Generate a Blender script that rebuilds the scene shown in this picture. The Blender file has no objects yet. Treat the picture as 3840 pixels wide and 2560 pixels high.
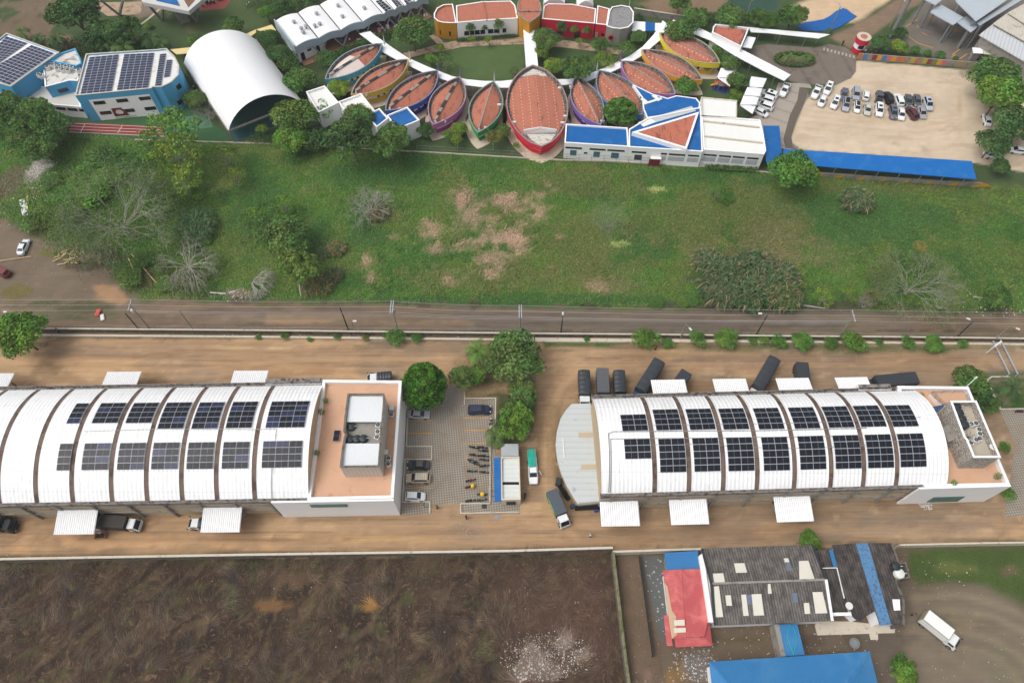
import bpy,math,random
import numpy as np
from mathutils import Vector,Matrix
R_=math.radians
scene=bpy.context.scene
# camera
CAM_H,CAM_F,CAM_T=130.0,2700.0,R_(30.2)
cd=bpy.data.cameras.new("camera");cam=bpy.data.objects.new("camera",cd)
scene.collection.objects.link(cam);scene.camera=cam
cam.location=(0,0,CAM_H);cam.rotation_euler=(CAM_T,0,0)
cd.sensor_fit='HORIZONTAL';cd.sensor_width=36.0;cd.lens=36.0*CAM_F/3840.0
cd.clip_start=1.0;cd.clip_end=6000.0
# sky and sun (bright overcast)
world=bpy.data.worlds.new("World");scene.world=world;world.use_nodes=True
nt=world.node_tree;bg=nt.nodes['Background']
sky=nt.nodes.new('ShaderNodeTexSky');sky.sky_type='NISHITA';sky.sun_disc=False
SUN_EL,SUN_ROT=R_(60),R_(-105)
sky.sun_elevation=SUN_EL;sky.sun_rotation=SUN_ROT
sky.air_density=1.0;sky.dust_density=6.0;sky.ozone_density=1.0
hs=nt.nodes.new('ShaderNodeHueSaturation');hs.inputs['Saturation'].default_value=0.32
nt.links.new(sky.outputs[0],hs.inputs['Color']);nt.links.new(hs.outputs[0],bg.inputs['Color'])
bg.inputs['Strength'].default_value=0.15
sd=bpy.data.lights.new("sun",'SUN');sd.energy=0.6;sd.angle=R_(40);sd.color=(1.0,0.96,0.90)
sun=bpy.data.objects.new("sun",sd);scene.collection.objects.link(sun)
sdir=Vector((math.sin(SUN_ROT)*math.cos(SUN_EL),math.cos(SUN_ROT)*math.cos(SUN_EL),math.sin(SUN_EL)))
sun.rotation_euler=sdir.to_track_quat('Z','Y').to_euler()
scene.view_settings.view_transform='Standard';scene.view_settings.look='None'
scene.view_settings.exposure=0.16;scene.view_settings.gamma=1.0
scene.render.engine='CYCLES'
# where things stand (survey of the site in metres)
def P(px,py,h=0.0):
    x=(px-1920)/CAM_F;y=(1280-py)/CAM_F
    c,s=math.cos(CAM_T),math.sin(CAM_T)
    dx,dy,dz=x,y*c+s,y*s-c
    k=(h-CAM_H)/dz
    return(dx*k,dy*k)
def KK(cr,x,y,h=0.0):return P(960*(cr//10)+x/2.45,640*(cr%10)+y/2.45,h)
def KL(cr,h,*v):return[KK(cr,v[i],v[i+1],h)for i in range(0,len(v),2)]
def FF(x,y,h=0.0):return P(x*1.63265,y*1.63265,h)
def FL(h,*v):return[FF(v[i],v[i+1],h)for i in range(0,len(v),2)]
ZR=dict(R1=(1840,220,3.92),R2=(1200,130,3.92),R3=(2380,60,5.6),R4=(1540,240,4.611),R5=(1580,0,2.8),R6=(0,0,2.8),Q1=(2420,300,4.2),Q2=(3320,0,4.523),Q3=(1000,0,3.36),Q4=(3460,1240,4.9),Q5=(1640,1620,4.612),Q6=(2980,280,4.2),Q7=(1980,1800,7.35))
def ZZ(r,x,y,h=0.0):a,b,s=ZR[r];return P(a+x/s,b+y/s,h)
def ZL(r,h,*v):return[ZZ(r,v[i],v[i+1],h)for i in range(0,len(v),2)]
    # numpy noise
def _h(ix,iy,s):
    n=(ix.astype(np.int64)*374761393+iy.astype(np.int64)*668265263+s*974634777)&0xffffffff
    n=((n^(n>>13))*1274126177)&0xffffffff
    return((n^(n>>16))&0xffff)/65535.0
def vnoise(x,y,s=0):
    ix=np.floor(x);iy=np.floor(y);fx=x-ix;fy=y-iy
    fx=fx*fx*(3-2*fx);fy=fy*fy*(3-2*fy)
    a=_h(ix,iy,s);b=_h(ix+1,iy,s);c=_h(ix,iy+1,s);d=_h(ix+1,iy+1,s)
    return(a+(b-a)*fx)*(1-fy)+(c+(d-c)*fx)*fy
def fbm(x,y,s=0,o=4):
    r=0;a=.5;t=0
    for i in range(o):r=r+a*vnoise(x,y,s+i*17);t+=a;x=x*2.03+5.1;y=y*2.03-3.7;a*=.55
    return r/t-.5
def lin(c):c=c/255.0;return c/12.92 if c<=.04045 else((c+.055)/1.055)**2.4
EXPO=1.12
def S(r,g,b):return(min(lin(r)/EXPO,.86),min(lin(g)/EXPO,.86),min(lin(b)/EXPO,.86))
    # materials
MATS={}
class N:
    def __init__(s,name):
        m=bpy.data.materials.new(name);m.use_nodes=True;s.m=m;s.t=m.node_tree;s.b=s.t.nodes['Principled BSDF']
    def n(s,typ,**kw):
        o=s.t.nodes.new('ShaderNode'+typ)
        for k,v in kw.items():
            if k in o.inputs:o.inputs[k].default_value=v
            else:setattr(o,k,v)
        return o
    def l(s,a,b):s.t.links.new(a,b)
    def mix(s,f,a,b,mode='MIX'):
        o=s.t.nodes.new('ShaderNodeMix');o.data_type='RGBA';o.blend_type=mode
        for i,v in((0,f),(6,a),(7,b)):
            if hasattr(v,'links'):s.l(v,o.inputs[i])
            else:o.inputs[i].default_value=v if i==0 else(*v,1)if len(v)==3 else v
        return o.outputs[2]
    def math(s,op,a,b=0.0,c=None):
        o=s.t.nodes.new('ShaderNodeMath');o.operation=op
        for i,v in enumerate((a,b)if c is None else(a,b,c)):
            if hasattr(v,'links'):s.l(v,o.inputs[i])
            else:o.inputs[i].default_value=v
        return o.outputs[0]
    def ramp(s,f,lo,hi):
        o=s.t.nodes.new('ShaderNodeMapRange');o.interpolation_type='SMOOTHSTEP'
        s.l(f,o.inputs[0]);o.inputs[1].default_value=lo;o.inputs[2].default_value=hi
        return o.outputs[0]
    def pos(s):return s.n('NewGeometry').outputs['Position']
    def noise(s,vec,scale,detail=3,dist=0.0,rough=.55):
        o=s.n('TexNoise');o.inputs['Scale'].default_value=scale;o.inputs['Detail'].default_value=detail
        o.inputs['Distortion'].default_value=dist;o.inputs['Roughness'].default_value=rough
        s.l(vec,o.inputs['Vector']);return o.outputs[0]
    def maprot(s,vec,rz,sc=(1,1,1)):
        o=s.n('Mapping');o.inputs['Rotation'].default_value=(0,0,rz);o.inputs['Scale'].default_value=sc
        s.l(vec,o.inputs['Vector']);return o.outputs[0]
    def bump(s,h,strength=.4,dist=.05):
        o=s.n('Bump');o.inputs['Strength'].default_value=strength;o.inputs['Distance'].default_value=dist
        s.l(h,o.inputs['Height']);s.l(o.outputs[0],s.b.inputs['Normal'])
def mat(name,col,rough=.75,var=.18,scale=.8,stain=None,ribs=None,metal=0.0,spec=.3,obj=False,tint=0.0):
    """plain weathered surface; ribs=(direction angle, pitch, depth of dark line); stain=(colour, scale, lo, hi)"""
    if name in MATS:return MATS[name]
    q=N(name);p=q.pos()
    if obj:
        oi=q.n('ObjectInfo');base=oi.outputs['Color']
        tc=q.n('TexCoord');p=tc.outputs['Object']
    else:base=None
    c=base if base is not None else col
    if var:
        f=q.noise(p,scale,4);f2=q.noise(p,scale*9,2)
        ff=q.math('ADD',q.math('MULTIPLY',f,.7),q.math('MULTIPLY',f2,.3))
        v=q.math('MULTIPLY_ADD',ff,var*2,1.0-var)
        vm=q.n('VectorMath',operation='SCALE');
        if base is not None:q.l(base,vm.inputs[0])
        else:vm.inputs[0].default_value=col
        q.l(v,vm.inputs['Scale']);c=vm.outputs[0]
    if stain:
        f=q.ramp(q.noise(p,stain[1],5,.6),stain[2],stain[3]);c=q.mix(f,c,stain[0])
    if ribs:
        d=q.maprot(p,-ribs[0]);sx=q.n('SeparateXYZ');q.l(d,sx.inputs[0])
        w=q.math('FRACT',q.math('DIVIDE',sx.outputs[0],ribs[1]))
        tri=q.math('ABSOLUTE',q.math('SUBTRACT',w,.5))
        dark=q.ramp(tri,.34,.5)
        c=q.mix(q.math('MULTIPLY',dark,ribs[2]),c,(.0,.0,.0))
        q.bump(tri,.6,.08)
    if hasattr(c,'links'):q.l(c,q.b.inputs['Base Color'])
    else:q.b.inputs['Base Color'].default_value=(*c[:3],1)
    q.b.inputs['Roughness'].default_value=rough;q.b.inputs['Metallic'].default_value=metal
    q.b.inputs['Specular IOR Level'].default_value=spec
    MATS[name]=q.m;return q.m
        # mesh builder
class MB:
    def __init__(s):s.v=[];s.f=[];s.mi=[];s.k=0;s.col=[]
    def add(s,vs,fs,k=None):
        o=len(s.v);s.v+=[tuple(map(float,v))for v in vs];s.f+=[tuple(i+o for i in f)for f in fs]
        s.mi+=[s.k if k is None else k]*len(fs);return s
    def quad(s,a,b,c,d,k=None):return s.add([a,b,c,d],[(0,1,2,3)],k)
    def box(s,cx,cy,cz,sx,sy,sz,rz=0,k=None,top=1.0,topy=None):
        c,n=math.cos(rz),math.sin(rz);V=[]
        ty=top if topy is None else topy
        for z,m,my in((-.5,1,1),(.5,top,ty)):
            for x,y in((-.5,-.5),(.5,-.5),(.5,.5),(-.5,.5)):
                X,Y=x*sx*m,y*sy*my;V.append((cx+X*c-Y*n,cy+X*n+Y*c,cz+z*sz))
        return s.add(V,[(3,2,1,0),(4,5,6,7),(0,1,5,4),(1,2,6,5),(2,3,7,6),(3,0,4,7)],k)
    def bar(s,a,b,w,h=None,k=None):
        a=Vector(a);b=Vector(b);d=b-a;L=d.length
        if L<1e-6:return s
        d/=L;u=Vector((0,0,1))if abs(d.z)<.95 else Vector((1,0,0))
        x=d.cross(u).normalized();y=x.cross(d);h=w if h is None else h;V=[]
        for p in(a,b):
            for i,j in((-.5,-.5),(.5,-.5),(.5,.5),(-.5,.5)):V.append(p+x*i*w+y*j*h)
        return s.add(V,[(0,1,2,3),(7,6,5,4),(1,0,4,5),(2,1,5,6),(3,2,6,7),(0,3,7,4)],k)
    def tube(s,pts,r,n=6,k=None,cap=True):
        pts=[Vector(p)for p in pts];m=len(pts);rr=r if isinstance(r,(list,tuple))else[r]*m;V=[];F=[]
        for i,p in enumerate(pts):
            d=(pts[min(i+1,m-1)]-pts[max(i-1,0)]).normalized()
            u=Vector((0,0,1))if abs(d.z)<.9 else Vector((1,0,0));x=d.cross(u).normalized();y=x.cross(d)
            for j in range(n):a=2*math.pi*j/n;V.append(p+(x*math.cos(a)+y*math.sin(a))*rr[i])
        for i in range(m-1):
            for j in range(n):F.append((i*n+j,i*n+(j+1)%n,(i+1)*n+(j+1)%n,(i+1)*n+j))
        if cap:F.append(tuple(range(n-1,-1,-1)));F.append(tuple((m-1)*n+j for j in range(n)))
        return s.add(V,F,k)
    def lathe(s,c,prof,n=16,k=None):
        V=[];F=[];m=len(prof)
        for r,z in prof:
            for j in range(n):a=2*math.pi*j/n;V.append((c[0]+r*math.cos(a),c[1]+r*math.sin(a),c[2]+z))
        for i in range(m-1):
            for j in range(n):F.append((i*n+j,i*n+(j+1)%n,(i+1)*n+(j+1)%n,(i+1)*n+j))
        F.append(tuple(range(n-1,-1,-1)));F.append(tuple((m-1)*n+j for j in range(n)))
        return s.add(V,F,k)
    def prism(s,poly,z0,z1,k=None,ktop=None,bottom=True):
        poly=ccw(poly);n=len(poly);z1s=z1 if isinstance(z1,(list,tuple))else[z1]*n
        V=[(x,y,z0)for x,y in poly]+[(x,y,z1s[i])for i,(x,y)in enumerate(poly)]
        s.add(V,[(i,(i+1)%n,n+(i+1)%n,n+i)for i in range(n)],k)
        s.add([V[n+i]for i in range(n)],[tuple(range(n))],k if ktop is None else ktop)
        if bottom:s.add([V[i]for i in range(n)],[tuple(range(n-1,-1,-1))],k)
        return s
    def ring(s,outer,inner,z0,z1,k=None,kin=None):
        n=len(outer);V=[(x,y,z0)for x,y in outer]+[(x,y,z1)for x,y in outer]+[(x,y,z0)for x,y in inner]+[(x,y,z1)for x,y in inner]
        F=[]
        for i in range(n):
            j=(i+1)%n
            F+=[(i,j,n+j,n+i),(2*n+j,2*n+i,3*n+i,3*n+j),(n+i,n+j,3*n+j,3*n+i),(j,i,2*n+i,2*n+j)]
        s.add(V,F,k)
        if kin is not None:
            b=len(s.mi)-len(F)
            for i in range(n):s.mi[b+4*i+1]=kin;s.mi[b+4*i+2]=kin
        return s
    def wall(s,path,t,z0,z1,k=None,closed=False):
        """upright wall along a path, thickness t"""
        n=len(path);L=[];Rr=[]
        for i,p in enumerate(path):
            a=path[(i-1)%n]if(i>0 or closed)else p;b=path[(i+1)%n]if(i<n-1 or closed)else p
            d1=Vector((p[0]-a[0],p[1]-a[1]));d2=Vector((b[0]-p[0],b[1]-p[1]))
            if d1.length>1e-6:d1.normalize()
            if d2.length>1e-6:d2.normalize()
            d=(d1+d2);d=d.normalized()if d.length>1e-6 else d1
            m=t/2/max(.4,d.dot(d1 if d1.length else d2));nx,ny=-d.y*m,d.x*m
            L.append((p[0]+nx,p[1]+ny));Rr.append((p[0]-nx,p[1]-ny))
        m=n if closed else n-1;z1s=z1 if isinstance(z1,(list,tuple))else[z1]*n
        V=[(x,y,z0)for x,y in L]+[(x,y,z0)for x,y in Rr]+[(x,y,z1s[i])for i,(x,y)in enumerate(L)]+[(x,y,z1s[i])for i,(x,y)in enumerate(Rr)]
        F=[]
        for i in range(m):
            j=(i+1)%n
            F+=[(j,i,2*n+i,2*n+j),(n+i,n+j,3*n+j,3*n+i),(2*n+i,3*n+i,3*n+j,2*n+j)]
        if not closed:F+=[(0,n,3*n,2*n),(2*n-1,n-1,3*n-1,4*n-1)]
        return s.add(V,F,k)
    def build(s,name,mats,parent=None,smooth=False,bevel=0.0):
        if not isinstance(mats,(list,tuple)):mats=[mats]
        me=bpy.data.meshes.new(name);off=Vector((0,0,0))
        if parent is not None and parent.get('_world'):off=world_off(parent)
        V=[(x-off.x,y-off.y,z-off.z)for x,y,z in s.v]
        me.from_pydata(V,[],s.f)
        for m in mats:me.materials.append(m)
        if len(mats)>1:me.polygons.foreach_set('material_index',s.mi)
        if smooth:me.polygons.foreach_set('use_smooth',[True]*len(s.f))
        if s.col:
            a=me.color_attributes.new('Col','FLOAT_COLOR','POINT');a.data.foreach_set('color',np.array(s.col,dtype=np.float32).ravel())
        me.update()
        o=bpy.data.objects.new(name,me);scene.collection.objects.link(o)
        if bevel:
            b=o.modifiers.new('bevel','BEVEL');b.width=bevel;b.segments=2;b.limit_method='ANGLE'
        if parent is not None:o.parent=parent;o['_world']=parent.get('_world',0)
        return o
def world_off(o):
    v=Vector((0,0,0))
    while o is not None:v+=o.location;o=o.parent
    return v
def area(p):return sum(p[i][0]*p[(i+1)%len(p)][1]-p[(i+1)%len(p)][0]*p[i][1]for i in range(len(p)))/2
def ccw(p):return list(p)if area(p)>0 else list(p)[::-1]
def inset(p,d):
    p=ccw(p);n=len(p);out=[]
    for i in range(n):
        a=Vector(p[i-1]);b=Vector(p[i]);c=Vector(p[(i+1)%n]);d1=(b-a).normalized();d2=(c-b).normalized()
        n1=Vector((-d1.y,d1.x));n2=Vector((-d2.y,d2.x));m=(n1+n2);m=m.normalized()if m.length>1e-6 else n1
        k=d/max(.35,m.dot(n1));out.append((b.x+m.x*k,b.y+m.y*k))
    return out
def tag(o,label=None,cat=None,group=None,kind=None):
    if label:o['label']=label
    if cat:o['category']=cat
    if group:o['group']=group
    if kind:o['kind']=kind
    return o
def thing(name,x,y,label,cat,group=None,z=0.0,rz=0.0,world=True):
    o=bpy.data.objects.new(name,None);scene.collection.objects.link(o);o.location=(x,y,z);o.rotation_euler=(0,0,rz)
    o.empty_display_size=.5
    if world:o['_world']=1
    return tag(o,label,cat,group)
def copy_tree(o,parent=None,color=None):
    c=o.copy();scene.collection.objects.link(c);c.parent=parent
    if color:c.color=(*color,1)
    for ch in list(KIDS.get(o.name,())):copy_tree(ch,c,color)
    return c
KIDS={}
def kids_of(o):
    for ch in o.children_recursive:KIDS.setdefault(ch.parent.name,[]).append(ch)
def place(proto,x,y,rz,label,group=None,color=None,z=0.0,s=1.0,cat=None):
    if proto.name not in KIDS:kids_of(proto)
    if not proto.get('_used'):
        proto['_used']=1;o=proto
        if color:
            o.color=(*color,1)
            for ch in o.children_recursive:ch.color=(*color,1)
    else:o=copy_tree(proto,None,color)
    o.location=(x,y,z);o.rotation_euler=(0,0,rz);o.scale=(s,s,s)if not isinstance(s,tuple)else s
    return tag(o,label,cat,group)
rnd=random.Random(7)
            # GROUND
X0,X1,Y0,Y1,G=-172.0,172.0,2.0,226.0,0.6
nx,ny=int((X1-X0)/G)+1,int((Y1-Y0)/G)+1
gx,gy=np.meshgrid(np.linspace(X0,X1,nx),np.linspace(Y0,Y1,ny));GX,GY=gx.ravel(),gy.ravel()
COL=np.zeros((GX.size,3));TEX=np.zeros((GX.size,4))
def sdist(poly,X,Y):
    """signed distance, positive inside"""
    d=np.full(X.shape,1e9);ins=np.zeros(X.shape,bool);n=len(poly)
    for i in range(n):
        ax,ay=poly[i];bx,by=poly[(i+1)%n];ex,ey=bx-ax,by-ay
        t=np.clip(((X-ax)*ex+(Y-ay)*ey)/(ex*ex+ey*ey+1e-9),0,1)
        d=np.minimum(d,np.hypot(X-ax-t*ex,Y-ay-t*ey))
        c=((ay>Y)!=(by>Y))&(X<(bx-ax)*(Y-ay)/(by-ay+1e-12)+ax);ins^=c
    return np.where(ins,d,-d)
WN=fbm(GX/6,GY/6,3,4)*2;WF=fbm(GX/1.7,GY/1.7,91,3)*2;WB=fbm(GX/22,GY/22,51,3)*2
def apply(w,col,tex,alpha):
    w=np.clip(w,0,1)*alpha
    COL[:]=COL*(1-w[:,None])+np.array(S(*col))[None]*w[:,None]
    if tex is not None:TEX[:]=TEX*(1-w[:,None])+np.array(tex,float)[None]*w[:,None]
def paint(poly,col,tex=None,soft=1.0,amp=1.0,alpha=1.0,lo=None):
    xs=[p[0]for p in poly];ys=[p[1]for p in poly];m=soft+amp*2+3
    idx=np.nonzero((GX>min(xs)-m)&(GX<max(xs)+m)&(GY>min(ys)-m)&(GY<max(ys)+m))[0]
    d=sdist(poly,GX[idx],GY[idx])+amp*(WN[idx]*.8+WF[idx]*.5)
    w=np.zeros(GX.size);w[idx]=np.clip(d/soft+.5,0,1)
    apply(w,col,tex,alpha)
def blob(x,y,rx,ry,col,tex=None,alpha=.85,amp=.9,soft=.35):
    """soft noisy patch, centre and radii read on the overview"""
    c=FF(x,y);a=FF(x+rx,y);b=FF(x,y-ry);RX,RY=abs(a[0]-c[0]),abs(b[1]-c[1])
    r=np.hypot((GX-c[0])/RX,(GY-c[1])/RY)
    idx=r<2.2;w=np.zeros(GX.size)
    w[idx]=np.clip((1-r[idx]+amp*(WN[idx]+WF[idx]*.6))/soft,0,1)
    apply(w,col,tex,alpha)
def stroke(pts,width,col,tex=None,alpha=.6,soft=.8):
    X,Y=GX,GY;d=np.full(X.shape,1e9)
    for(ax,ay),(bx,by)in zip(pts[:-1],pts[1:]):
        ex,ey=bx-ax,by-ay;t=np.clip(((X-ax)*ex+(Y-ay)*ey)/(ex*ex+ey*ey+1e-9),0,1)
        d=np.minimum(d,np.hypot(X-ax-t*ex,Y-ay-t*ey))
    apply((width/2-d+WF*.3)/soft+.5,col,tex,alpha)
GR=(1,0,0,0)
apply(np.ones(GX.size),(88,92,66),(.7,0,.1,0),1)
apply(np.clip(WB*2,0,1),(100,92,70),(.3,.2,.2,0),.6)
SCHOOL=FL(0,-200,-40,2560,-40,2560,440,1760,385,1290,362,960,345,540,320,130,300,-200,290)
paint(SCHOOL,(74,92,58),(.55,0,.05,0),1,1)
for a in((40,60,90,50,(118,100,84)),(130,110,60,25,(125,104,88)),(60,15,80,20,(120,104,86)),(330,20,60,25,(135,122,106)),(470,60,50,12,(112,98,78)),(20,120,40,20,(80,88,58))):blob(*a,(.2,.1,.3,0),.9)
for a in((570,130,45,60),(700,160,60,60),(600,60,40,20),(780,230,60,30),(1120,290,150,30),(620,260,60,40),(1400,180,60,40),(1010,215,60,20)):blob(*a,(62,70,46),(.5,0,.2,0),.8)
paint(FL(0,500,100,620,95,620,0,480,0,430,60),(80,96,60),(.4,0,0,0),1.5,1)
paint(KL(20,0,1150,30,1500,-60,2000,-60,1960,110,1700,180,1300,110),(132,112,90),(0,.3,.3,0),2,1)
paint(KL(30,0,230,60,560,-80,1180,-60,1000,80,840,190,560,250,330,230),(206,180,148),(0,.3,.3,0),1.5,1)
paint(KL(30,0,560,340,880,190,1180,0,1480,-60,1420,20,1180,160,960,330,900,500,700,420),(136,116,96),(0,.6,.2,0),1,.4)
paint(KL(20,0,1930,-60,2352,-60,2352,110,2180,130,2060,90),(58,84,72),(0,0,0,0),.6,.1)
paint(KL(30,0,-100,-60,150,-60,60,100,-100,120),(58,84,72),(0,0,0,0),.6,.1)
FIELD=FL(0,-200,300,130,304,540,328,960,350,1290,370,1760,393,2560,447,2560,722,1700,712,800,695,420,692,330,690,250,640,150,560,60,520,-200,500)
paint(FIELD,(84,116,50),GR,2,1)
fm=sdist(FIELD,GX,GY)>-1
def fpatch(th,sc,seed,col,alpha,tex=GR,oct=5):
    n=fbm(GX/sc,GY/sc*1.3,seed,oct)*2
    apply(np.where(fm,np.clip((n-th)/.12,0,1),0),col,tex,alpha)
fpatch(.08,14,5,(96,114,54),.7);fpatch(.15,9,15,(62,102,46),.65);fpatch(.22,4,25,(108,116,64),.5)
fpatch(.28,2.6,31,(112,110,74),.3);fpatch(.25,3.1,44,(62,88,50),.4)
for a in((1250,690,480,18),(600,480,70,110),(880,400,160,35),(720,560,60,70),(1480,560,70,60),(2000,500,260,70),(850,540,70,40),(2150,610,160,60),(1620,410,200,22)):blob(*a,(62,98,50),GR,.7,.7)
for a in((1320,420,160,40),(1650,500,200,70),(1400,610,160,30),(1120,640,240,40),(1750,560,120,60),(2080,430,240,18),(1330,560,120,60)):blob(*a,(104,106,62),GR,.55,1.0)
PINK=(168,142,120)
for a in((1065,440,24,34),(1180,480,62,30),(1235,445,40,22),(1000,575,40,16),(1010,610,45,14),(1075,560,48,26),(1125,590,45,22),(1150,540,60,22),(1190,510,42,40),(840,600,12,26),(1035,645,25,18),(1130,625,30,14),(1215,405,18,10),(905,545,16,10),(1180,640,10,6),(1290,545,30,8),(1370,660,20,10),(850,640,12,14),(1100,500,90,70),(1050,620,50,30),(1140,470,50,40),(1200,560,40,30),(1000,520,40,30),(1250,480,40,26)):
    blob(*a,PINK,(.7,0,.05,.2),.7,1.2,1.0)
for a in((1700,585,110,30),(1780,560,60,50),(1460,655,90,22),(1620,440,22,16),(1900,590,50,40),(1490,440,30,10)):blob(*a,(116,110,78),(.8,0,.1,.1),.45,1.2,.8)
blob(1400,490,42,30,(102,120,78),(.6,0,.5,0),.7,.9,.6);blob(1395,530,22,28,(96,106,80),(.5,0,.6,0),.65,.9,.6)
blob(1425,560,26,9,(150,164,98),(.6,0,.6,0),.85,.5);blob(1510,435,26,8,(172,176,112),(.6,0,.8,0),.85,.5)
blob(1590,640,26,8,(56,66,70),(0,0,0,0),.7,.4);blob(520,420,26,26,(132,142,78),GR,.7,.7);blob(540,400,30,20,(84,78,54),(.6,0,0,0),.6)
for a in((170,420,120,60),(330,400,120,50),(90,500,90,50),(300,610,60,50),(200,480,100,60)):blob(*a,(72,98,46),GR,.8)
for a in((330,640,70,40),(240,590,60,25),(450,640,60,20),(110,530,60,25)):blob(*a,(78,72,48),(.7,0,.2,0),.7)
paint(FL(0,-200,520,20,500,70,545,170,572,235,590,262,640,330,688,470,694,470,725,200,725,-200,725),(122,108,92),(.1,.5,.3,0),2,1.4)
for a in((80,400,22,26,(168,160,152),(0,0,1,0)),(92,380,24,14,(160,154,146),(0,0,1,0)),(20,420,30,40,(104,96,74),(.5,0,.4,0)),(110,582,34,12,(112,110,62),GR),(30,672,46,16,(118,110,66),GR),(180,705,110,14,(92,92,62),GR),(320,725,90,14,(96,98,68),GR),(100,730,80,16,(112,104,84),(.4,0,.3,0)),(215,612,50,10,(84,74,62),(0,.3,.3,0)),(540,672,90,10,(120,110,90),(.3,0,1,0)),(560,700,100,8,(104,100,70),(.5,0,.6,0)),(500,740,200,12,(132,112,90),(0,.8,.2,0)),(30,760,80,12,(92,86,66),(.4,0,.4,0))):blob(*a)
ROAD=FL(0,-200,690,380,690,800,697,1450,714,2560,724,2560,770,1200,766,-200,755)
paint(FL(0,380,690,800,697,1450,714,2560,724,2560,772,1200,770,-200,757,-200,735,200,738,300,715),(124,106,88),(0,1,.15,0),1.2,.9)
paint(FL(0,1050,716,1500,720,2100,726,2100,762,1050,760),(108,102,95),(0,1,.15,0),3,1)
paint(FL(0,610,722,760,716,900,724,1060,730,1090,744,900,746,610,744),(166,137,106),(0,.35,0,0),.8,.5)
for a in((245,660,40,10,(140,118,98)),(260,680,46,16,(160,130,104))):blob(*a,(0,.2,0,0),.8,.5)
paint(KL(1,0,860,1060,950,1040,1090,1080,1200,1190,1120,1235,1000,1210,870,1110),(168,134,102),(0,0,0,0),.7,.3)
paint(FL(0,1900,726,2352,728,2352,760,1950,756),(134,114,92),(0,.8,.2,0),3,1.5,.7)
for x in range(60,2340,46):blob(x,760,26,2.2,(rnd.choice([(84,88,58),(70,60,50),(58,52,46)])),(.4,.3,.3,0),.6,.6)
for x in range(520,2340,38):blob(x,692+(x-520)*.014+rnd.uniform(-3,3),rnd.uniform(12,30),rnd.uniform(3,9),rnd.choice([(84,96,56),(104,92,74),(96,100,64),(72,62,52)]),(.5,.2,.4,0),.7,.9)
for a in((1790,750,60,5),(1900,702,200,10),(1560,700,90,8),(1320,724,120,3),(1560,736,300,2),(1130,733,90,2)):blob(*a,(78,70,60),(.1,.6,.3,0),.7,.5)
YARD=FL(0,-200,762,2560,778,2560,1236,2080,1252,1400,1268,900,1278,-200,1290)
paint(YARD,(176,146,113),(0,.7,.15,0),.3,.1)
paint(FL(0,1225,700,2560,700,2560,1300,1225,1300),(158,133,106),None,6,2)if 0 else blob(1850,1010,700,260,(150,128,104),None,.9,.1,.3)
for a in((300,830,330,26,(198,156,114)),(700,850,200,14,(184,146,108)),(520,800,60,6,(208,178,132)),(640,798,30,4,(212,182,140)),(850,835,90,16,(168,144,114)),(930,842,90,20,(138,126,112)),(1080,812,70,18,(128,116,104)),(960,800,240,16,(140,118,94)),(600,840,60,8,(212,174,128)),(200,815,130,8,(168,132,98)),(1380,830,120,16,(146,120,98)),(1700,830,240,16,(134,114,98)),(1560,820,60,8,(172,142,110)),(1340,850,26,24,(200,166,126)),(1300,805,40,8,(124,112,100)),(1330,880,40,40,(182,146,108)),(1700,850,120,10,(160,128,96)),(2100,830,180,20,(150,120,92)),(1950,825,100,8,(124,112,100)),(2230,830,60,14,(166,136,104)),(1850,815,140,7,(110,102,90)),(1250,1000,36,90,(160,128,98)),(1290,870,40,30,(176,142,106)),(1225,1110,24,90,(150,124,100)),(1255,1100,14,50,(134,122,110)),(1240,1190,40,30,(172,138,104)),(300,1240,320,26,(200,158,116)),(800,1212,240,20,(214,182,142)),(860,1237,170,12,(216,176,124)),(1075,1215,40,20,(150,144,136)),(1150,1235,60,14,(168,148,126)),(1300,1240,130,20,(170,140,106)),(1240,1225,80,16,(182,152,116)),(1700,1220,400,20,(158,126,96)),(2150,1200,250,16,(178,142,108)),(1650,1200,90,14,(150,122,98)),(2080,1190,70,12,(138,122,104))):blob(*a,(0,.8,.2,0),.8,.9)
for a in((285,1210,100,7),(120,840,60,10),(420,878,180,5),(820,1193,120,5),(1700,880,250,8),(1480,870,80,10),(1640,892,100,6),(1340,920,18,14),(1280,1160,12,20),(1560,1240,200,5),(880,1230,130,2.5),(380,1222,120,4),(600,1240,200,3)):blob(*a,(134,104,74),(0,.8,.2,0),.6,.6)
paint(FL(0,1245,783,1700,789,2560,796,2560,801,2352,801,2230,800,2150,812,2000,812,1800,805,1620,806,1450,800,1250,797),(74,104,56),GR,.8,.6)
paint(FL(0,-200,762,1000,768,1240,775,1240,786,900,782,-200,776),(112,96,78),(.2,.2,.6,0),.6,.8)
for a in((60,792,70,12,(104,100,76)),(900,788,60,5,(104,92,74)),(1150,790,60,5,(96,88,74)),(1480,795,60,4,(112,104,80)),(1560,792,40,5,(104,96,70)),(1560,826,30,3,(110,104,98)),(1215,840,8,30,(120,108,92))):blob(*a,(.4,0,.6,0),.8)
paint(FL(0,1035,830,1080,800,1225,800,1232,900,1225,1010,1180,1025,1140,1020,1140,915,1068,915,1060,870),(64,82,48),GR,1,.8)
paint(FL(0,2255,860,2300,850,2400,850,2400,945,2285,945,2250,890),(72,102,54),GR,.8,.5)
paint(FL(0,1262,930,1285,925,1300,1090,1330,1140,1320,1180,1275,1130,1255,1050),(96,94,62),(.6,0,.4,0),.8,.6,.9)
for x in range(0,1400,22):blob(x,1280-x*.0135,20,6,rnd.choice([(112,98,76),(92,84,62),(134,116,94)]),(.3,0,.7,0),.7,.7)
for x in range(1400,2352,40):blob(x,1256-(x-1400)*.02,24,4,rnd.choice([(100,98,66),(112,92,74)]),(.4,0,.4,0),.7,.7)
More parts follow.
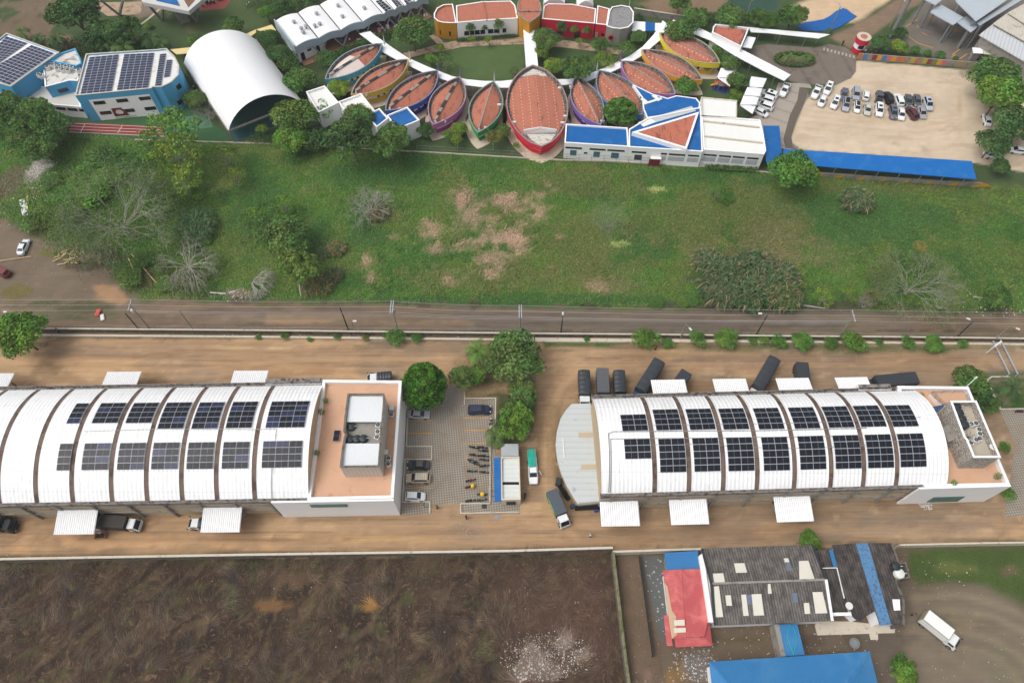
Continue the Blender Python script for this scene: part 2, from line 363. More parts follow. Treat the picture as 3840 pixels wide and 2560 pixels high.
PLOW=FL(0,-200,1292,0,1290,900,1278,1408,1268,1444,1600,1444,1700,-200,1700)
paint(PLOW,(70,57,48),(.2,0,.12,1),.5,.3)
pm=sdist(PLOW,GX,GY)>-.5
def ppatch(th,sx,sy,rot,seed,col,alpha):
    c,s=math.cos(rot),math.sin(rot);u=GX*c+GY*s+WN*2.5;v=-GX*s+GY*c+WB*5
    n=fbm(u/sx,v/sy,seed,4)*2;apply(np.where(pm,np.clip((n-th)/.15,0,1),0),col,None,alpha)
ppatch(.05,6,1.6,.8,7,(56,47,42),.9);ppatch(.18,6,1.0,.9,8,(112,94,74),.45);ppatch(.24,5,.9,-.8,9,(104,88,70),.4);ppatch(.2,9,5,0,10,(92,78,60),.25);ppatch(.28,4,1,1.5,12,(120,102,78),.4)
ppatch(.3,2,1.4,.2,13,(84,88,54),.5)
for a in((850,1392,26,18,(158,118,66)),(640,1390,50,12,(128,96,64)),(700,1330,60,20,(98,80,62))):blob(*a,(.2,0,.1,.8),.8)
paint(FL(0,1150,1310,1408,1275,1440,1568,1180,1568),(88,68,56),(.1,0,.45,.5),9,3,.8)
for a in((1220,1500,30,35),(1290,1480,22,25),(1190,1540,24,24),(1270,1540,60,22),(1330,1505,22,14)):blob(*a,(124,110,98),(0,0,1,.2),.8,.9)
for x in range(0,1400,30):blob(x,1302-x*.013,20,4,(74,78,50),(.6,0,0,.5),.5,.8)
paint(FL(0,1416,1272,2080,1256,2560,1244,2560,1700,1452,1700),(112,98,82),(.15,.25,.35,.1),.5,.3)
paint(FL(0,1412,1280,1470,1280,1510,1470,1530,1570,1450,1570),(120,102,84),(.3,0,.3,.9),.5,.6)
paint(FL(0,1470,1278,1530,1274,1545,1480,1516,1470),(100,102,102),(0,0,.7,.1),.6,.5)
for a in((1560,1530,40,40,(104,90,72)),(1490,1550,40,30,(136,112,100)),(1570,1470,60,14,(118,96,72)),(1700,1470,90,20,(96,86,58)),(1550,1550,30,40,(142,112,70)),(1600,1530,30,30,(112,110,108))):blob(*a,(.2,0,.7,.4),.8)
paint(FL(0,2080,1262,2560,1246,2560,1420,2352,1390,2250,1345,2180,1340,2110,1350,2085,1310),(80,98,50),GR,1.2,1)
for a in((2320,1310,30,18,(112,98,76)),(2130,1350,50,10,(124,108,84)),(2180,1305,60,12,(100,106,58))):blob(*a,(.4,0,.5,0),.8)
paint(FL(0,2090,1355,2180,1343,2260,1350,2352,1400,2560,1450,2560,1700,2080,1700,2080,1480),(126,114,98),(0,.5,.3,0),2,1.2,.9)
for a in((2200,1430,60,30,(140,126,100)),(2300,1520,60,40,(116,110,90)),(1990,1470,90,20,(84,76,64)),(1850,1470,90,20,(80,70,60)),(2030,1500,40,60,(104,94,84))):blob(*a,(0,.4,.4,0),.6)
LOT=KL(30,0,806,560,1300,600,1920,655,2700,740,2700,1640,2352,1580,1900,1500,300,1375,215,1310,215,1250,330,950,420,830,640,778,760,720,800,660)
paint(LOT,(204,186,162),(0,.25,.2,0),.5,.25)
for k,(y,a)in enumerate(((1010,.35),(1060,.35),(1110,.45),(1170,.35),(1290,.3))):
    stroke(KL(30,0,340-k*25,y,900,y+70,1400,y+110,1650,y+60,1760,y-30,1760,y-160),.8,(184,158,126),None,a)
for a in((2190,420,60,8,(160,144,124)),(2000,240,100,10,(196,172,146)),(1980,340,130,14,(216,196,172)),(2010,190,120,5,(190,168,142)),(2290,250,26,140,(138,122,100))):blob(*a,(0,.1,.5,0),.6,.7)
paint(KL(30,0,1420,30,1500,-60,2700,-60,2700,700,2352,640,1700,560,1300,480,1120,380),(120,114,106),(0,.2,.2,0),1,.3)
for a in((2280,100,80,60,(92,88,84)),(2230,130,40,30,(106,100,94)),(2250,170,60,10,(130,116,100))):blob(*a,(0,.1,.3,0),.7)
LAWN=KL(10,0,1430,540,1700,470,1900,440,2352,415,2452,412,2452,745,2352,740,2100,735,1930,715,1800,690,1600,615)
paint(LAWN,(84,104,62),(.25,0,0,0),.5,.2)
paint(KL(20,0,-20,410,110,410,130,600,-20,700),(84,104,62),(.25,0,0,0),.5,.2)
paint(KL(20,0,240,425,420,430,900,500,800,610,640,700,420,720,240,600),(72,94,56),(.25,0,0,0),.5,.3)
paint(KL(20,0,1780,700,2130,620,2150,860,1980,920,1520,870,1690,780),(76,96,60),(.3,0,0,0),.6,.3)
COL*=(1+.12*WF[:,None]+.08*WN[:,None]+.06*WB[:,None])
COL=np.clip(COL,.008,.86)
def mottle(region,sx,sy,seed,th,col,alpha,tex=None):
    w=np.clip(sdist(region,GX,GY)/1.5,0,1);n=fbm((GX+WB*6)/sx,(GY+WN)/sy,seed,5)*2;apply(w*np.clip((n-th)/.22,0,1),col,tex,alpha)
for a in((16,4,301,.1,(208,172,130),.55),(12,3.5,302,.14,(134,110,86),.55),(20,6,303,.2,(132,122,110),.5),(4,1.4,304,.25,(122,100,80),.4),(3,1.5,305,.28,(206,178,142),.4)):mottle(YARD,*a)
for a in((14,2,311,.12,(142,120,96),.5),(10,1.6,312,.15,(92,84,74),.5),(5,2,313,.3,(96,98,66),.5)):mottle(ROAD,*a)
for a in((12,3,321,.1,(218,200,176),.5),(9,3,322,.15,(180,158,130),.45),(4,2,323,.3,(158,142,122),.35)):mottle(LOT,*a)
rt_=random.Random(21)
for i in range(46):
    if i<16:x0_,x1_,y_=rt_.uniform(-50,500),rt_.uniform(600,1250),rt_.uniform(800,866)
    elif i<30:x0_,x1_,y_=rt_.uniform(1240,1500),rt_.uniform(1700,2330),rt_.uniform(812,850)
    else:x0_,x1_,y_=rt_.uniform(0,1400),rt_.uniform(1500,2350),rt_.uniform(1212,1262)
    if i>=30:y_-=(x0_+x1_)*.006
    dy_=rt_.uniform(-9,9);pts_=[FF(x0_+(x1_-x0_)*t/6,y_+dy_*math.sin(t*.8+i))for t in range(7)]
    for o_ in(0,1.7):stroke([(x,y+o_)for x,y in pts_],.5,rt_.choice([(140,112,84),(196,160,122),(146,122,98)]),None,rt_.uniform(.22,.5),.7)
for i in range(10):
    k_=i*4
    for o_ in(0,1.6):stroke([(x+o_+rt_.uniform(-.3,.3),y)for x,y in FL(0,1300+k_,850,1262+k_*.6,900,1244+k_*.4,980,1240+k_*.3,1080,1250+k_*.5,1180,1290+k_,1230)],.5,rt_.choice([(138,112,88),(190,156,118)]),None,.35,.7)
for i in range(14):
    y_=rt_.uniform(722,758)
    for o_ in(0,1.6):stroke([(x,y+o_)for x,y in FL(0,rt_.uniform(300,900),y_,1300,y_+rt_.uniform(-3,3),rt_.uniform(1500,2352),y_+3)],.5,rt_.choice([(92,82,72),(150,132,112)]),None,.35,.7)
for i in range(10):
    cx0,cy0=FF(2200,1480);R0=8+i*1.7;stroke([(cx0+R0*math.cos(a/8),cy0-6+R0*.7*math.sin(a/8))for a in range(-2,16)],.6,rt_.choice([(148,134,104),(104,92,78)]),None,.4,.8)
ZG=np.where(fm,.12*(WF+.6*WN)+.05,.0)*np.clip((sdist(FIELD,GX,GY))/4,0,1)+np.where(pm,.06*WF,0)*np.clip(sdist(PLOW,GX,GY)/3,0,1)
g=N('earth_and_grass');ca=g.n('Attribute',attribute_name='Col');ta=g.n('Attribute',attribute_name='Tex')
sp=g.n('SeparateColor');g.l(ta.outputs['Color'],sp.inputs[0]);pp=g.pos()
n1=g.noise(pp,2.6,6,.3,.7);n2=g.noise(pp,9,3,0,.7);n3=g.noise(pp,.9,4,1.2)
grs=g.math('MULTIPLY',sp.outputs[0],g.math('SUBTRACT',g.math('ADD',g.math('MULTIPLY',n1,1.15),g.math('MULTIPLY',n2,.6)),.87))
st=g.noise(g.maprot(pp,.01,(.12,.8,1)),1.1,6,1.0,.72);stv=g.math('MULTIPLY',sp.outputs[1],g.math('MULTIPLY_ADD',st,.9,-.45))
rl=g.noise(g.maprot(pp,.015,(.035,3.2,1)),1.0,3,.25,.6);stv=g.math('SUBTRACT',stv,g.math('MULTIPLY',g.math('MULTIPLY',g.ramp(rl,.56,.62),sp.outputs[1]),.2));n4=g.noise(pp,22,2,0,.6);stv=g.math('ADD',stv,g.math('MULTIPLY_ADD',n4,.3,-.15))
val=g.math('ADD',g.math('ADD',g.math('MULTIPLY_ADD',n2,.3,.85),grs),stv)
vm=g.n('VectorMath',operation='SCALE');g.l(ca.outputs['Color'],vm.inputs[0]);g.l(g.math('MAXIMUM',val,.15),vm.inputs['Scale'])
c=vm.outputs[0]
hue=g.mix(g.math('MULTIPLY',sp.outputs[0],g.ramp(n3,.5,.75)),c,(.15,.15,.06),'MIX')
c=g.mix(.15,c,hue)
wv=g.n('VectorMath',operation='ADD');nz=g.n('TexNoise');nz.inputs['Scale'].default_value=.16;nz.inputs['Detail'].default_value=2;g.l(pp,nz.inputs['Vector'])
sc=g.n('VectorMath',operation='SCALE');sc.inputs['Scale'].default_value=14;g.l(nz.outputs['Color'],sc.inputs[0]);g.l(pp,wv.inputs[0]);g.l(sc.outputs[0],wv.inputs[1])
sn=g.noise(g.maprot(wv.outputs[0],.5,(1.0,.16,1)),2.6,5,.4,.72)
s1=g.math('MULTIPLY',ta.outputs['Alpha'],g.ramp(sn,.53,.64));c=g.mix(g.math('MULTIPLY',s1,.55),c,S(138,112,84))
s2=g.math('MULTIPLY',ta.outputs['Alpha'],g.ramp(g.math('SUBTRACT',1.0,sn),.54,.7));c=g.mix(g.math('MULTIPLY',s2,.4),c,S(48,40,36))
vo=g.n('TexVoronoi');vo.inputs['Scale'].default_value=2.2;g.l(pp,vo.inputs['Vector'])
vr=g.n('SeparateColor');g.l(vo.outputs['Color'],vr.inputs[0])
th=g.math('SUBTRACT',g.math('MULTIPLY',sp.outputs[2],.34),g.math('MULTIPLY',vr.outputs[0],.32))
stn=g.math('MULTIPLY',g.math('GREATER_THAN',th,g.math('MULTIPLY',vo.outputs['Distance'],.55)),1.0);c=g.mix(g.math('MULTIPLY',stn,.75),c,S(205,198,188))
g.l(c,g.b.inputs['Base Color']);g.b.inputs['Roughness'].default_value=.95;g.b.inputs['Specular IOR Level'].default_value=.12
hh=g.math('ADD',g.math('MULTIPLY',n1,g.math('MULTIPLY_ADD',sp.outputs[0],1.2,.25)),g.math('ADD',g.math('MULTIPLY',sn,ta.outputs['Alpha']),g.math('MULTIPLY',stn,.3)))
g.bump(hh,.9,.28)
M_EARTH=g.m
cxm=(gx[:-1,:-1]+G/2).ravel();cym=(gy[:-1,:-1]+G/2).ravel()
code=np.zeros(cxm.size,int)
ROAD=FL(0,-200,690,380,690,800,697,1450,714,2560,724,2560,770,1200,766,-200,755)
for k,pl in((1,SCHOOL),(2,FIELD),(3,ROAD),(4,YARD),(5,PLOW),(6,LOT),(7,LAWN)):code[sdist(pl,cxm,cym)>0]=k
names={0:'ground',1:'school_ground',2:'grass_field',3:'dirt_road',4:'dirt_yard',5:'ploughed_field',6:'gravel_lot',7:'lawn'}
ci,cj=np.meshgrid(np.arange(nx-1),np.arange(ny-1));base=(cj*nx+ci).ravel()
for k,nm in names.items():
    sel=base[code==k];fq=np.stack([sel,sel+1,sel+nx+1,sel+nx],1);used,inv=np.unique(fq,return_inverse=True);inv=inv.reshape(fq.shape)
    V=np.stack([GX[used],GY[used],ZG[used]],1);extra=[]
    me=bpy.data.meshes.new(nm);fl=inv.tolist();vl=V.tolist();cl=np.concatenate([COL[used],np.ones((len(used),1))],1);tl=TEX[used]
    if k==0:
        B=3000;o=len(vl);vl+=[(X0,Y0,0),(X1,Y0,0),(X1,gy[-1,0],0),(X0,gy[-1,0],0),(-B,-B,0),(B,-B,0),(B,B,0),(-B,B,0)]
        fl+=[(o+4,o+5,o+1,o),(o+5,o+6,o+2,o+1),(o+6,o+7,o+3,o+2),(o+7,o+4,o,o+3)]
        cl=np.concatenate([cl,np.tile([.085,.1,.045,1],(8,1))]);tl=np.concatenate([tl,np.tile([.7,0,.1,0],(8,1))])
    me.from_pydata(vl,[],fl);me.materials.append(M_EARTH)
    a=me.color_attributes.new('Col','FLOAT_COLOR','POINT');a.data.foreach_set('color',cl.astype(np.float32).ravel())
    a=me.color_attributes.new('Tex','FLOAT_COLOR','POINT');a.data.foreach_set('color',tl.astype(np.float32).ravel())
    me.polygons.foreach_set('use_smooth',[True]*len(fl));me.update()
    o=bpy.data.objects.new(nm,me);scene.collection.objects.link(o);o['kind']='structure'
        # MATERIALS
def rot2(a,b):return math.atan2(b[1]-a[1],b[0]-a[0])
M_WROOF=mat('white_painted_sheet',(.8,.805,.81),.5,.04,.35,stain=((.66,.65,.62),.5,.6,.95))
q=N('white_roof_sheet');f_=q.noise(q.maprot(q.pos(),-.022,(2.2,.12,1)),1.0,5,.2,.65);g_=q.noise(q.pos(),.22,4);s_=q.n('SeparateXYZ');q.l(q.pos(),s_.inputs[0])
lp_=q.math('GREATER_THAN',q.math('FRACT',q.math('DIVIDE',s_.outputs[1],3.1)),.965);c_=q.mix(q.math('MULTIPLY',q.ramp(f_,.5,.72),.5),(.86,.86,.86),(.62,.61,.57));c_=q.mix(q.math('MULTIPLY',q.ramp(g_,.5,.8),.35),c_,(.66,.66,.63));c_=q.mix(q.math('MULTIPLY',lp_,.35),c_,(.5,.49,.47))
q.l(c_,q.b.inputs['Base Color']);q.b.inputs['Roughness'].default_value=.5;q.b.inputs['Specular IOR Level'].default_value=.3;M_WHALL=q.m
M_STRIP=mat('dirty_translucent_sheet',S(120,102,90),.7,.4,1.1,ribs=(0,.24,.4),stain=(S(78,62,54),.5,.45,.7))
M_WHITE=mat('white_plaster',(.86,.86,.86),.7,.04,.4,stain=((.66,.65,.61),.7,.68,.95))
M_BLOCK=mat('tan_block',S(196,176,146),.9,.16,.6,ribs=(R_(90),1.2,.05))
M_CONC=mat('concrete',S(150,146,138),.9,.2,.6,stain=(S(96,92,86),.8,.5,.8))
M_CONCL=mat('pale_concrete',S(206,196,178),.9,.18,.9,stain=(S(140,128,108),1.1,.55,.8))
M_CONCD=mat('grimy_concrete',S(118,112,104),.95,.35,1.2,stain=(S(74,70,64),1.4,.45,.7))
M_TERR=mat('peach_terrace',S(212,170,140),.85,.12,.35,stain=(S(190,136,100),.5,.55,.85))
M_GUT=mat('mouldy_gutter',S(138,132,126),.95,.4,1.6,stain=(S(62,58,55),1.5,.45,.68))
M_GREYSHEET=mat('grey_sheet',S(196,202,202),.5,.06,.5,ribs=(R_(90),1.15,.12),stain=(S(150,150,146),.6,.6,.9))
M_METAL=mat('bare_metal',S(150,152,154),.4,.1,1,metal=.3)
M_DARKM=mat('dark_metal',S(52,54,56),.6,.2,2)
M_GLASS=mat('dark_glass',(.012,.016,.018),.12,0,spec=.6)
M_TEAL=mat('teal_glass',S(40,110,108),.2,.1,1,spec=.6)
M_CELL=mat('solar_cells',S(24,28,38),.35,.15,.9,spec=.25)
M_CELLB=mat('solar_cells_blue',S(42,50,80),.35,.15,.7,spec=.3)
M_ALU=mat('aluminium_frame',S(172,176,182),.4,0)
M_BLACK=mat('black_plastic',S(46,52,56),.45,.15,2,spec=.4)
M_OFFW=mat('off_white_casing',S(222,222,216),.6,.06,2)
M_YEL=mat('yellow_paint',S(214,158,40),.8,.15,3)
M_ROADW=mat('white_paint',S(222,220,212),.8,.15,3)
M_BLUE=mat('blue_sheet',S(14,98,170),.6,.16,.5,stain=(S(54,120,176),.35,.45,.85),ribs=(R_(90),.35,.22))
M_MOSS=mat('mossy_concrete',S(128,124,98),.95,.25,.9,stain=(S(88,96,48),1.0,.45,.65))
M_WOOD=mat('dark_pole',S(58,56,54),.9,.2,2)
q=N('stone_cladding');p_=q.pos();vo_=q.n('TexNoise');vo_.inputs['Scale'].default_value=2.4;vo_.inputs['Detail'].default_value=3
q.l(q.maprot(p_,.7,(1,1,4)),vo_.inputs['Vector']);c_=q.mix(q.ramp(vo_.outputs[0],.4,.62),S(118,112,104),S(206,200,190));q.l(c_,q.b.inputs['Base Color']);q.b.inputs['Roughness'].default_value=.85;M_STONE=q.m
q=N('stacked_roof_tiles_wall');p_=q.pos();sx_=q.n('SeparateXYZ');q.l(p_,sx_.inputs[0])
w_=q.math('FRACT',q.math('MULTIPLY',sx_.outputs[2],2.6));w2_=q.math('FRACT',q.math('MULTIPLY',q.math('ADD',sx_.outputs[0],sx_.outputs[1]),1.4))
c_=q.mix(q.math('MULTIPLY',q.math('MAXIMUM',q.math('GREATER_THAN',w_,.72),q.math('GREATER_THAN',w2_,.9)),.6),S(212,206,196),S(128,122,114));q.l(c_,q.b.inputs['Base Color']);M_TILEW=q.m
q=N('concrete_pavers');p_=q.pos();bt=q.n('TexChecker');bt.inputs['Scale'].default_value=3.0;bt.inputs['Color1'].default_value=(*S(174,165,150),1);bt.inputs['Color2'].default_value=(*S(130,122,111),1)
q.l(q.maprot(p_,R_(38)),bt.inputs['Vector']);n_=q.noise(p_,.35,5,.5);n2_=q.noise(p_,5,3)
c_=q.mix(q.math('MULTIPLY',q.ramp(n_,.42,.7),.6),bt.outputs[0],S(142,122,98));c_=q.mix(q.math('MULTIPLY',n2_,.35),c_,S(96,90,82));q.l(c_,q.b.inputs['Base Color']);q.b.inputs['Roughness'].default_value=.95;M_PAVE=q.m
        # WAREHOUSES
RISE,Z0=4.2,8.0
class Hall:
    def __init__(s,f0,f1,r0,name):
        s.O=Vector((f0[0],f0[1]));s.u=(Vector((f1[0],f1[1]))-s.O).normalized();s.v=Vector((-s.u.y,s.u.x))
        s.L=(Vector((f1[0],f1[1]))-s.O).length;s.W=(Vector((r0[0],r0[1]))-s.O).dot(s.v)
        w=s.W/2-.5;s.R=(w*w+RISE*RISE)/(2*RISE);s.A=math.asin(w/s.R)
    def pt(s,a,k,dz=0.0):
        """a metres along, k 0..1 over the arch from the front eave to the rear eave"""
        t=-s.A+2*s.A*k;y=s.W/2+(s.R+dz)*math.sin(t);z=Z0+RISE-s.R+(s.R+dz)*math.cos(t)
        p=s.O+s.u*a+s.v*y;return(p.x,p.y,z),t
    def xy(s,a,b):p=s.O+s.u*a+s.v*b;return(p.x,p.y)
    def along(s,px,py):x,y=P(px,py,Z0);return(Vector((x,y))-s.O).dot(s.u)
    def solve(s,px,py):
        best=None
        k=.5;
        for i in range(60):
            (X,Y,Z),t=s.pt(0,i/60.0);x,y=P(px,py,Z);a=(Vector((x,y))-s.O).dot(s.u);b=(Vector((x,y))-s.O).dot(s.v)
            yy=s.W/2+s.R*math.sin(t);e=abs(b-yy)
            if best is None or e<best[0]:best=(e,a,i/60.0)
        k=best[2]
        for d in(.008,.004,.002,.001):
            for q in(k-d,k+d):
                (X,Y,Z),t=s.pt(0,q);x,y=P(px,py,Z);r=Vector((x,y))-s.O;e=abs(r.dot(s.v)-s.W/2-s.R*math.sin(t))
                if e<best[0]:best=(e,r.dot(s.u),q)
            k=best[2]
        return best[1],best[2]
HL=Hall(P(-260,1898,8.4),KK(12,1265,1440,8.4),P(-260,1456,8.4),'l')
HR=Hall(P(2257,1858,8.4),KK(32,1505,1330,8.4),P(2222,1484,8.4),'r')
def roof_part(H,root,a,b,white,nseg=22):
    m=MB();pitch=.74 if white else .24;amp=.03 if white else .0
    n=max(2,int(round((b-a)/pitch))*4)if white else 2;cols=[a+(b-a)*i/n for i in range(n+1)];V=[]
    for i,c in enumerate(cols):
        dz=(amp*(1,0,-1,0)[i%4]+.06)if white else .0
        for j in range(nseg+1):V.append(H.pt(c,j/nseg,dz)[0])
    w=nseg+1;F=[(i*w+j,(i+1)*w+j,(i+1)*w+j+1,i*w+j+1)for i in range(n)for j in range(nseg)]
    o=len(V);
    for c in(a,b):
        for j in range(nseg+1):V.append(H.pt(c,j/nseg,-.12)[0])
    F+=[(j,j+1,o+j+1,o+j)for j in range(nseg)]+[(n*w+j+1,n*w+j,o+w+j,o+w+j+1)for j in range(nseg)]
    m.add(V,F);m.build('roof_panel' if white else 'skylight_strip',M_WHALL if white else M_STRIP,root)
def hall(H,name,label,strips,a_end,sw=.85,a0=0.0):
    c=H.xy(H.L/2,H.W/2);root=thing(name,*c,label,'warehouse')
    edges=[a0]+[e for s_ in strips for e in(s_-sw/2,s_+sw/2)]+[a_end]
    for i in range(len(edges)-1):
        a,b=edges[i],edges[i+1]
        if b-a>.2:roof_part(H,root,a,b,i%2==0)
    m=MB();m.prism([H.xy(a0+.1,.3),H.xy(a_end-.3,.3),H.xy(a_end-.3,H.W-.3),H.xy(a0+.1,H.W-.3)],0,7.7,bottom=False);
    n=20
    for a,sgn in((a0+.05,-1),(a_end-.12,1)):
        V=[H.pt(a,j/n,-.16)[0]for j in range(n+1)];lo=[(x,y,7.6)for x,y,z in V]
        m.add(V+lo,[((j+1,j,n+1+j,n+2+j)if sgn<0 else(j,j+1,n+2+j,n+1+j))for j in range(n)])
    m.build('wall',M_BLOCK,root)
    m=MB();a=a0+2.0
    while a<a_end-1:
        m.box(*H.xy(a,.12),3.85,.4,.45,7.7,math.atan2(H.u.y,H.u.x));m.box(*H.xy(a,H.W-.12),3.85,.4,.45,7.7,math.atan2(H.u.y,H.u.x));a+=6.2
    for z in(2.6,5.2):m.bar((*H.xy(a0,.18),z),(*H.xy(a_end,.18),z),.3,.3)
    m.build('column',M_CONC,root)
    m=MB()
    for y0,y1,yw in((-.1,.75,-.1),(H.W-.75,H.W+.1,H.W+.1)):
        m.prism([H.xy(a0-.2,y0),H.xy(a_end,y0),H.xy(a_end,y1),H.xy(a0-.2,y1)],7.72,7.86)
        m.wall([H.xy(a0-.2,yw),H.xy(a_end,yw)],.16,7.4,8.4)
    m.build('gutter',M_GUT,root)
    return root
stripsL=[HL.along(x,1880)for x in(-262,-130,2,141,275.5,422,553,684,814,955)]
stripsL=[s for s in stripsL if s>1];endL=HL.along(1158,1868)
WHL=hall(HL,'warehouse','long warehouse with ribbed white barrel roof and terracotta terrace at its end',stripsL,endL)
stripsR=[HR.along(x,y)for x,y in((2454.7,1849),(2583.3,1847),(2711.8,1845),(2838.4,1842),(2978,1838),(3114.7,1835),(3237,1831),(3359.6,1823))];endR=HR.along(3549,1811)
WHR=hall(HR,'warehouse','warehouse with white barrel roof between curved grey annex and stone clad penthouse',stripsR,endR)
def conduit(H,root,pts,r=.05):
    m=MB();L=[]
    for(x0,y0),(x1,y1)in zip(pts[:-1],pts[1:]):
        a0_,k0=H.solve(x0,y0);a1,k1=H.solve(x1,y1)
        for i in range(9):t=i/8;L.append(H.pt(a0_+(a1-a0_)*t,k0+(k1-k0)*t,.22)[0])
    m.tube(L,r,5);m.build('conduit',M_METAL,root)
K2=lambda cr,x,y:(960*(cr//10)+x/2.45,640*(cr%10)+y/2.45)
conduit(HR,WHR,[K2(32,900,800),K2(22,2352,822),K2(22,930,832),K2(22,885,850),K2(22,885,1380)],.07)
conduit(HR,WHR,[K2(32,850,870),K2(22,2000,885),K2(22,905,898),K2(22,900,1380)],.06)
conduit(HR,WHR,[K2(32,1400,700),K2(32,800,735),K2(32,100,758),K2(22,1280,775)],.04)
conduit(HR,WHR,[K2(32,1400,890),K2(32,800,965),K2(32,100,985),K2(22,1600,942),K2(22,1290,950)],.04)
conduit(HL,WHL,[K2(12,190,810),K2(2,2352,812),K2(2,1500,808),K2(2,780,830)],.05)
conduit(HL,WHL,[K2(12,150,1160),K2(12,150,1440)],.06);conduit(HL,WHL,[K2(12,190,810),K2(12,178,910)],.05)
M_DOOR=mat('dark_opening',S(38,36,34),.9,.1)
def awning(H,root,p0,p1,front,h0=4.2,h1=5.0,side=None):
    a=Vector(P(*p0,h0));b=Vector(P(*p1,h0));yw=0.0 if front else H.W;m=MB()
    ua=(a-H.O).dot(H.u);ub=(b-H.O).dot(H.u);va=(a-H.O).dot(H.v);vb=(b-H.O).dot(H.v);n=max(8,int(abs(ub-ua)/.36)*2);V=[]
    for i in range(n+1):
        t=i/n;dz=.05*(1 if i%2 else-1);u_=ua+(ub-ua)*t;v_=va+(vb-va)*t
        V+=[(*H.xy(u_,v_),h0+dz),(*H.xy(u_,yw),h1+dz)]
    V+=[(x,y,z-.1)for x,y,z in V];o=2*(n+1)
    F=[((2*i,2*i+2,2*i+3,2*i+1)if front else(2*i+1,2*i+3,2*i+2,2*i))for i in range(n)]+[(2*i,o+2*i,o+2*i+2,2*i+2)for i in range(n)]
    F+=[(0,1,o+1,o),(2*n,o+2*n,o+2*n+1,2*n+1)]+[(o+2*i,o+2*i+1,o+2*i+3,o+2*i+2)for i in range(n)]
    m.add(V,F);aw=m.build('awning',M_WROOF,root);fr=MB()
    for u_ in(ua+.15,ub-.15):
        fr.bar((*H.xy(u_,va+(.2 if front else-.2)),h0-.12),(*H.xy(u_,yw),h1-.2),.1);fr.bar((*H.xy(u_,va*.7+yw*.3),h0-.1),(*H.xy(u_,yw+(-.1 if front else .1)),3.2),.08)
    fr.build('bracket',M_METAL,aw)
    d=MB();s_=-1 if front else 1
    d.prism([H.xy(min(ua,ub)+1,yw+.28*(-s_)),H.xy(max(ua,ub)-1,yw+.28*(-s_)),H.xy(max(ua,ub)-1,yw+s_*.06),H.xy(min(ua,ub)+1,yw+s_*.06)],1.0,4.3)
    d.build('loading_door',M_DOOR,root)
for p0,p1 in(((-70,1399),K2(2,133,291)),(K2(2,985,278),K2(2,1300,275)),(K2(2,2150,268),K2(12,115,267))):awning(HL,WHL,p0,p1,False)
for p0,p1 in((K2(3,490,205),K2(3,862,200)),(K2(3,1840,185),K2(3,2200,182))):awning(HL,WHL,p0,p1,True)
for p0,p1 in((K2(22,1275,353),K2(22,1588,348)),(K2(22,1842,345),K2(22,2148,340)),(K2(32,70,338),K2(32,375,333)),(K2(32,613,331),K2(32,912,325))):awning(HR,WHR,p0,p1,False)
for p0,p1 in((K2(23,822,129),K2(23,1178,124)),(K2(23,1465,116),K2(23,1815,107)),(K2(33,85,91),K2(33,425,80))):awning(HR,WHR,p0,p1,True)
        # terraces
def slab_block(root,poly,floor_z,top_z,th=.55,wallm=M_WHITE):
    m=MB();o=ccw(poly);i_=inset(o,th);m.ring(o,i_,0,top_z);m.build('parapet_wall',wallm,root,bevel=.03)
    MB().prism(inset(poly,th*.7),floor_z-.3,floor_z).build('terrace_floor',M_TERR,root)
e0=HL.xy(endL-.6,HL.W);tl=[HL.xy(endL-.1,-.1),KK(12,1265,1440,8.4),KK(12,1340,360,8.4),KK(12,625,357,8.4)]
tl[3]=HL.xy(endL-.1,HL.W+.5)
slab_block(WHL,tl,7.6,8.5)
m=MB();a=HL.along(*K2(12,150,1456));m.prism([HL.xy(a,-.45),HL.xy(HL.L+.02,-.45),HL.xy(HL.L+.02,-.12),HL.xy(a,-.12)],0,8.47);m.build('front_wall',M_WHITE,WHL)
q0=HL.along(*K2(12,515,1483))-0.6;m=MB();m.prism([HL.xy(q0,-.6),HL.xy(q0+6.4,-.6),HL.xy(q0+6.4,-.4),HL.xy(q0,-.4)],5.9,7.2);m.build('window',M_TEAL,WHL)
trr=[HR.xy(endR-4.2,-.1),KK(32,2228,1325,8.4),KK(32,1840,415,8.4),HR.xy(endR-3.2,HR.W+.4)]
slab_block(WHR,trr,7.6,8.5)
cR=(Vector(KK(32,2228,1325,8.4))-HR.O).dot(HR.u)+.02;m=MB();a=HR.along(*K2(32,1505,1330));m.prism([HR.xy(a-2.6,-.45),HR.xy(cR,-.45),HR.xy(cR,-.12),HR.xy(a-2.6,-.12)],0,8.47);m.build('front_wall',M_WHITE,WHR)
m=MB();m.prism([HR.xy(a+2.4,-.62),HR.xy(a+8,-.62),HR.xy(a+8,-.2),HR.xy(a+2.4,-.2)],1.0,3.6);m.build('window',M_TEAL,WHR)
m=MB();m.prism([HR.xy(endR-10.5,HR.W-.2),HR.xy(endR-4.4,HR.W-.2),HR.xy(endR-4.4,HR.W+.9),HR.xy(endR-10.5,HR.W+.9)],7.2,8.4,ktop=1);m.build('ledge',[M_WHITE,M_GUT],WHR)
m=MB();m.prism([HL.xy(endL-11,HL.W-.2),HL.xy(endL-.4,HL.W-.2),HL.xy(endL-.4,HL.W+1.0),HL.xy(endL-11,HL.W+1.0)],7.2,8.3,ktop=1);m.build('ledge',[M_WHITE,M_GUT],WHL)
def pent(poly,zt,zb,name,label,wm,cap,th=.22,floor=None):
    c=(sum(p[0]for p in poly)/len(poly),sum(p[1]for p in poly)/len(poly));r=thing(name,*c,label,'penthouse')
    o=ccw(poly);m=MB();m.ring(o,inset(o,th),zb,zt);m.build('wall',wm,r)
    m=MB();m.ring(inset(o,-.06),inset(o,th+.06),zt,zt+.1);m.build('coping',cap,r);return r
pz=12.5
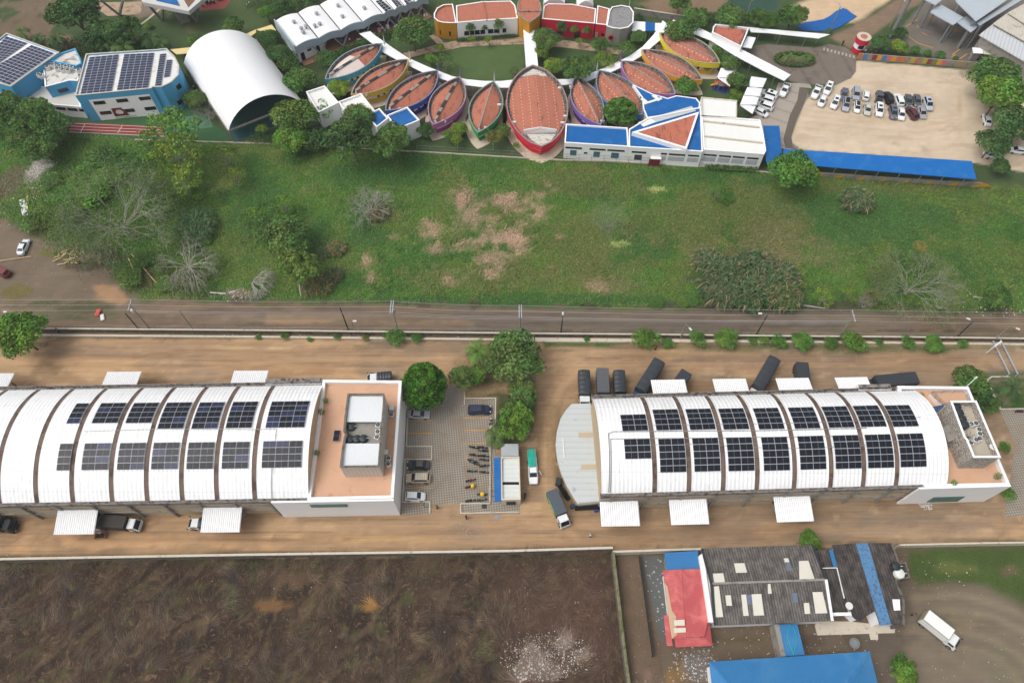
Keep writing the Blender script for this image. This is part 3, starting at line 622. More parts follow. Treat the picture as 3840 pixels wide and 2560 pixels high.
pl=KL(12,pz,843,482,1178,480,1180,560,1132,1150,772,1155,790,1000,812,870,822,855,805,830,815,700)
PL=pent(pl,pz,7.6,'penthouse','grey tiled penthouse with two pale sheet roofs on the left terracotta terrace',M_TILEW,M_CONCD)
mid0,mid1=KK(12,800,740,11.9)[1],KK(12,800,935,11.9)[1]
pi=inset(ccw(pl),.2);xs=[p[0]for p in pi];ys=[p[1]for p in pi]
M_PSHEET=mat('pale_corrugated_sheet',S(226,230,232),.5,.04,.5,ribs=(0,.3,.14))
for nm,ya,yb in(('roof',mid0,max(ys)),('roof',min(ys),mid1)):
    m=MB();top_=yb>mid0+1;xa=KK(12,*((838,650)if top_ else(802,960)),12)[0];xb=KK(12,*((1152,650)if top_ else(1118,1000)),12)[0]
    m.add([(xa+.1,ya,12.0),(xb+.3,ya,12.0),(xb+.35,yb-.1,12.1),(xa+.05,yb-.1,12.1),(xa+.1,ya,11.85),(xb+.3,ya,11.85)],[(0,1,2,3),(4,5,1,0)]);m.build(nm,M_PSHEET,PL)
MB().prism(pi,10.9,11.1).build('equipment_floor',M_CONC,PL)
pr=KL(32,12.8,1675,548,1912,546,2135,1066,1887,1066,1822,906,1800,880)
PR=pent(pr,12.8,7.6,'penthouse','stone clad penthouse with open roof of tanks on the right terrace',M_STONE,M_WHITE,.25)
MB().prism(inset(pr,.2),11.0,11.2).build('equipment_floor',mat('pale_dirty_slab',S(186,176,160),.9,.2,.8,stain=(S(110,104,96),1,.55,.8)),PR)
m=MB();w0=KL(32,10,1600,790,1660,760,1715,900,1655,925);m.prism([(x-.0,y)for x,y in w0],9.5,10.1);m.build('canopy',M_CONC,PR)
c0=KK(32,1640,500,8.8);rd=thing('roof_deck',*c0,'raised peach deck with white railing and blue steps on right terrace','deck')
dk=KL(32,8.6,1490,480,1800,470,1840,580,1600,590);MB().prism(dk,7.6,8.6,k=0,ktop=1).build('platform',[M_WHITE,M_TERR],rd)
m=MB();pp_=[(*p,0)for p in dk]
for zz in(9.0,9.35,9.7):
    for i in range(4):m.bar((dk[i][0],dk[i][1],zz),(dk[(i+1)%4][0],dk[(i+1)%4][1],zz),.05)
for i in range(4):
    for t in(0,.33,.66):a_=dk[i];b_=dk[(i+1)%4];x=a_[0]+(b_[0]-a_[0])*t;y=a_[1]+(b_[1]-a_[1])*t;m.bar((x,y,8.6),(x,y,9.75),.06)
m.build('railing',M_METAL,rd)
m=MB();s0=KK(32,1560,610,8.2)
for i in range(5):m.box(s0[0]+i*.35-.6,s0[1]-.3,7.6+.1+i*.1,.36,1.5,.2+i*.2)
m.build('steps',mat('blue_steps',S(66,96,140),.8,.1),rd)
    # solar arrays
sp_=MB();sp_.box(0,0,0,2.26,1.12,.05,k=0);
for x in(-.553,.553):sp_.box(x,0,.027,1.075,1.05,.012,k=1)
tmp=sp_.build('solar_panel',[M_ALU,M_CELL]);PANEL=tmp.data;bpy.data.objects.remove(tmp)
PANELB=PANEL.copy();PANELB.materials[1]=M_CELLB
def array(H,px,py,cols,rows,label,group,kx=0.0):
    a0_,k0=H.solve(px,py);dk_=1.16/(2*H.A*H.R);a0_+=.0
    (x,y,z),t=H.pt(a0_+cols*1.14,k0-dk_*rows/2,.2)
    r=thing('solar_array',x,y,label,'solar array',group,z=z,world=False)
    for i in range(cols):
        for j in range(rows):
            (X,Y,Z),t=H.pt(a0_+1.15+i*2.3,k0-dk_*(j+.5),.24)
            o=bpy.data.objects.new('solar_panel',PANEL if rnd.random()>.12 or H is HR else PANELB);scene.collection.objects.link(o);o.parent=r;o.location=(X-x,Y-y,Z-z)
            o.rotation_euler=(Matrix.Rotation(math.atan2(H.u.y,H.u.x),3,'Z')@Matrix.Rotation(-t,3,'X')).to_euler()
ORD=['leftmost','second from the left','third from the left','fourth from the left','fifth from the left','sixth from the left','seventh from the left','eighth from the left','ninth from the left']
GL,GRR='solar arrays on the left warehouse roof','solar arrays on the right warehouse roof'
for row,lst in(('rear',((2,710,578,1,4),(2,937,575,2,4),(2,1238,573,2,4),(2,1540,570,2,5),(2,1842,568,2,5),(2,2147,563,2,5),(12,150,560,3,5))),('front',((2,562,940,1,4),(2,788,937,2,4),(2,1110,934,2,4),(2,1420,930,2,4),(2,1740,928,2,4),(2,2060,924,2,4),(12,72,917,3,4)))):
    for i,(cr,x,y,c,r)in enumerate(lst):
        lb={0:'narrow four panel solar array at left end of %s row, left warehouse',6:'wide three column solar array at right end of %s row, left warehouse'}.get(i,'solar array '+ORD[i]+' in the %s row on left warehouse roof')%row
        array(HL,*K2(cr,x,y),c,r,lb,GL)
for row,lst in(('rear',((22,990,682,2,3),(22,1285,635,2,4),(22,1587,630,2,4),(22,1888,626,2,4),(22,2205,622,2,4),(32,175,616,2,4),(32,482,608,2,4),(32,770,601,2,4),(32,1058,597,2,4))),('front',((22,1023,900,2,3),(22,1337,897,2,5),(22,1648,890,2,5),(22,1958,885,2,5),(22,2280,882,2,5),(32,260,872,2,5),(32,582,865,2,5),(32,877,858,2,5),(32,1173,850,2,5)))):
    for i,(cr,x,y,c,r)in enumerate(lst):
        lb='short three row solar array at left end of %s row, right warehouse'%row if i==0 else 'solar array %s in the %s row on right warehouse roof'%(ORD[i],row)
        array(HR,*K2(cr,x,y),c,r,lb,GRR)
x,y=KK(12,740,865,8.0);r=thing('solar_array',x,y,'lone solar panel leaning low on the left terracotta terrace','solar panel',z=8.0,world=False)
o=bpy.data.objects.new('solar_panel',PANEL);scene.collection.objects.link(o);o.parent=r;o.rotation_euler=(0,.1,R_(90));m=MB();m.box(-.5,-.8,-.2,.05,.05,.4);m.box(.5,.8,-.2,.05,.05,.4);m.build('stand',M_METAL,r)
        # curved annex
an=KL(22,3.5,548,573,722,566,770,900,812,1475,605,1495,560,1425,505,1330,450,1200,415,1080,400,950,412,830,445,710,495,630)
c=(sum(p[0]for p in an)/len(an),sum(p[1]for p in an)/len(an));AN=thing('annex',*c,'low curved annex with grey sheet roof against the right warehouse','annex')
MB().prism(inset(an,.35),0,3.2).build('wall',M_BLOCK,AN);m=MB();m.prism(an,3.2,3.5);m.build('roof',M_GREYSHEET,AN)
m=MB();af=ccw(an);k0=min(range(len(af)),key=lambda i:(af[i][0]-KK(22,605,1495,3.5)[0])**2+(af[i][1]-KK(22,605,1495,3.5)[1])**2)
m.wall([KK(22,605,1497,3.5),KK(22,812,1477,3.5)],.35,3.0,3.7);m.build('parapet',M_CONC,AN)
m=MB();m.box(*KK(22,700,1512,2.0),1.3,4.6,.5,1.6,.05);m.build('opening',M_DOOR,AN)
for a_,b_ in((KK(22,612,860,3.5),KK(22,745,857,3.5)),(KK(22,636,1155,3.5),KK(22,772,1150,3.5))):
    m=MB();m.bar((*a_,3.53),(*b_,3.53),1.0,.05);m.build('patch_sheet',mat('beige_patch',S(190,176,150),.8,.1,1),AN)
m=MB();m.tube([(*KK(22,468,890,3.6),3.62),(*KK(22,482,1070,3.6),3.62)],.08,6);m.build('pipe',M_WHITE,AN)
    # guard booth by the small car park
bo=ZL('Q5',2.9,1100,425,1420,418,1442,1165,1107,1172);c=(sum(p[0]for p in bo)/4,sum(p[1]for p in bo)/4)
BO=thing('guard_booth',*c,'small white block house with bright blue side awning beside the paved car park','guard house')
o_=ccw(bo);m=MB();m.ring(o_,inset(o_,.22),0,2.95);m.build('wall',mat('cream_render',S(214,204,184),.9,.12,.7,stain=(S(150,138,118),.8,.6,.85)),BO)
M_PALE=mat('pale_sheet',S(214,218,214),.5,.05,.5,ribs=(R_(90),.9,.1))
zmid=ZZ('Q5',1260,890,2.6)[1];ii=inset(o_,.22);ylo=min(p[1]for p in ii);yhi=max(p[1]for p in ii);xlo=min(p[0]for p in ii);xhi=max(p[0]for p in ii)
m=MB();m.box((xlo+xhi)/2+.05,(zmid-.15+ylo)/2,2.45,xhi-xlo-.1,zmid-.15-ylo,.1);m.box((xlo+xhi)/2+.05,(zmid+.4+yhi)/2,2.45,xhi-xlo-.1,yhi-zmid-.4,.1);m.build('roof',M_PALE,BO)
m=MB();m.box((xlo+xhi)/2,zmid+.12,2.2,xhi-xlo,.7,.1);m.build('roof_gap',M_DOOR,BO)
aw=ZL('Q5',2.5,975,440,1094,434,1106,1195,988,1205);m=MB();m.prism(aw,2.35,[2.4,2.6,2.6,2.4]);m.build('awning',M_BLUE,BO)
m=MB();m.box(*ZZ('Q5',1275,1222,1.3),1.3,1.7,.3,1.3);m.build('window',M_DARKM,BO)
sh=ZL('Q5',2.6,1100,200,1400,200,1405,410,1104,415);SH=thing('lean_to',*sh[0],'grey ribbed lean-to roof behind the small white guard house','lean-to')
MB().prism(sh,2.45,2.6).build('roof',mat('ribbed_grey',S(176,182,186),.5,.05,.5,ribs=(R_(90),.35,.25)),SH);MB().prism(inset(sh,.3),0,2.44).build('wall',M_CONC,SH)
    # paved car park, kerbs, lines
def sheet(name,poly,m_,z=.01,kind='structure'):
    mb=MB();mb.add([(x,y,z)for x,y in ccw(poly)],[tuple(range(len(poly)))]);o=mb.build(name,m_);o['kind']=kind;return o
sheet('paved_lot',KL(12,0,1300,560,1660,590,1915,590,1915,525,2202,525,2202,1040,2420,1040,2425,1585,1880,1585,1880,1492,1597,1492,1597,1585,1250,1590),M_PAVE,.012)
sheet('concrete_path',KL(12,0,1665,588,1908,588,1905,480,1900,415,1750,400,1690,480),mat('worn_concrete',S(152,142,128),.95,.15,.5,stain=(S(120,106,90),.5,.5,.8)),.016)
def kerb(name,label,path,w=.22,h=.28,m_=M_CONCL,cat='kerb',group=None):
    mb=MB();mb.wall(path,w,0,h);o=mb.build(name,m_);return tag(o,label,cat,group)
kerb('kerb','pale low kerb wall around the left bays of the paved car park',KL(12,0,1398,600,1383,965,1616,966,1614,1086,1370,1084,1347,1475,1598,1474,1598,1580))
kerb('kerb','pale low kerb wall right and front of the motorcycle bays',KL(12,0,1918,470,1918,585),.2,.25)
kerb('kerb','pale low kerb wall behind the dark blue car and beside the motorcycles',KL(12,0,1920,526,2203,526,2200,760,2152,790,2150,1490,1882,1492,1882,1580,2420,1568),.2,.3)
m=MB()
for a in((1400,726,1625,724),(1392,843,1620,841),(1362,1344,1605,1342),(1372,1218,1395,1218),(1915,702,2140,700),(1912,816,2125,814),(1910,937,2115,935),(1924,1322,1924,1372),(1935,1045,1935,1100)):
    p0=KK(12,a[0],a[1]);p1=KK(12,a[2],a[3]);m.bar((*p0,.022),(*p1,.022),.13,.006)
o=m.build('parking_lines',M_YEL);o['kind']='structure'
    # perimeter walls
def pwall(name,label,path,h,w,m_,capm=None,capw=.12,cat='wall',group=None):
    r=thing(name,*path[len(path)//2],label,cat,group);mb=MB();mb.wall(path,w,0,h);mb.build('wall',m_,r)
    if capm:mb=MB();mb.wall(path,w+capw,h,h+.12);mb.build('coping',capm,r)
    return r
WL=[P(-260,1232),KK(1,430,1478),KK(1,2352,1495),KK(11,1200,1508),KK(21,0,1522),KK(21,1200,1532),KK(31,0,1546),KK(31,1200,1556),KK(31,2352,1570),P(4100,1286)]
pwall('perimeter_wall','long grimy wall with thin cream coping along the dirt road',[(x,y)for x,y in WL],1.3,.2,M_CONCD,M_CONCL,.12)
W2=[P(-260,1256),KK(1,0,1515),KK(1,2352,1534),KK(11,2352,1560),KK(22,0,-8),KK(22,2352,10),KK(32,1200,22),KK(32,2352,36),P(4100,1296)]
kerb('retaining_wall','broad low cream kerb wall with flat top behind the shrubs',W2,.42,.5,M_CONCL,'wall')
W3=[P(-260,2126),KK(3,0,490),KK(3,2352,448),KK(13,2352,414),KK(23,700,392),KK(23,915,386)]
pwall('perimeter_wall','pale coped wall between brown field and front dirt yard',[(x,y+.6)for x,y in W3],2.2,.2,M_CONCD,M_CONCL,.2)
pwall('perimeter_wall','short pale wall behind the blue lean-to roof',[KK(23,915,388),KK(23,1400,372),KK(23,1740,362)],2.0,.25,M_CONCL,M_CONCL,.1)
pwall('perimeter_wall','pale low wall along the grass at lower right',[KK(33,1165,322),KK(33,1900,305),KK(33,2352,298),P(4100,2042)],1.6,.25,M_CONCL,M_CONCL,.05)
pwall('boundary_wall','mossy wall running away along the brown field',[KK(23,915,392),KK(23,960,780),KK(23,1005,1180),KK(23,1060,1600)],2.1,.35,M_CONCD,M_MOSS,.15)
pwall('boundary_wall','thin dark wall between two strips of dry weeds',[KK(23,1165,412),KK(23,1195,620),KK(23,1290,1330)],1.2,.12,M_DARKM)
    # VEHICLES
q=N('car_paint');oi=q.n('ObjectInfo');q.l(oi.outputs['Color'],q.b.inputs['Base Color']);q.b.inputs['Roughness'].default_value=.35;q.b.inputs['Specular IOR Level'].default_value=.5;q.b.inputs['Coat Weight'].default_value=.4;M_PAINT=q.m
M_TYRE=mat('tyre_rubber',S(30,30,30),.9,.1);M_RIM=mat('wheel_rim',S(150,152,156),.4,0,metal=.5)
M_LAMP=mat('headlight_glass',S(214,218,220),.15,0,spec=.7);M_TAIL=mat('tail_light',S(150,24,22),.3,0);M_PLATE=mat('number_plate',S(222,190,60),.6,0)
def loft(m,secs,k=0):
    """secs: list of (x, half width bottom, half width top, z0, z1)"""
    V=[]
    for x,wb,wt,z0,z1 in secs:
        zm=z0+(z1-z0)*.62;r=min(.09,(z1-z0)*.3)
        V+=[(x,-wb*.94,z0),(x,-wb,z0+.14),(x,-wb*1.0,zm),(x,-wt,z1-r),(x,-wt*.88,z1),(x,wt*.88,z1),(x,wt,z1-r),(x,wb,zm),(x,wb,z0+.14),(x,wb*.94,z0)]
    n=10;F=[]
    for i in range(len(secs)-1):
        for j in range(n):F.append((i*n+j,i*n+(j+1)%n,(i+1)*n+(j+1)%n,(i+1)*n+j))
    F.append(tuple(range(n))[::1]);F.append(tuple((len(secs)-1)*n+j for j in range(n-1,-1,-1)))
    F=[tuple(reversed(f))for f in F]
    m.add(V,F,k)
def wheel(root,x,y,r=.33,w=.22,dual=False):
    m=MB();n=14;s_=1 if y>0 else-1
    m.tube([(x,y-w/2*s_,r),(x,y+w/2*s_,r)],r,n);t=m.build('wheel',M_TYRE,root)
    m=MB();m.tube([(x,y+(w/2-.02)*s_,r),(x,y+(w/2+.015)*s_,r)],r*.62,10);m.build('rim',M_RIM,t)
def glasspanel(root,pts,name='window',out=.012):
    a,b,c=Vector(pts[0]),Vector(pts[1]),Vector(pts[2]);nrm=(b-a).cross(c-a).normalized()*out;m=MB();V=[Vector(p)+nrm for p in pts]+[Vector(p)-nrm for p in pts];n=len(pts)
    m.add(V,[tuple(range(n)),tuple(range(2*n-1,n-1,-1))]+[(i,n+i,n+(i+1)%n,(i+1)%n)for i in range(n)]);return m.build(name,M_GLASS,root)
def cabin(root,x0,x1,xt0,xt1,zb,zt,wb,wt,name='cabin',roofsplit=True,sunroof=False,blackroof=False):
    """x0 rear base, x1 front base, xt0/xt1 roof ends"""
    V=[(x0,-wb,zb),(x1,-wb,zb),(x1,wb,zb),(x0,wb,zb),(xt0,-wt,zt-.05),(xt1,-wt,zt-.05),(xt1,wt,zt-.05),(xt0,wt,zt-.05),(xt0+.08,-wt*.86,zt),(xt1-.08,-wt*.86,zt),(xt1-.08,wt*.86,zt),(xt0+.08,wt*.86,zt)]
    m=MB();m.add(V,[(0,1,5,4),(1,2,6,5),(2,3,7,6),(3,0,4,7),(4,5,9,8),(5,6,10,9),(6,7,11,10),(7,4,8,11),(8,9,10,11)]);cb=m.build(name,M_PAINT,root)
    def P3(a,b,t):return tuple(a[i]+(b[i]-a[i])*t for i in range(3))
    def panel(i,j,k,l,s0,s1,t0,t1):
        A,B,C,D=V[i],V[j],V[k],V[l];return[P3(P3(A,B,s),P3(D,C,s),t)for s,t in((s0,t0),(s1,t0),(s1,t1),(s0,t1))]
    glasspanel(root,panel(1,2,6,5,.05,.95,.06,.97),'windscreen');glasspanel(root,panel(3,0,4,7,.07,.93,.2,.93),'rear_window')
    for a,b,c,d in((0,1,5,4),(2,3,7,6)):glasspanel(root,panel(a,b,c,d,.06 if a else .1,.9 if a else .94,.18,.92),'side_window')
    if sunroof:m=MB();m.box((xt0+xt1)/2+.25,0,zt+.008,.75,wt*1.2,.016);m.build('sunroof',M_GLASS,root)
    if blackroof:m=MB();m.box((xt0+xt1)/2,0,zt+.008,(xt1-xt0)*.86,wt*1.6,.016);m.build('glass_roof',M_GLASS,root)
def car_proto(kind):
    nm={'sedan':'sedan_car','suv':'suv_car','hatch':'hatchback_car','pickup':'pickup_truck'}[kind.split('_')[0]]
    r=thing(nm,0,0,'x',nm.split('_')[0]if False else 'car',world=False);m=MB();sun='sun' in kind;blk='blk' in kind
    if kind.startswith('sedan'):
        loft(m,[(-2.2,.55,.5,.38,.72),(-2.1,.74,.68,.24,.9),(-1.5,.88,.8,.2,.98),(0,.9,.82,.2,.96),(1.1,.9,.8,.2,.9),(1.85,.84,.7,.22,.74),(2.15,.64,.5,.32,.6)]);zt=1.43;cb=(-1.65,1.15,-.95,.35,.88,zt,.76,.6);L=2.2;wb=1.32
    elif kind.startswith('suv'):
        loft(m,[(-2.3,.66,.6,.4,.95),(-2.22,.84,.76,.3,1.1),(-1.5,.93,.86,.26,1.14),(0,.94,.87,.26,1.12),(1.2,.94,.86,.26,1.08),(2.0,.88,.76,.28,.95),(2.3,.7,.58,.38,.76)]);zt=1.75;cb=(-2.15,1.25,-1.85,.5,1.04,zt,.82,.68);L=2.3;wb=1.4
    elif kind.startswith('hatch'):
        loft(m,[(-1.85,.64,.58,.38,.85),(-1.78,.78,.7,.26,1.0),(-1.2,.84,.78,.22,1.02),(0,.86,.79,.22,1.0),(1.0,.85,.78,.22,.95),(1.6,.8,.7,.24,.8),(1.88,.62,.5,.32,.62)]);zt=1.52;cb=(-1.75,1.1,-1.4,.4,.93,zt,.74,.6);L=1.85;wb=1.15
    else:
        loft(m,[(-2.6,.84,.84,.45,.62),(-2.5,.86,.86,.4,.66),(-1.0,.9,.88,.38,.66),(-.9,.92,.86,.34,1.08),(1.0,.93,.86,.3,1.08),(2.1,.88,.78,.32,.98),(2.5,.72,.6,.42,.8)]);zt=1.76;cb=(-.95,1.05,-.7,.45,1.02,zt,.8,.68);L=2.55;wb=1.6
    m.build('body',M_PAINT,r,smooth=False)
    cabin(r,*cb,sunroof=sun,blackroof=blk)
    for x in(-wb,wb):
        for y in(-.8 if L<2 else-.86,.8 if L<2 else .86):wheel(r,x,y,.31 if L<2.25 else .37)
    for s_ in(-1,1):
        m=MB();m.box(L-.17,s_*.58,.66 if L<2.25 else .84,.22,.26,.13);m.build('headlight',M_LAMP,r)
        m=MB();m.box(-L+.07,s_*.62,.8 if L<2.25 else .98,.1,.2,.16);m.build('tail_light',M_TAIL,r)
        m=MB();m.box(cb[1]-.45,s_*(cb[6]+.2),cb[4]+.1,.12,.18,.12);m.build('mirror',M_PAINT,r)
    m=MB();m.box(L-.02 if kind!='hatch' else L-.03,0,.42,.04,.42,.13);m.build('number_plate',M_PLATE,r)
    if kind.startswith('pickup'):
        m=MB();m.wall([(-1.02,-.84),(-2.52,-.84),(-2.52,.84),(-1.02,.84)],.1,.62,1.1);m.build('cargo_bed',M_PAINT,r)
        m=MB();m.box(-1.76,0,.7,1.42,1.56,.03);m.build('bed_floor',M_DARKM,r)
    return r
PW,PS,PG,PB,PD=S(236,238,238),S(178,182,186),S(92,96,102),S(30,32,36),S(84,34,42)
C={k:car_proto(k)for k in('sedan','suv','suv_sun','hatch','hatch_blk','suv_blk','pickup')}
G1='cars parked in the paved car park'
def heading(p0,p1):return math.atan2(p1[1]-p0[1],p1[0]-p0[0])
def car(kind,p,front,label,color,group,h=.8):
    """p centre pixel, front pixel ahead of it"""
    a=P(*p,h);b=P(*front,h);return place(C[kind],a[0],a[1],heading(a,b),label,group,color)
car('sedan',K2(12,1495,665),K2(12,1590,668),'silver sedan parked in the first bay beside the round bushy tree',PS,G1)
car('suv',K2(12,2052,625),K2(12,2150,622),'dark blue car with an open door in the upper right bay',S(28,38,70),G1)
car('sedan',K2(12,1490,1130),K2(12,1400,1130),'dark grey sedan parked below the empty kerbed bay',S(58,58,62),G1)
car('suv',K2(12,1490,1253),K2(12,1400,1253),'beige off-road car with roof rack in the paved car park',S(196,178,150),G1)
car('hatch',K2(12,1462,1418),K2(12,1560,1420),'white hatchback in the lowest bay beside the white terrace building',PW,G1)
rx,ry=P(*K2(12,1520,1238),1.85);m=MB()
for i in range(5):m.box(rx-.9+i*.42,ry,1.86,.07,1.2,.04)
for s_ in(-.6,.6):m.box(rx-.05,ry+s_,1.83,2.0,.05,.05)
tag(m.build('roof_rack',M_OFFW),'white ladder roof rack on top of the beige off-road car','roof rack')
G2='cars parked on the pale gravel lot'
lot=[('pickup',345,270,285,395,'long white pickup with dark cargo bed at left end of the gravel lot',PW,'suv'),('suv_sun',530,215,490,310,'white car with dark sunroof behind the small white sedan in gravel lot',PW),('sedan',440,405,405,485,'small white sedan in front of the white sunroof car in gravel lot',PW),('suv_sun',640,435,600,530,'white car with square sunroof, third of the front row in gravel lot',PW),('sedan',787,295,770,370,'slate grey sedan at left of the rear row in gravel lot',S(96,102,118)),('suv',970,295,968,380,'silver blue car with open door in the rear row of gravel lot',S(160,166,180)),('hatch',1130,320,1145,240,'white hatchback with curved rear window turned away in gravel lot',PW),('suv_blk',815,470,800,560,'silver car with black glass roof in front row of gravel lot',S(176,180,192)),('hatch_blk',990,505,985,580,'small white hatchback with black roof in front row of gravel lot',PW),('sedan',1155,535,1150,615,'pale champagne sedan in front row of gravel lot',S(196,198,190)),('suv_sun',1335,550,1340,660,'large white car with sunroof and yellow plate in front row of gravel lot',PW),('pickup',1340,345,1350,250,'charcoal pickup beside the black car in rear row of gravel lot',S(84,86,92)),('suv',1480,360,1455,290,'black car next to the charcoal pickup in gravel lot',PB),('suv',1645,395,1620,320,'white car turned away between black and dark green cars',PW),('sedan',1800,400,1810,480,'dark green grey sedan in the rear row of gravel lot',S(78,86,88)),('sedan',1935,400,1945,480,'dark slate sedan second from right end of rear row',S(82,92,104)),('suv_sun',2105,455,2135,545,'silver estate with roof rails at right end of gravel lot',S(182,190,200)),('suv_sun',1555,590,1570,680,'dark grey sunroof car beside the white one in front row',S(100,104,116)),('sedan',1685,610,1690,690,'white sedan between the grey car and the maroon car',PW),('suv',1850,600,1800,530,'maroon car turned away in the front row of gravel lot',PD),('sedan',2015,585,2035,660,'light grey sedan at right end of the front row',S(160,162,166))]
for L_ in lot:
    k,x,y,fx,fy,lb,colr=L_[:7];s_=ZR['Q6'];car(k,(s_[0]+x/s_[2],s_[1]+y/s_[2]),(s_[0]+fx/s_[2],s_[1]+fy/s_[2]),lb,colr,G2)
def q1(x,y):return(2420+x/4.2,300+y/4.2)
G3='cars parked beside the white shade sails'
for k,x,y,fx,fy,lb,colr in(('suv_sun',1950,215,1850,180,'white car with sunroof, uppermost beside the white shade sails',PW),('suv',1900,300,1800,270,'white car with black roof bars, second below the shade sails',PW),('suv',1880,400,1780,365,'long white car, third beside the white shade sails',PW),('hatch',1830,505,1920,550,'white hatchback, lowest and facing out beside the shade sails',PW)):car(k,q1(x,y),q1(fx,fy),lb,colr,G3)
car('pickup',q1(2195,155),q1(2155,240),'white pickup on the driveway at the end of the long canopy',PW,'cars on the driveway')
car('sedan',K2(1,210,695),K2(1,235,640),'white car standing on the bare dirt at far left',S(226,234,236),'cars on the left dirt clearing')
car('suv',K2(1,5,925),K2(1,-60,900),'dark red car cut by the left edge on the dirt clearing',S(120,28,34),'cars on the left dirt clearing')
G4='cars half hidden by the right trees'
car('sedan',K2(30,2015,1095),K2(30,2000,1040),'white car peeking out below the bright green tree',PW,G4)
car('suv',K2(30,2075,1420),K2(30,2160,1425),'white car parked below the lower trees at right',PW,G4)
car('sedan',K2(30,2300,1375),K2(30,2220,1365),'white car with blue stripe at the dark shade cloth, right edge',PW,G4)
for k in list(C):
    if not C[k].get('_used'):
        for ch in list(C[k].children_recursive):bpy.data.objects.remove(ch)
        bpy.data.objects.remove(C[k])
        # trucks
M_TARP=mat('black_tarpaulin',S(56,61,66),.38,.25,1.2,obj=False);M_TARPG=mat('grey_tarpaulin',S(92,94,98),.7,.2,1.5,ribs=None)
M_TARP.node_tree.nodes['Principled BSDF'].inputs['Specular IOR Level'].default_value=.4
def truck(px,front,label,L=8.0,W=2.4,hb=3.2,cab='white',tarp=None,rounded=True,name='covered_truck',cat='truck',group='trucks beside the warehouses',cargo_col=None,hc=1.6,cabL=1.9,show_logo=None,zc=None):
    zc=hb if zc is None else zc
    a=Vector(P(*px,zc));b=Vector(P(*front,zc));rz=math.atan2(b.y-a.y,b.x-a.x);r=thing(name,a.x,a.y,label,cat,group,rz=0,world=False);r.rotation_euler=(0,0,rz)
    tarp=tarp or M_TARP;bl=L-cabL-.15;x0=-L/2;x1=x0+bl;cm={'white':mat('cab_white',S(232,234,234),.4,.04,1),'dark':M_DARKM,'blue':mat('cab_blue',S(52,70,110),.4,.1,1)}[cab]
    m=MB();n=8 if rounded else 1;prof=[(-W/2,1.0),(-W/2,hb-(.45 if rounded else .04))]
    if rounded:prof+=[(W/2*math.sin(-math.pi/2+math.pi*i/8)*1.0,hb-.45+.45*math.cos(-math.pi/2+math.pi*i/8))for i in range(1,8)]
    else:prof+=[(-W/2+.06,hb),(W/2-.06,hb)]
    prof+=[(W/2,hb-(.45 if rounded else .04)),(W/2,1.0)];nn=len(prof);seg=10;V=[]
    for i in range(seg+1):
        x=x0+bl*i/seg;sag=.03*(1 if i%2 else-1)if rounded else 0
        V+=[(x,y,z+(sag if z>hb-.5 and 0<j<nn-1 else 0))for j,(y,z)in enumerate(prof)]
    F=[(i*nn+j,i*nn+j+1,(i+1)*nn+j+1,(i+1)*nn+j)for i in range(seg)for j in range(nn-1)]+[tuple(range(nn))[::-1],tuple(seg*nn+j for j in range(nn))]
    m.add(V,F);bx=m.build('tarpaulin_cover' if cargo_col is None else 'cargo_box',tarp if cargo_col is None else cargo_col,r)
    m=MB();m.box((x0+x1)/2,0,.85,bl,W*.96,.3);m.box(0,0,.62,L*.95,.8,.2);m.build('chassis',M_DARKM,r)
    xc=x1+.15;m=MB();V=[(xc,-W*.45,.5),(xc+cabL,-W*.45,.5),(xc+cabL,W*.45,.5),(xc,W*.45,.5),(xc,-W*.42,2.2*hc/1.6),(xc+cabL*.62,-W*.4,2.2*hc/1.6),(xc+cabL*.62,W*.4,2.2*hc/1.6),(xc,W*.42,2.2*hc/1.6),(xc+cabL,-W*.45,1.25),(xc+cabL,W*.45,1.25)]
    m.add(V,[(0,1,8,5,4),(1,2,9,8),(2,3,7,6,9),(3,0,4,7),(4,5,6,7),(5,8,9,6)]);m.build('cab',cm,r,bevel=.05)
    def lp(A,B,t):return tuple(A[i]+(B[i]-A[i])*t for i in range(3))
    A,B,C_,D=V[8],V[9],V[6],V[5];glasspanel(r,[lp(lp(A,B,s),lp(D,C_,s),t)for s,t in((.06,.12),(.94,.12),(.94,.9),(.06,.9))],'windscreen',.03)
    for s_ in(-1,1):
        m=MB();m.box(xc+cabL*.42,s_*W*.443,1.65,cabL*.5,.04,.55);m.build('side_window',M_GLASS,r)
        m=MB();m.box(xc+cabL+.02,s_*W*.34,.8,.06,.3,.18);m.build('headlight',M_LAMP,r)
        m=MB();m.box(xc+cabL*.9,s_*(W*.5+.12),1.7,.1,.2,.4);m.build('mirror',M_DARKM,r)
    for x in(x0+bl*.22,xc+cabL*.55)+((x0+bl*.22+1.1,)if L>9 else()):
        for s_ in(-1,1):wheel(r,x,s_*W*.42,.45,.3)
    return r,bx,x0,x1
GT='trucks beside the warehouses'
tN=[((22,665,380),(22,672,560),'black covered truck with white cab, leftmost of the three parked side by side',7.6,2.3,'white'),]
truck(K2(22,668,420),K2(22,674,560),'black covered truck with white cab beside the curved annex roof',7.2,2.35,3.3,'white',zc=2.6)
truck(K2(22,836,410),K2(22,842,560),'grey creased tarpaulin truck between two black covered trucks',7.4,2.35,3.3,'dark',tarp=M_TARPG,rounded=False,zc=2.6)
truck(K2(22,992,410),K2(22,1000,560),'short black covered truck right of the grey tarpaulin truck',6.9,2.3,3.1,'dark',zc=2.6)
truck(K2(22,1246,350),K2(22,1150,500),'long round topped black covered truck slanting toward the warehouse beside the grey three',10.0,2.5,3.6,'blue',zc=2.9)
truck(K2(22,1540,370),K2(22,1490,440),'dark truck mostly hidden under the first rear white awning',5.6,2.3,3.0,'dark',rounded=False,zc=2.8)
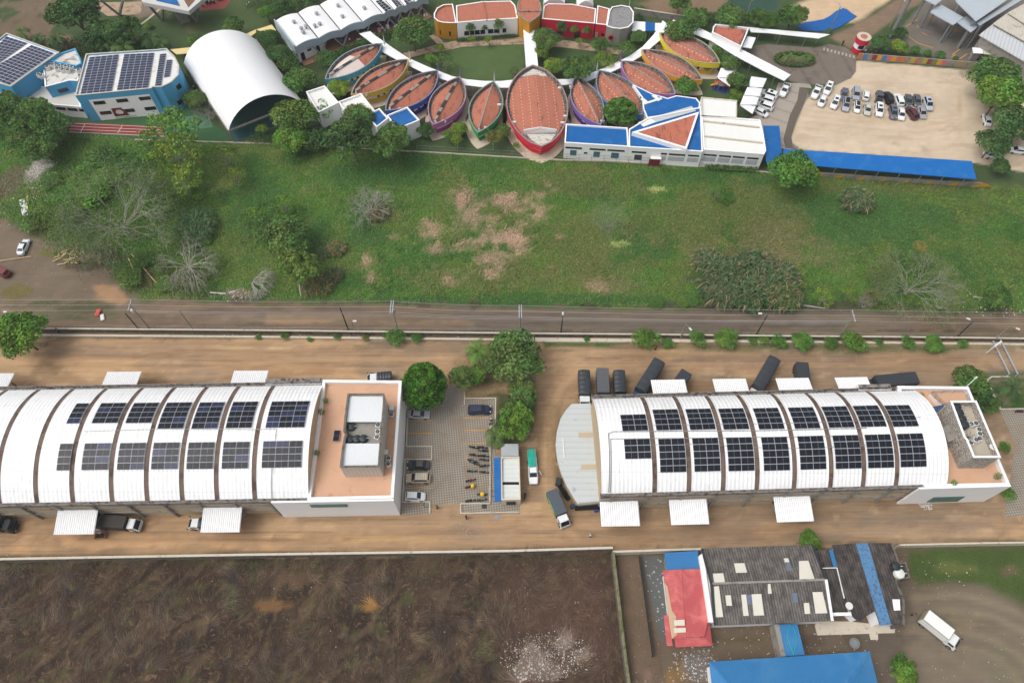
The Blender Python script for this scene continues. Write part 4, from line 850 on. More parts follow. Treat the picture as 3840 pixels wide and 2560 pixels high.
truck(K2(22,2317,325),K2(22,2215,500),'long round topped black covered truck slanting between the two middle rear awnings',10.0,2.5,3.6,'white',zc=2.9)
truck(K2(32,330,315),K2(32,345,420),'blue sided dark topped truck half under the third rear awning',6.0,2.4,3.0,'blue',rounded=False,zc=2.8)
truck(K2(32,1130,360),K2(32,940,378),'long black covered truck parked along the rear wall of right warehouse',10.4,2.5,3.5,'dark',zc=2.9,rounded=False)
truck(K2(12,1130,320),K2(12,1010,330),'small black covered pickup truck with white cab behind the left terrace',5.0,1.9,2.3,'white',hc=1.3,cabL=2.0,zc=1.8)
truck(K2(3,1065,92),K2(3,1240,105),'black covered truck with white cab leaving the left front awning',8.0,2.2,2.9,'white',zc=2.2,rounded=False,tarp=mat('worn_black_tarp',S(66,62,60),.8,.25,1))
truck(K2(3,1860,95),K2(3,1700,95),'white pickup with black cover half under the right front awning',5.4,2.0,2.3,'white',hc=1.3,cabL=1.9,zc=1.8)
truck((-12,1920+110/2.45),(60,1920+114/2.45),'black truck cut by the left edge in the front yard',6.0,2.3,3.0,'dark',zc=2.0,rounded=False)
gt,bx,x0,x1=truck((1980+850/7.35,1800+735/7.35),(1980+1020/7.35,1800+1125/7.35),'flat topped dark covered truck with green side and white cab by annex',6.7,2.1,2.8,'white',rounded=False,tarp=mat('slate_tarp',S(82,90,98),.6,.12,1),zc=2.6)
m=MB();m.box((x0+x1)/2,-1.08,1.9,x1-x0,.05,1.4);m.box(x0-.02,0,1.8,.05,2.0,1.6,k=1);m.build('side_panel',[mat('green_side',S(70,134,64),.6,.12,1),M_CONCL],gt)
m=MB()
for i in range(7):m.box(x0+1.2+i*.42,-1.12,1.9,.25,.03,.28)
m.build('lettering',M_OFFW,gt)
bt_,bx,x0,x1=truck(K2(33,1603,1080),K2(33,1703,1160),'white box truck parked on the bare ground at lower right',6.7,2.15,3.0,'white',name='box_truck',rounded=False,cargo_col=mat('white_box',S(240,240,236),.4,.04,.8),zc=2.2,group=None)
m=MB();m.box(x0-.03,0,2.0,.06,2.05,1.9);m.build('rear_door',mat('beige_door',S(186,172,146),.7,.15,1),bt_);m=MB()
for s_ in(-1,1):m.bar((x0,s_*1.07,3.0),(x1,s_*1.07,3.0),.08);m.bar((x0,s_*1.07,1.0),(x1,s_*1.07,1.0),.1)
for x in(x0,x1):m.bar((x,-1.07,3.0),(x,1.07,3.0),.08)
m.build('frame_rail',M_METAL,bt_)
a=P(*K2(22,193,1180),1.0);b=P(*K2(22,200,1310),1.0);pk=thing('pickup_truck',a[0],a[1],'white pickup carrying long turquoise pipes beside the guard house','pickup',world=False);pk.rotation_euler=(0,0,heading(a,b))
m=MB();loft(m,[(-2.6,.84,.84,.45,.95),(-.5,.9,.88,.38,.98),(-.4,.92,.86,.34,1.08),(1.3,.93,.86,.3,1.08),(2.2,.88,.78,.32,.98),(2.6,.72,.6,.42,.8)]);ob=m.build('body',M_PAINT,pk);ob.color=(*PW,1)
cabin(pk,-.45,1.45,-.3,.75,1.02,1.76,.8,.68)
for ch in pk.children:ch.color=(*PW,1)
for x in(-1.7,1.7):
    for y in(-.86,.86):wheel(pk,x,y,.37)
m=MB();m.box(.55,1.35,.9,1.0,.06,.5,.5);dd=m.build('open_door',M_PAINT,pk);dd.color=(*PW,1)
x_,y_=a;ld=thing('pipe_load',x_,y_,'bundle of turquoise pipes lying on the white pickup','pipes',world=False);ld.rotation_euler=pk.rotation_euler.copy()
M_TURQ=mat('turquoise_pipe',S(30,190,168),.4,.1,1)
for i in range(9):
    m=MB();m.tube([(-3.9-.1*(i%3),-.8+i*.18,1.38),(-.5,-.8+i*.18,1.5)],.08,6);m.build('pipe',M_TURQ if i!=7 else M_METAL,ld)
    # motorcycles
q=N('bike_paint');oi=q.n('ObjectInfo');q.l(oi.outputs['Color'],q.b.inputs['Base Color']);q.b.inputs['Roughness'].default_value=.4;M_BIKE=q.m
mc=thing('motorcycle',0,0,'x','motorcycle',world=False)
for x in(-.65,.65):
    m=MB();V=[];n=14
    m.tube([(x,-.05,.3),(x,.05,.3)],.3,n);w=m.build('wheel',M_TYRE,mc);m=MB();m.tube([(x,-.06,.3),(x,.06,.3)],.16,8);m.build('rim',M_RIM,w)
m=MB();m.tube([(-.3,0,.62),(.1,0,.8),(.35,0,.78)],[.1,.17,.1],8);m.build('fuel_tank',M_BIKE,mc)
m=MB();m.tube([(-.9,0,.78),(-.5,0,.76),(-.15,0,.74)],[.09,.13,.1],8);m.build('seat',M_BLACK,mc)
m=MB();m.box(0,0,.42,.5,.28,.34);m.bar((.2,0,.7),(.65,0,.3),.06);m.bar((-.65,0,.3),(-.1,0,.4),.08);m.bar((-.8,0,.72),(.1,0,.45),.07);m.build('frame',M_DARKM,mc)
m=MB();m.bar((.36,-.36,.98),(.36,.36,.98),.04);m.bar((.36,0,.98),(.62,0,.42),.05);m.box(.46,0,.9,.14,.2,.16);m.build('handlebar',M_METAL,mc)
m=MB();m.box(-.88,0,.7,.1,.14,.1);m.build('tail_light',M_TAIL,mc)
BK=S(34,36,38);def_='motorcycles in the paved car park'
bikes=[(630,262,12,BK,'black motorcycle nearest the yellow line, left column'),(780,262,5,BK,'black motorcycle at the top of the right column by the palm'),(795,318,185,BK,'black motorcycle second in the right column below the palm'),(636,392,8,BK,'black motorcycle second in the left column'),(812,408,6,BK,'dark motorcycle third in the right column'),(812,474,4,S(60,60,62),'grey black motorcycle with white lamp in the right column'),(606,492,14,BK,'black motorcycle crowded beside another in the left column'),(640,535,200,BK,'black motorcycle lowest of the crowded left pair'),(815,580,350,BK,'black motorcycle with chrome pipe, right column'),(600,670,0,S(40,120,124),'teal and black motorcycle alone above the red one'),(810,690,5,BK,'black motorcycle last in the right column above the yellow covered one'),(578,828,345,S(150,26,34),'red motorcycle in the left column of the car park'),(566,940,345,BK,'dark motorcycle with yellow sheet over its handlebar'),(772,1072,0,BK,'motorcycle with a yellow raincoat over its tank'),(575,1178,352,BK,'black motorcycle beside the low wall, leftmost'),(770,1168,350,S(110,112,112),'grey motorcycle beside the low wall, rightmost')]
for x,y,a,col,lb in bikes:
    p=ZZ('Q5',x,y,.5);place(mc,p[0],p[1],R_(-a if a<180 else 360-a),lb,def_,col,s=1.05)
p=ZZ('Q5',1515,1085,.5);place(mc,p[0],p[1],R_(82),'black motorcycle standing on dirt beside the booth wall','motorcycles on bare earth',BK,s=1.05)
for cr,x,y,a,col,lb in((1,745,845,170,S(130,24,40),'red motorcycle on the dirt near the timber pile'),(1,1320,775,10,S(170,40,70),'pink and red motorcycle under the big grey-branched tree'),(30,940,480,80,BK,'dark motorcycle beside the red and white round tower'),(30,990,490,80,S(190,70,40),'orange motorcycle beside the red and white round tower'),(32,2320,640,0,S(110,20,40),'dark red motorcycle on the pavers at right edge')):
    p=KK(cr,x,y,.5);place(mc,p[0],p[1],R_(a),lb,'motorcycles on bare earth',col)
M_YC=mat('yellow_plastic_sheet',S(240,196,30),.5,.1,2)
for x,y,lb in((606,915,'yellow sheet draped over the upper covered motorcycle'),(775,1060,'yellow raincoat draped over the lower covered motorcycle')):
    p=ZZ('Q5',x,y,1.0);m=MB();m.lathe((p[0],p[1],.55),[(.45,0),(.42,.25),(.3,.42),(.12,.5)],9);tag(m.build('rain_cover',M_YC),lb,'cover','yellow covers on motorcycles')
    # PLANTS
q=N('leaves');at=q.n('Attribute',attribute_name='Col');oi=q.n('ObjectInfo');gi=q.n('NewGeometry')
c_=q.mix(1.0,at.outputs['Color'],oi.outputs['Color'],'MULTIPLY');rv=q.math('MULTIPLY_ADD',gi.outputs['Random Per Island'],.4,.8)
vm=q.n('VectorMath',operation='SCALE');q.l(c_,vm.inputs[0]);q.l(rv,vm.inputs['Scale']);q.l(vm.outputs[0],q.b.inputs['Base Color']);q.b.inputs['Roughness'].default_value=.6;q.b.inputs['Specular IOR Level'].default_value=.25
tr=q.n('BsdfTranslucent');q.l(vm.outputs[0],tr.inputs['Color']);mx=q.n('MixShader');mx.inputs[0].default_value=.32;q.l(q.b.outputs[0],mx.inputs[1]);q.l(tr.outputs[0],mx.inputs[2]);q.l(mx.outputs[0],q.t.nodes['Material Output'].inputs['Surface']);M_LEAF=q.m
M_BARK=mat('bark',S(112,98,82),.95,.3,3);M_BARKG=mat('grey_bark',S(172,168,158),.95,.25,3)
def leafmesh(name,pos,nrm,size,col,length=1.0,rs=None):
    """pos Nx3, nrm Nx3 facing, size N: one quad per leaf with its own slant"""
    n=len(pos);rs=rs or np.random.RandomState(1);r=rs.normal(size=(n,3));t=np.cross(nrm,r);t/=np.linalg.norm(t,axis=1)[:,None]+1e-9
    b=np.cross(nrm,t);s=size[:,None];V=np.stack([pos-t*s*.5,pos+b*s*.5*length,pos+t*s*.5,pos-b*s*.5*length],1).reshape(-1,3)
    me=bpy.data.meshes.new(name);me.vertices.add(4*n);me.vertices.foreach_set('co',V.astype(np.float32).ravel());me.loops.add(4*n);me.polygons.add(n)
    me.loops.foreach_set('vertex_index',np.arange(4*n,dtype=np.int32));me.polygons.foreach_set('loop_start',np.arange(0,4*n,4,dtype=np.int32));me.update(calc_edges=True)
    a=me.color_attributes.new('Col','FLOAT_COLOR','POINT');c=np.concatenate([np.repeat(col,4,0),np.ones((4*n,1))],1);a.data.foreach_set('color',c.astype(np.float32).ravel())
    me.materials.append(M_LEAF);return me
def dirs(rs,n,up=0.0):
    d=rs.normal(size=(n,3));d/=np.linalg.norm(d,axis=1)[:,None];d[:,2]=np.where(d[:,2]<-up,-d[:,2]*.6,d[:,2]);return d/np.linalg.norm(d,axis=1)[:,None]
GREEN=np.array([.122,.2,.052])
def crown(seed,nclump,cr,n,flat=.62,leaf=.075,z=1.0,spread=1.0,tuft=False,gapy=0.0):
    """crown of radius about 1 centred at height z"""
    rs=np.random.RandomState(seed);C_=[];P_=[];Nn=[];Sz=[];Cl=[]
    for i in range(nclump):
        if tuft:d=dirs(rs,1,.15)[0];c=d*np.array([.86,.86,.86*flat]);
        else:
            a=i*2.399963+rs.rand()*.5;rr=math.sqrt((i+.5)/nclump)*.74*spread;c=np.array([math.cos(a)*rr,math.sin(a)*rr,flat*(1-rr*rr*1.1)*rs.uniform(.45,1.0)*.8])
        C_.append(c);k=cr*rs.uniform(.55,1.35);m_=max(6,int(n/nclump*(k/cr)**2));d=dirs(rs,m_,.25)
        P_.append(c+d*k*rs.uniform(.82-gapy,1.12,size=(m_,1))*np.array([1,1,.8]));Nn.append(d*.8+rs.normal(size=(m_,3))*.45);Sz.append(rs.uniform(.7,1.4,m_)*leaf)
        tint=rs.uniform(.5,1.9)if tuft else rs.uniform(.62,1.5);hue=rs.uniform(-.2,.15);base=GREEN*tint*np.array([1+hue,1,1]);Cl.append(base[None]*rs.uniform(.8,1.25,size=(m_,1)))
    if tuft:
        m_=n//2;d=dirs(rs,m_,.1);P_.append(d*.78*np.array([1,1,flat]));Nn.append(d);Sz.append(np.full(m_,leaf*1.3));Cl.append(np.tile(GREEN*.7,(m_,1)))
    P_=np.concatenate(P_);P_[:,2]+=z;Nn=np.concatenate(Nn);Nn/=np.linalg.norm(Nn,axis=1)[:,None]
    return P_,Nn,np.concatenate(Sz),np.concatenate(Cl),[c+np.array([0,0,z])for c in C_],rs
def limbs(cents,z,r,seed,base=0.0,n=7,bark=M_BARK,root=None,name='trunk',thick=1.0):
    rs=np.random.RandomState(seed+5);m=MB();fork=(0,0,z*.42);m.tube([(0,0,base-.05),(rs.uniform(-.02,.02),rs.uniform(-.02,.02),z*.22),fork],[r,r*.8,r*.7],7)
    for c in cents[:n]:
        mid=[(c[0]*.5+rs.uniform(-.08,.08)),(c[1]*.5+rs.uniform(-.08,.08)),(z*.42+c[2])*.5+.05];m.tube([fork,mid,tuple(c*np.array([.92,.92,1.0]))],[r*.55,r*.32,r*.12],5)
    return m.build(name,bark,root)
def proto(name,cat,seed,**k):
    th_=k.pop('trunk_r',.05);nl=k.pop('nl',7);bark=k.pop('bark',M_BARK);z=k.get('z',1.0);Pp,Nn,Sz,Cl,cs,rs=crown(seed,**k)
    r=thing(name,0,0,'x',cat,world=False);me=leafmesh('crown',Pp,Nn,Sz,Cl,rs=rs);o=bpy.data.objects.new('crown' if cat=='tree' else 'foliage',me);scene.collection.objects.link(o);o.parent=r
    limbs(cs,z,th_,seed,n=nl,bark=bark,root=r,name='trunk' if cat=='tree' else 'stem');return r
TP={}
TP['b1']=proto('broadleaf_tree','tree',11,nclump=26,cr=.27,n=5200,leaf=.08,gapy=.12)
TP['b2']=proto('broadleaf_tree','tree',23,nclump=34,cr=.22,n=5400,leaf=.072,flat=.7,gapy=.12)
TP['b3']=proto('broadleaf_tree','tree',37,nclump=15,cr=.36,n=4200,leaf=.09,spread=1.12,gapy=.15)
TP['tuft']=proto('round_tree','tree',41,nclump=240,cr=.115,n=13000,flat=.95,leaf=.058,tuft=True)
TP['airy']=proto('airy_tree','tree',53,nclump=22,cr=.24,n=1500,leaf=.07,spread=1.2,gapy=.3,nl=20,bark=M_BARKG,trunk_r=.035)
TP['airy2']=proto('airy_tree','tree',59,nclump=26,cr=.2,n=1700,leaf=.06,spread=1.15,gapy=.3,nl=24,bark=M_BARKG,trunk_r=.03)
TP['sap']=proto('sapling','tree',61,nclump=9,cr=.36,n=900,leaf=.13,spread=1.0,z=1.5,trunk_r=.04,gapy=.2,bark=M_BARKG)
TP['sh1']=proto('shrub','shrub',71,nclump=12,cr=.42,n=1500,leaf=.11,z=.55,flat=.8,trunk_r=.05)
TP['sh2']=proto('shrub','shrub',73,nclump=16,cr=.36,n=1700,leaf=.1,z=.5,flat=.8,trunk_r=.05)
TP['col']=proto('conical_tree','tree',77,nclump=16,cr=.4,n=1600,leaf=.12,z=1.7,flat=2.2,spread=.8)
def twig_proto(name,seed,depth,droop,spread,lean=0.0,leaves=0,gnar=.35,n0=7,grey=M_BARKG,rad0=.026,lsz=1.0):
    rs=np.random.RandomState(seed);r=thing(name,0,0,'x','tree',world=False);m=MB();tips=[]
    def br(p,d,L,rad,k):
        q=p+d*L*.5+rs.normal(size=3)*L*.06;d2=d+np.array([0,0,-droop*(1.4-k/depth)])+rs.normal(size=3)*gnar*.4;d2/=np.linalg.norm(d2);e=q+d2*L*.5
        e[2]=max(e[2],.03);m.tube([p,q,e],[rad,rad*.8,rad*.6],3 if k<depth-1 else 5,cap=False)
        if k==0:tips.append(e);return
        if k<=2:tips.append(e)
        for _ in range(3 if k>1 else 2+(rs.rand()>.4)):
            v=d2*(1.0)+rs.normal(size=3)*spread;v/=np.linalg.norm(v);br(e,v,L*rs.uniform(.62,.85),rad*.62,k-1)
    base=np.array([0,0,0.0])
    m.tube([(0,0,-.05),(lean*.1,0,.2)],[.06,.05],6)
    for i in range(n0):
        a=i/n0*2*math.pi+rs.rand();d=np.array([math.cos(a)*.9+lean,math.sin(a)*.9,rs.uniform(.35,1.1)]);d/=np.linalg.norm(d);br(np.array([lean*.1,0,.2]),d,.42,rad0,depth)
    m.build('trunk',grey,r)
    if leaves:
        T=np.array(tips);T=T[rs.randint(0,len(T),leaves)]+rs.normal(size=(leaves,3))*.07;T[:,2]=np.abs(T[:,2]);d=dirs(rs,leaves)
        o=bpy.data.objects.new('crown',leafmesh('crown',T,d,rs.uniform(.03,.07,leaves)*lsz,np.tile(GREEN*.95,(leaves,1))*rs.uniform(.7,1.4,(leaves,1)),rs=rs));scene.collection.objects.link(o);o.parent=r
    return r
TP['bare']=twig_proto('bare_tree',3,4,.18,.6,n0=16,rad0=.017)
TP['weep']=twig_proto('drooping_tree',5,4,.75,.42,leaves=1200,n0=18,rad0=.015)
TP['fall']=twig_proto('fallen_tree',8,4,.45,.3,lean=1.2,n0=11,rad0=.02)
TP['semi']=twig_proto('half_bare_tree',19,5,.12,.4,leaves=9000,n0=17,rad0=.0085,lsz=.55)
TP['dead']=twig_proto('dead_sapling',12,3,.0,.4,n0=3)
def palm_proto(name,seed,nf,L,z,droop=.9,w=.5):
    rs=np.random.RandomState(seed);r=thing(name,0,0,'x','palm',world=False);m=MB();m.tube([(0,0,-.05),(.03,0,z*.5),(0,0,z)],[.09,.07,.06],8);m.build('trunk',M_BARKG,r)
    for k in range(nf):
        a=k*2.4+rs.rand()*.3;el=rs.uniform(.1,.95);d=np.array([math.cos(a),math.sin(a)]);pts=[];t=0;x=0;h=z
        ang=el*1.2;
        for i in range(9):pts.append(np.array([d[0]*x,d[1]*x,h]));x+=math.cos(ang)*L/8;h+=math.sin(ang)*L/8;ang-=droop*2.4/8
        m=MB();side=np.array([-d[1],d[0],0]);base=GREEN*rs.uniform(.7,1.4)
        for i in range(8):
            for j in range(3):
                t=(i+j/3)/8;p=pts[i]+(pts[i+1]-pts[i])*(j/3);ll=w*L*.5*math.sin(math.pi*min(1,t*.93+.12))+.03;f=(pts[i+1]-pts[i]);f=f/np.linalg.norm(f)
                for s_ in(-1,1):
                    e=p+side*s_*ll+f*ll*.5+np.array([0,0,-ll*.35]);o=f*L*.016;m.add([p-o,p+o,e+o*.4,e-o*.4],[(0,1,2,3)]);m.col+=[(*base,1)]*4
        for i in range(8):o=side*.008;m.add([pts[i]-o,pts[i]+o,pts[i+1]+o,pts[i+1]-o],[(0,1,2,3)]);m.col+=[(.2,.22,.08,1)]*4
        m.build('frond',M_LEAF,r)
    return r
TP['palm']=palm_proto('palm_tree',4,13,1.0,1.1,.85,.36);TP['palm2']=palm_proto('palm_tree',6,11,1.0,.9,1.05,.38);TP['lpalm']=palm_proto('small_palm',8,9,.8,1.5,.8,.5)
def reed_proto(name,seed,n,tan,L=.9):
    rs=np.random.RandomState(seed);r=thing(name,0,0,'x','reeds',world=False);a=rs.rand(n)*6.283;rr=np.sqrt(rs.rand(n))*.85;x=np.cos(a)*rr;y=np.sin(a)*rr
    h=rs.uniform(.45,.8,n)*(1-.35*rr);b=rs.rand(n)*6.283;dx,dy=np.cos(b),np.sin(b);w=rs.uniform(.012,.03,n);V=[]
    for t,hh,ww in((0,0,.4),(.15,1,1),(.45,1.08,1),(.85,.72,.15)):
        for s_ in(-1,1):V.append(np.stack([x+dx*t*L*.55-dy*w*ww*s_,y+dy*t*L*.55+dx*w*ww*s_,h*hh],1))
    V=np.stack(V,1).reshape(-1,3);F=[]
    for i in range(n):o=i*8;F+=[(o,o+1,o+3,o+2),(o+2,o+3,o+5,o+4),(o+4,o+5,o+7,o+6)]
    me=bpy.data.meshes.new('blades');me.from_pydata(V.tolist(),[],F);c=np.where(rs.rand(n,1)<tan,np.array([[.30,.245,.14]]),np.array([[.09,.17,.065]]))*rs.uniform(.6,1.4,(n,1));at_=me.color_attributes.new('Col','FLOAT_COLOR','POINT')
    at_.data.foreach_set('color',np.concatenate([np.repeat(c,8,0),np.ones((8*n,1))],1).astype(np.float32).ravel());me.materials.append(M_LEAF);o=bpy.data.objects.new('blades',me);scene.collection.objects.link(o);o.parent=r;return r
TP['reed']=reed_proto('reed_clump',2,900,.3);TP['reedb']=reed_proto('reed_clump',4,600,.55);TP['reedg']=reed_proto('reed_clump',6,800,.04)
TINT={'':(1,1,1),'d':(.62,.74,.8),'l':(1.15,1.3,.75),'y':(1.55,1.4,.75),'o':(1.12,1.05,.85),'b':(1.6,1.0,.9),'m':(.85,.95,.85),'g':(.95,1.2,.8),'G':(.62,.95,.4)}
def plant(x,y,r,k,t,label,group=None,hz=None,asp=1.0,zc=None):
    """x, y, r: centre and half width of the crown on the overview"""
    if group==GF and k in('sh1','sh2'):hz=.55;r*=.85
    if group==GF and t=='d':t='m'
    rad0=abs(FF(x+r,y,2)[0]-FF(x,y,2)[0])*1.08;pr=TP[k];lowk=k in('sh1','sh2','reed','reedb','reedg');
    zs={'sap':1.5,'palm':1.1,'palm2':.9,'lpalm':1.5,'col':1.9}.get(k,.45 if lowk or k in('bare','weep','fall','semi','dead')else 1.15)
    f=1.0 if k in('palm','palm2')else{'lpalm':1.1,'bare':.9,'semi':.8,'weep':.85,'fall':.8}.get(k,.95);sc=rad0/f;sz=sc*(hz or 1.0)
    z=zs*sz if zc is None else zc;p=FF(x,y,z);c=TINT[t];v=rnd.uniform(.9,1.1);o=place(pr,p[0],p[1],rnd.uniform(0,6.28)if k not in('fall',)else R_(-20),label,group,(c[0]*v,c[1]*v,c[2]*v),s=(sc*rnd.uniform(.92,1.1),sc*asp*rnd.uniform(.88,1.08),sz));return o
GB,GS,GF,GN='trees of the green island by the paved car park','shrubs along the rear wall','trees and bushes of the overgrown field','trees of the school grounds'
for a in[(973,887,52,'tuft','G','dense round bushy tree with bright leaf tufts beside the white terrace building',GB),(1180,822,52,'b3','','tall spreading tree with bare twigs at the top of the green island',GB),(1062,868,30,'b2','','light green tree left of the palm on the green island',GB),(1094,862,24,'b1','l','yellow green tree right below the palm on the green island',GB),(1098,808,42,'palm','g','green palm with spread fronds on the green island',GB),(1200,905,38,'b1','','dark leafy tree between the spreading tree and the bright round one',GB),(1183,968,45,'b2','l','bright green round tree overhanging the grey lean-to roof',GB),(1138,1002,38,'palm2','m','drooping fan of palm fronds beside the motorcycles',GB),(1148,975,26,'palm2','d','dark palm tucked behind the drooping palm',GB),(1190,870,20,'bare','o','bare grey crown within the green island',GB),(46,768,52,'b3','l','wide leafy tree in front of the wall at far left',None),(2232,886,48,'b1','m','large dark green tree behind the right terrace corner',None),(2262,925,30,'b2','m','lower part tree beside the stone clad penthouse',None),(2326,890,40,'palm','d','feathery dark palm inside the kerbed lawn at right edge',None),(1862,1242,22,'b3','l','small bright tree between the grey roof and the yard',None),(2075,1541,34,'b1','l','leafy tree beside the blue roof at lower right',None),(2305,1028,12,'sh1','l','small shrub behind the right penthouse wall',None),(2310,1133,16,'sh1','l','bushy shrub at the front corner of the right terrace',None),(272,505,80,'semi','l','huge half bare tree with grey branches in the left field',GF),(448,516,40,'reedg','','dark green cane clump right of the huge half bare tree',GF),(428,604,56,'weep','o','drooping grey tree with hanging branches',GF),(572,640,36,'fall','','fallen grey tree lying by the dirt road',GF),(655,545,44,'b3','','olive leafed tree above its neighbour in mid field',GF),(685,610,50,'b2','o','olive tree with pale trunk above the brown canes',GF),(610,515,40,'airy','m','thin grey twigged tree left of the olive pair',GF),(590,500,34,'airy2','l','sparse light green tree at the upper left of the olive pair',GF),(652,470,30,'airy2','l','sparse yellow green tree above the olive pair',GF),(850,478,44,'bare','','round bare grey tree alone in the field',GF),(868,488,22,'reedb','o','tan canes under the round bare grey tree',GF),(1630,600,36,'reed','','cane clump at the upper left of the cane thicket','canes of the big thicket'),(1672,622,42,'reed','m','cane clump left of centre in the thicket','canes of the big thicket'),(1735,612,46,'reed','','cane clump at the top of the thicket','canes of the big thicket'),(1790,640,44,'reed','','cane clump at the right of the thicket','canes of the big thicket'),(1655,660,44,'reed','','cane clump at lower left of the thicket','canes of the big thicket'),(1720,668,46,'reed','m','cane clump at the bottom of the thicket','canes of the big thicket'),(1800,672,42,'reed','o','cane clump at lower right of the thicket by the road','canes of the big thicket'),(1755,655,40,'reedb','m','browner cane clump in the middle of the thicket','canes of the big thicket'),(1970,456,36,'reed','','lone dark cane clump below the long blue canopy',GF),(1668,455,20,'sh1','g','bright green low bush in the upper field',GF),(1648,440,22,'airy2','g','thin green growth above the bright low bush',GF),(2095,655,60,'semi','y','wide bare branched tree with yellowish leaves by the road',GF),(1893,682,22,'airy','y','thin yellow green sapling at the roadside',GF),(1950,675,18,'airy2','y','sparse yellow sapling right of the thin roadside sapling',GF),(2004,680,20,'reedb','o','brown dry canes beside the wide bare tree',GF),(1985,692,16,'bare','','low dead grey branches by the brown canes',GF),(2290,680,28,'b3','m','green bush above the road at the right edge',GF),(2115,566,14,'reedb','y','pale tuft of grass in the right field',GF),(772,568,22,'reedb','o','tan cane clump right of the olive trees',GF),(740,580,16,'reed','m','dark cane clump touching the upper olive tree',GF),(768,628,20,'reedb','m','cane clump at the end of the brown row',GF),(738,652,26,'reedb','o','brown canes right of the pale trunk',GF),(712,660,20,'reedb','o','brown canes under the olive tree',GF),(1508,695,14,'reedg','l','small yellow green plant at the roadside',GF),(1568,694,14,'reedg','y','bright lime plant at the roadside',GF),(1592,690,12,'reedg','l','yellow plant beside the lime one',GF),(1416,484,5,'dead','','dead stump standing in the pale algae patch',GF),(1450,488,7,'dead','','forked dead stem beside the algae patch',GF),(1815,690,22,'bare','o','grey twigs in front of the thicket',GF),(393,300,60,'airy','l','tall grey branched tree before the running track',GF),(400,350,56,'airy2','y','yellow green sparse tree below the tall grey branched one',GF),(472,262,24,'bare','','pale bare tree beside the white vault hall',GF),(520,360,34,'airy2','o','leafless wispy tree left of the front trees',GF),(410,410,50,'airy2','y','yellowish airy tree in the upper left scrub',GF),(540,405,26,'airy2','y','pale yellow creeper covered bush',GF),(15,245,42,'b1','d','very dark tree at the left edge',GF),(75,265,46,'b2','d','dark tree left of the running track',GF),(118,295,36,'b3','d','grey green tree at the end of the running track',GF),(40,310,40,'b1','d','dark low tree below the left edge trees',GF),(95,335,34,'b3','d','dark tree with pale trunk above the rubble',GF),(12,285,30,'b2','d','small dark tree in the left corner group',GF),(238,365,40,'sh1','m','green scrub bush below the running track',GF),(190,420,40,'sh2','l','leafy scrub right of the rubble heap',GF),(150,455,36,'sh1','g','dark scrub bush below the rubble heap',GF),(160,500,40,'sh2','o','olive scrub left of the huge half bare tree',GF),(90,505,40,'sh2','o','brownish scrub above the white car',GF),(215,450,42,'sh1','l','bright scrub touching the huge half bare tree',GF),(250,410,40,'sh2','l','light green scrub above the huge tree',GF),(300,385,36,'sh1','m','green scrub bush under the grey branches',GF),(340,440,40,'sh2','l','yellow green scrub right of the huge tree top',GF),(360,480,34,'sh1','l','light scrub between huge tree and cane clump',GF),(450,440,30,'sh2','l','lime scrub patch above the cane clump',GF),(470,552,20,'sh1','l','light green bush between canes and drooping tree',GF),(120,420,26,'sh1','','bush at the edge of the rubble heap',GF),(345,345,30,'sh2','m','bush right of the small track bush',GF),(300,640,30,'sh1','o','weedy bush under the big branches near the puddle',GF),(330,600,28,'sh2','d','dark undergrowth at the foot of the huge tree',GF),(380,655,22,'sh1','o','weeds right of the puddle',GF),]:plant(*a)
SH=[(594,775,8),(655,773,10,'l'),(712,779,8),(775,774,9),(840,776,9,'b'),(908,776,22),(958,778,13),(1297,777,5),(1348,780,7),(1481,781,30,'l'),(1533,790,14),(1600,779,20),(1667,777,26,'l'),(1727,783,11),(1752,780,12,'y'),(1785,784,18),(1841,783,23),(1906,789,16),(1957,787,28,'l'),(2016,784,11),(2083,789,18),(2145,790,22),(2210,790,12),(1800,795,8)]
NR=['first','second','third','fourth','fifth','sixth','seventh','eighth','ninth','tenth','eleventh','twelfth','thirteenth','fourteenth','fifteenth','sixteenth','seventeenth','eighteenth','nineteenth','twentieth','twenty-first','twenty-second','twenty-third','twenty-fourth']
srt=sorted(SH)
for s_ in SH:
    i=srt.index(s_);t=s_[3]if len(s_)>3 else 'g'
    szw='tiny' if s_[2]<9 else 'small' if s_[2]<15 else 'round' if s_[2]<24 else 'large';cw={'l':'light green','g':'green','b':'reddish','y':'yellow'}[t]
    plant(s_[0],s_[1],s_[2]*.92,('sh1','sh2','b3','sh1','sh2')[i%5]if s_[2]>13 else('sh1','sh2')[i%2],t,'%s %s shrub, %s from the left along the rear wall'%(szw,cw,NR[i]),GS,hz=(.75,1.0,.6,.9,.8)[i%5])
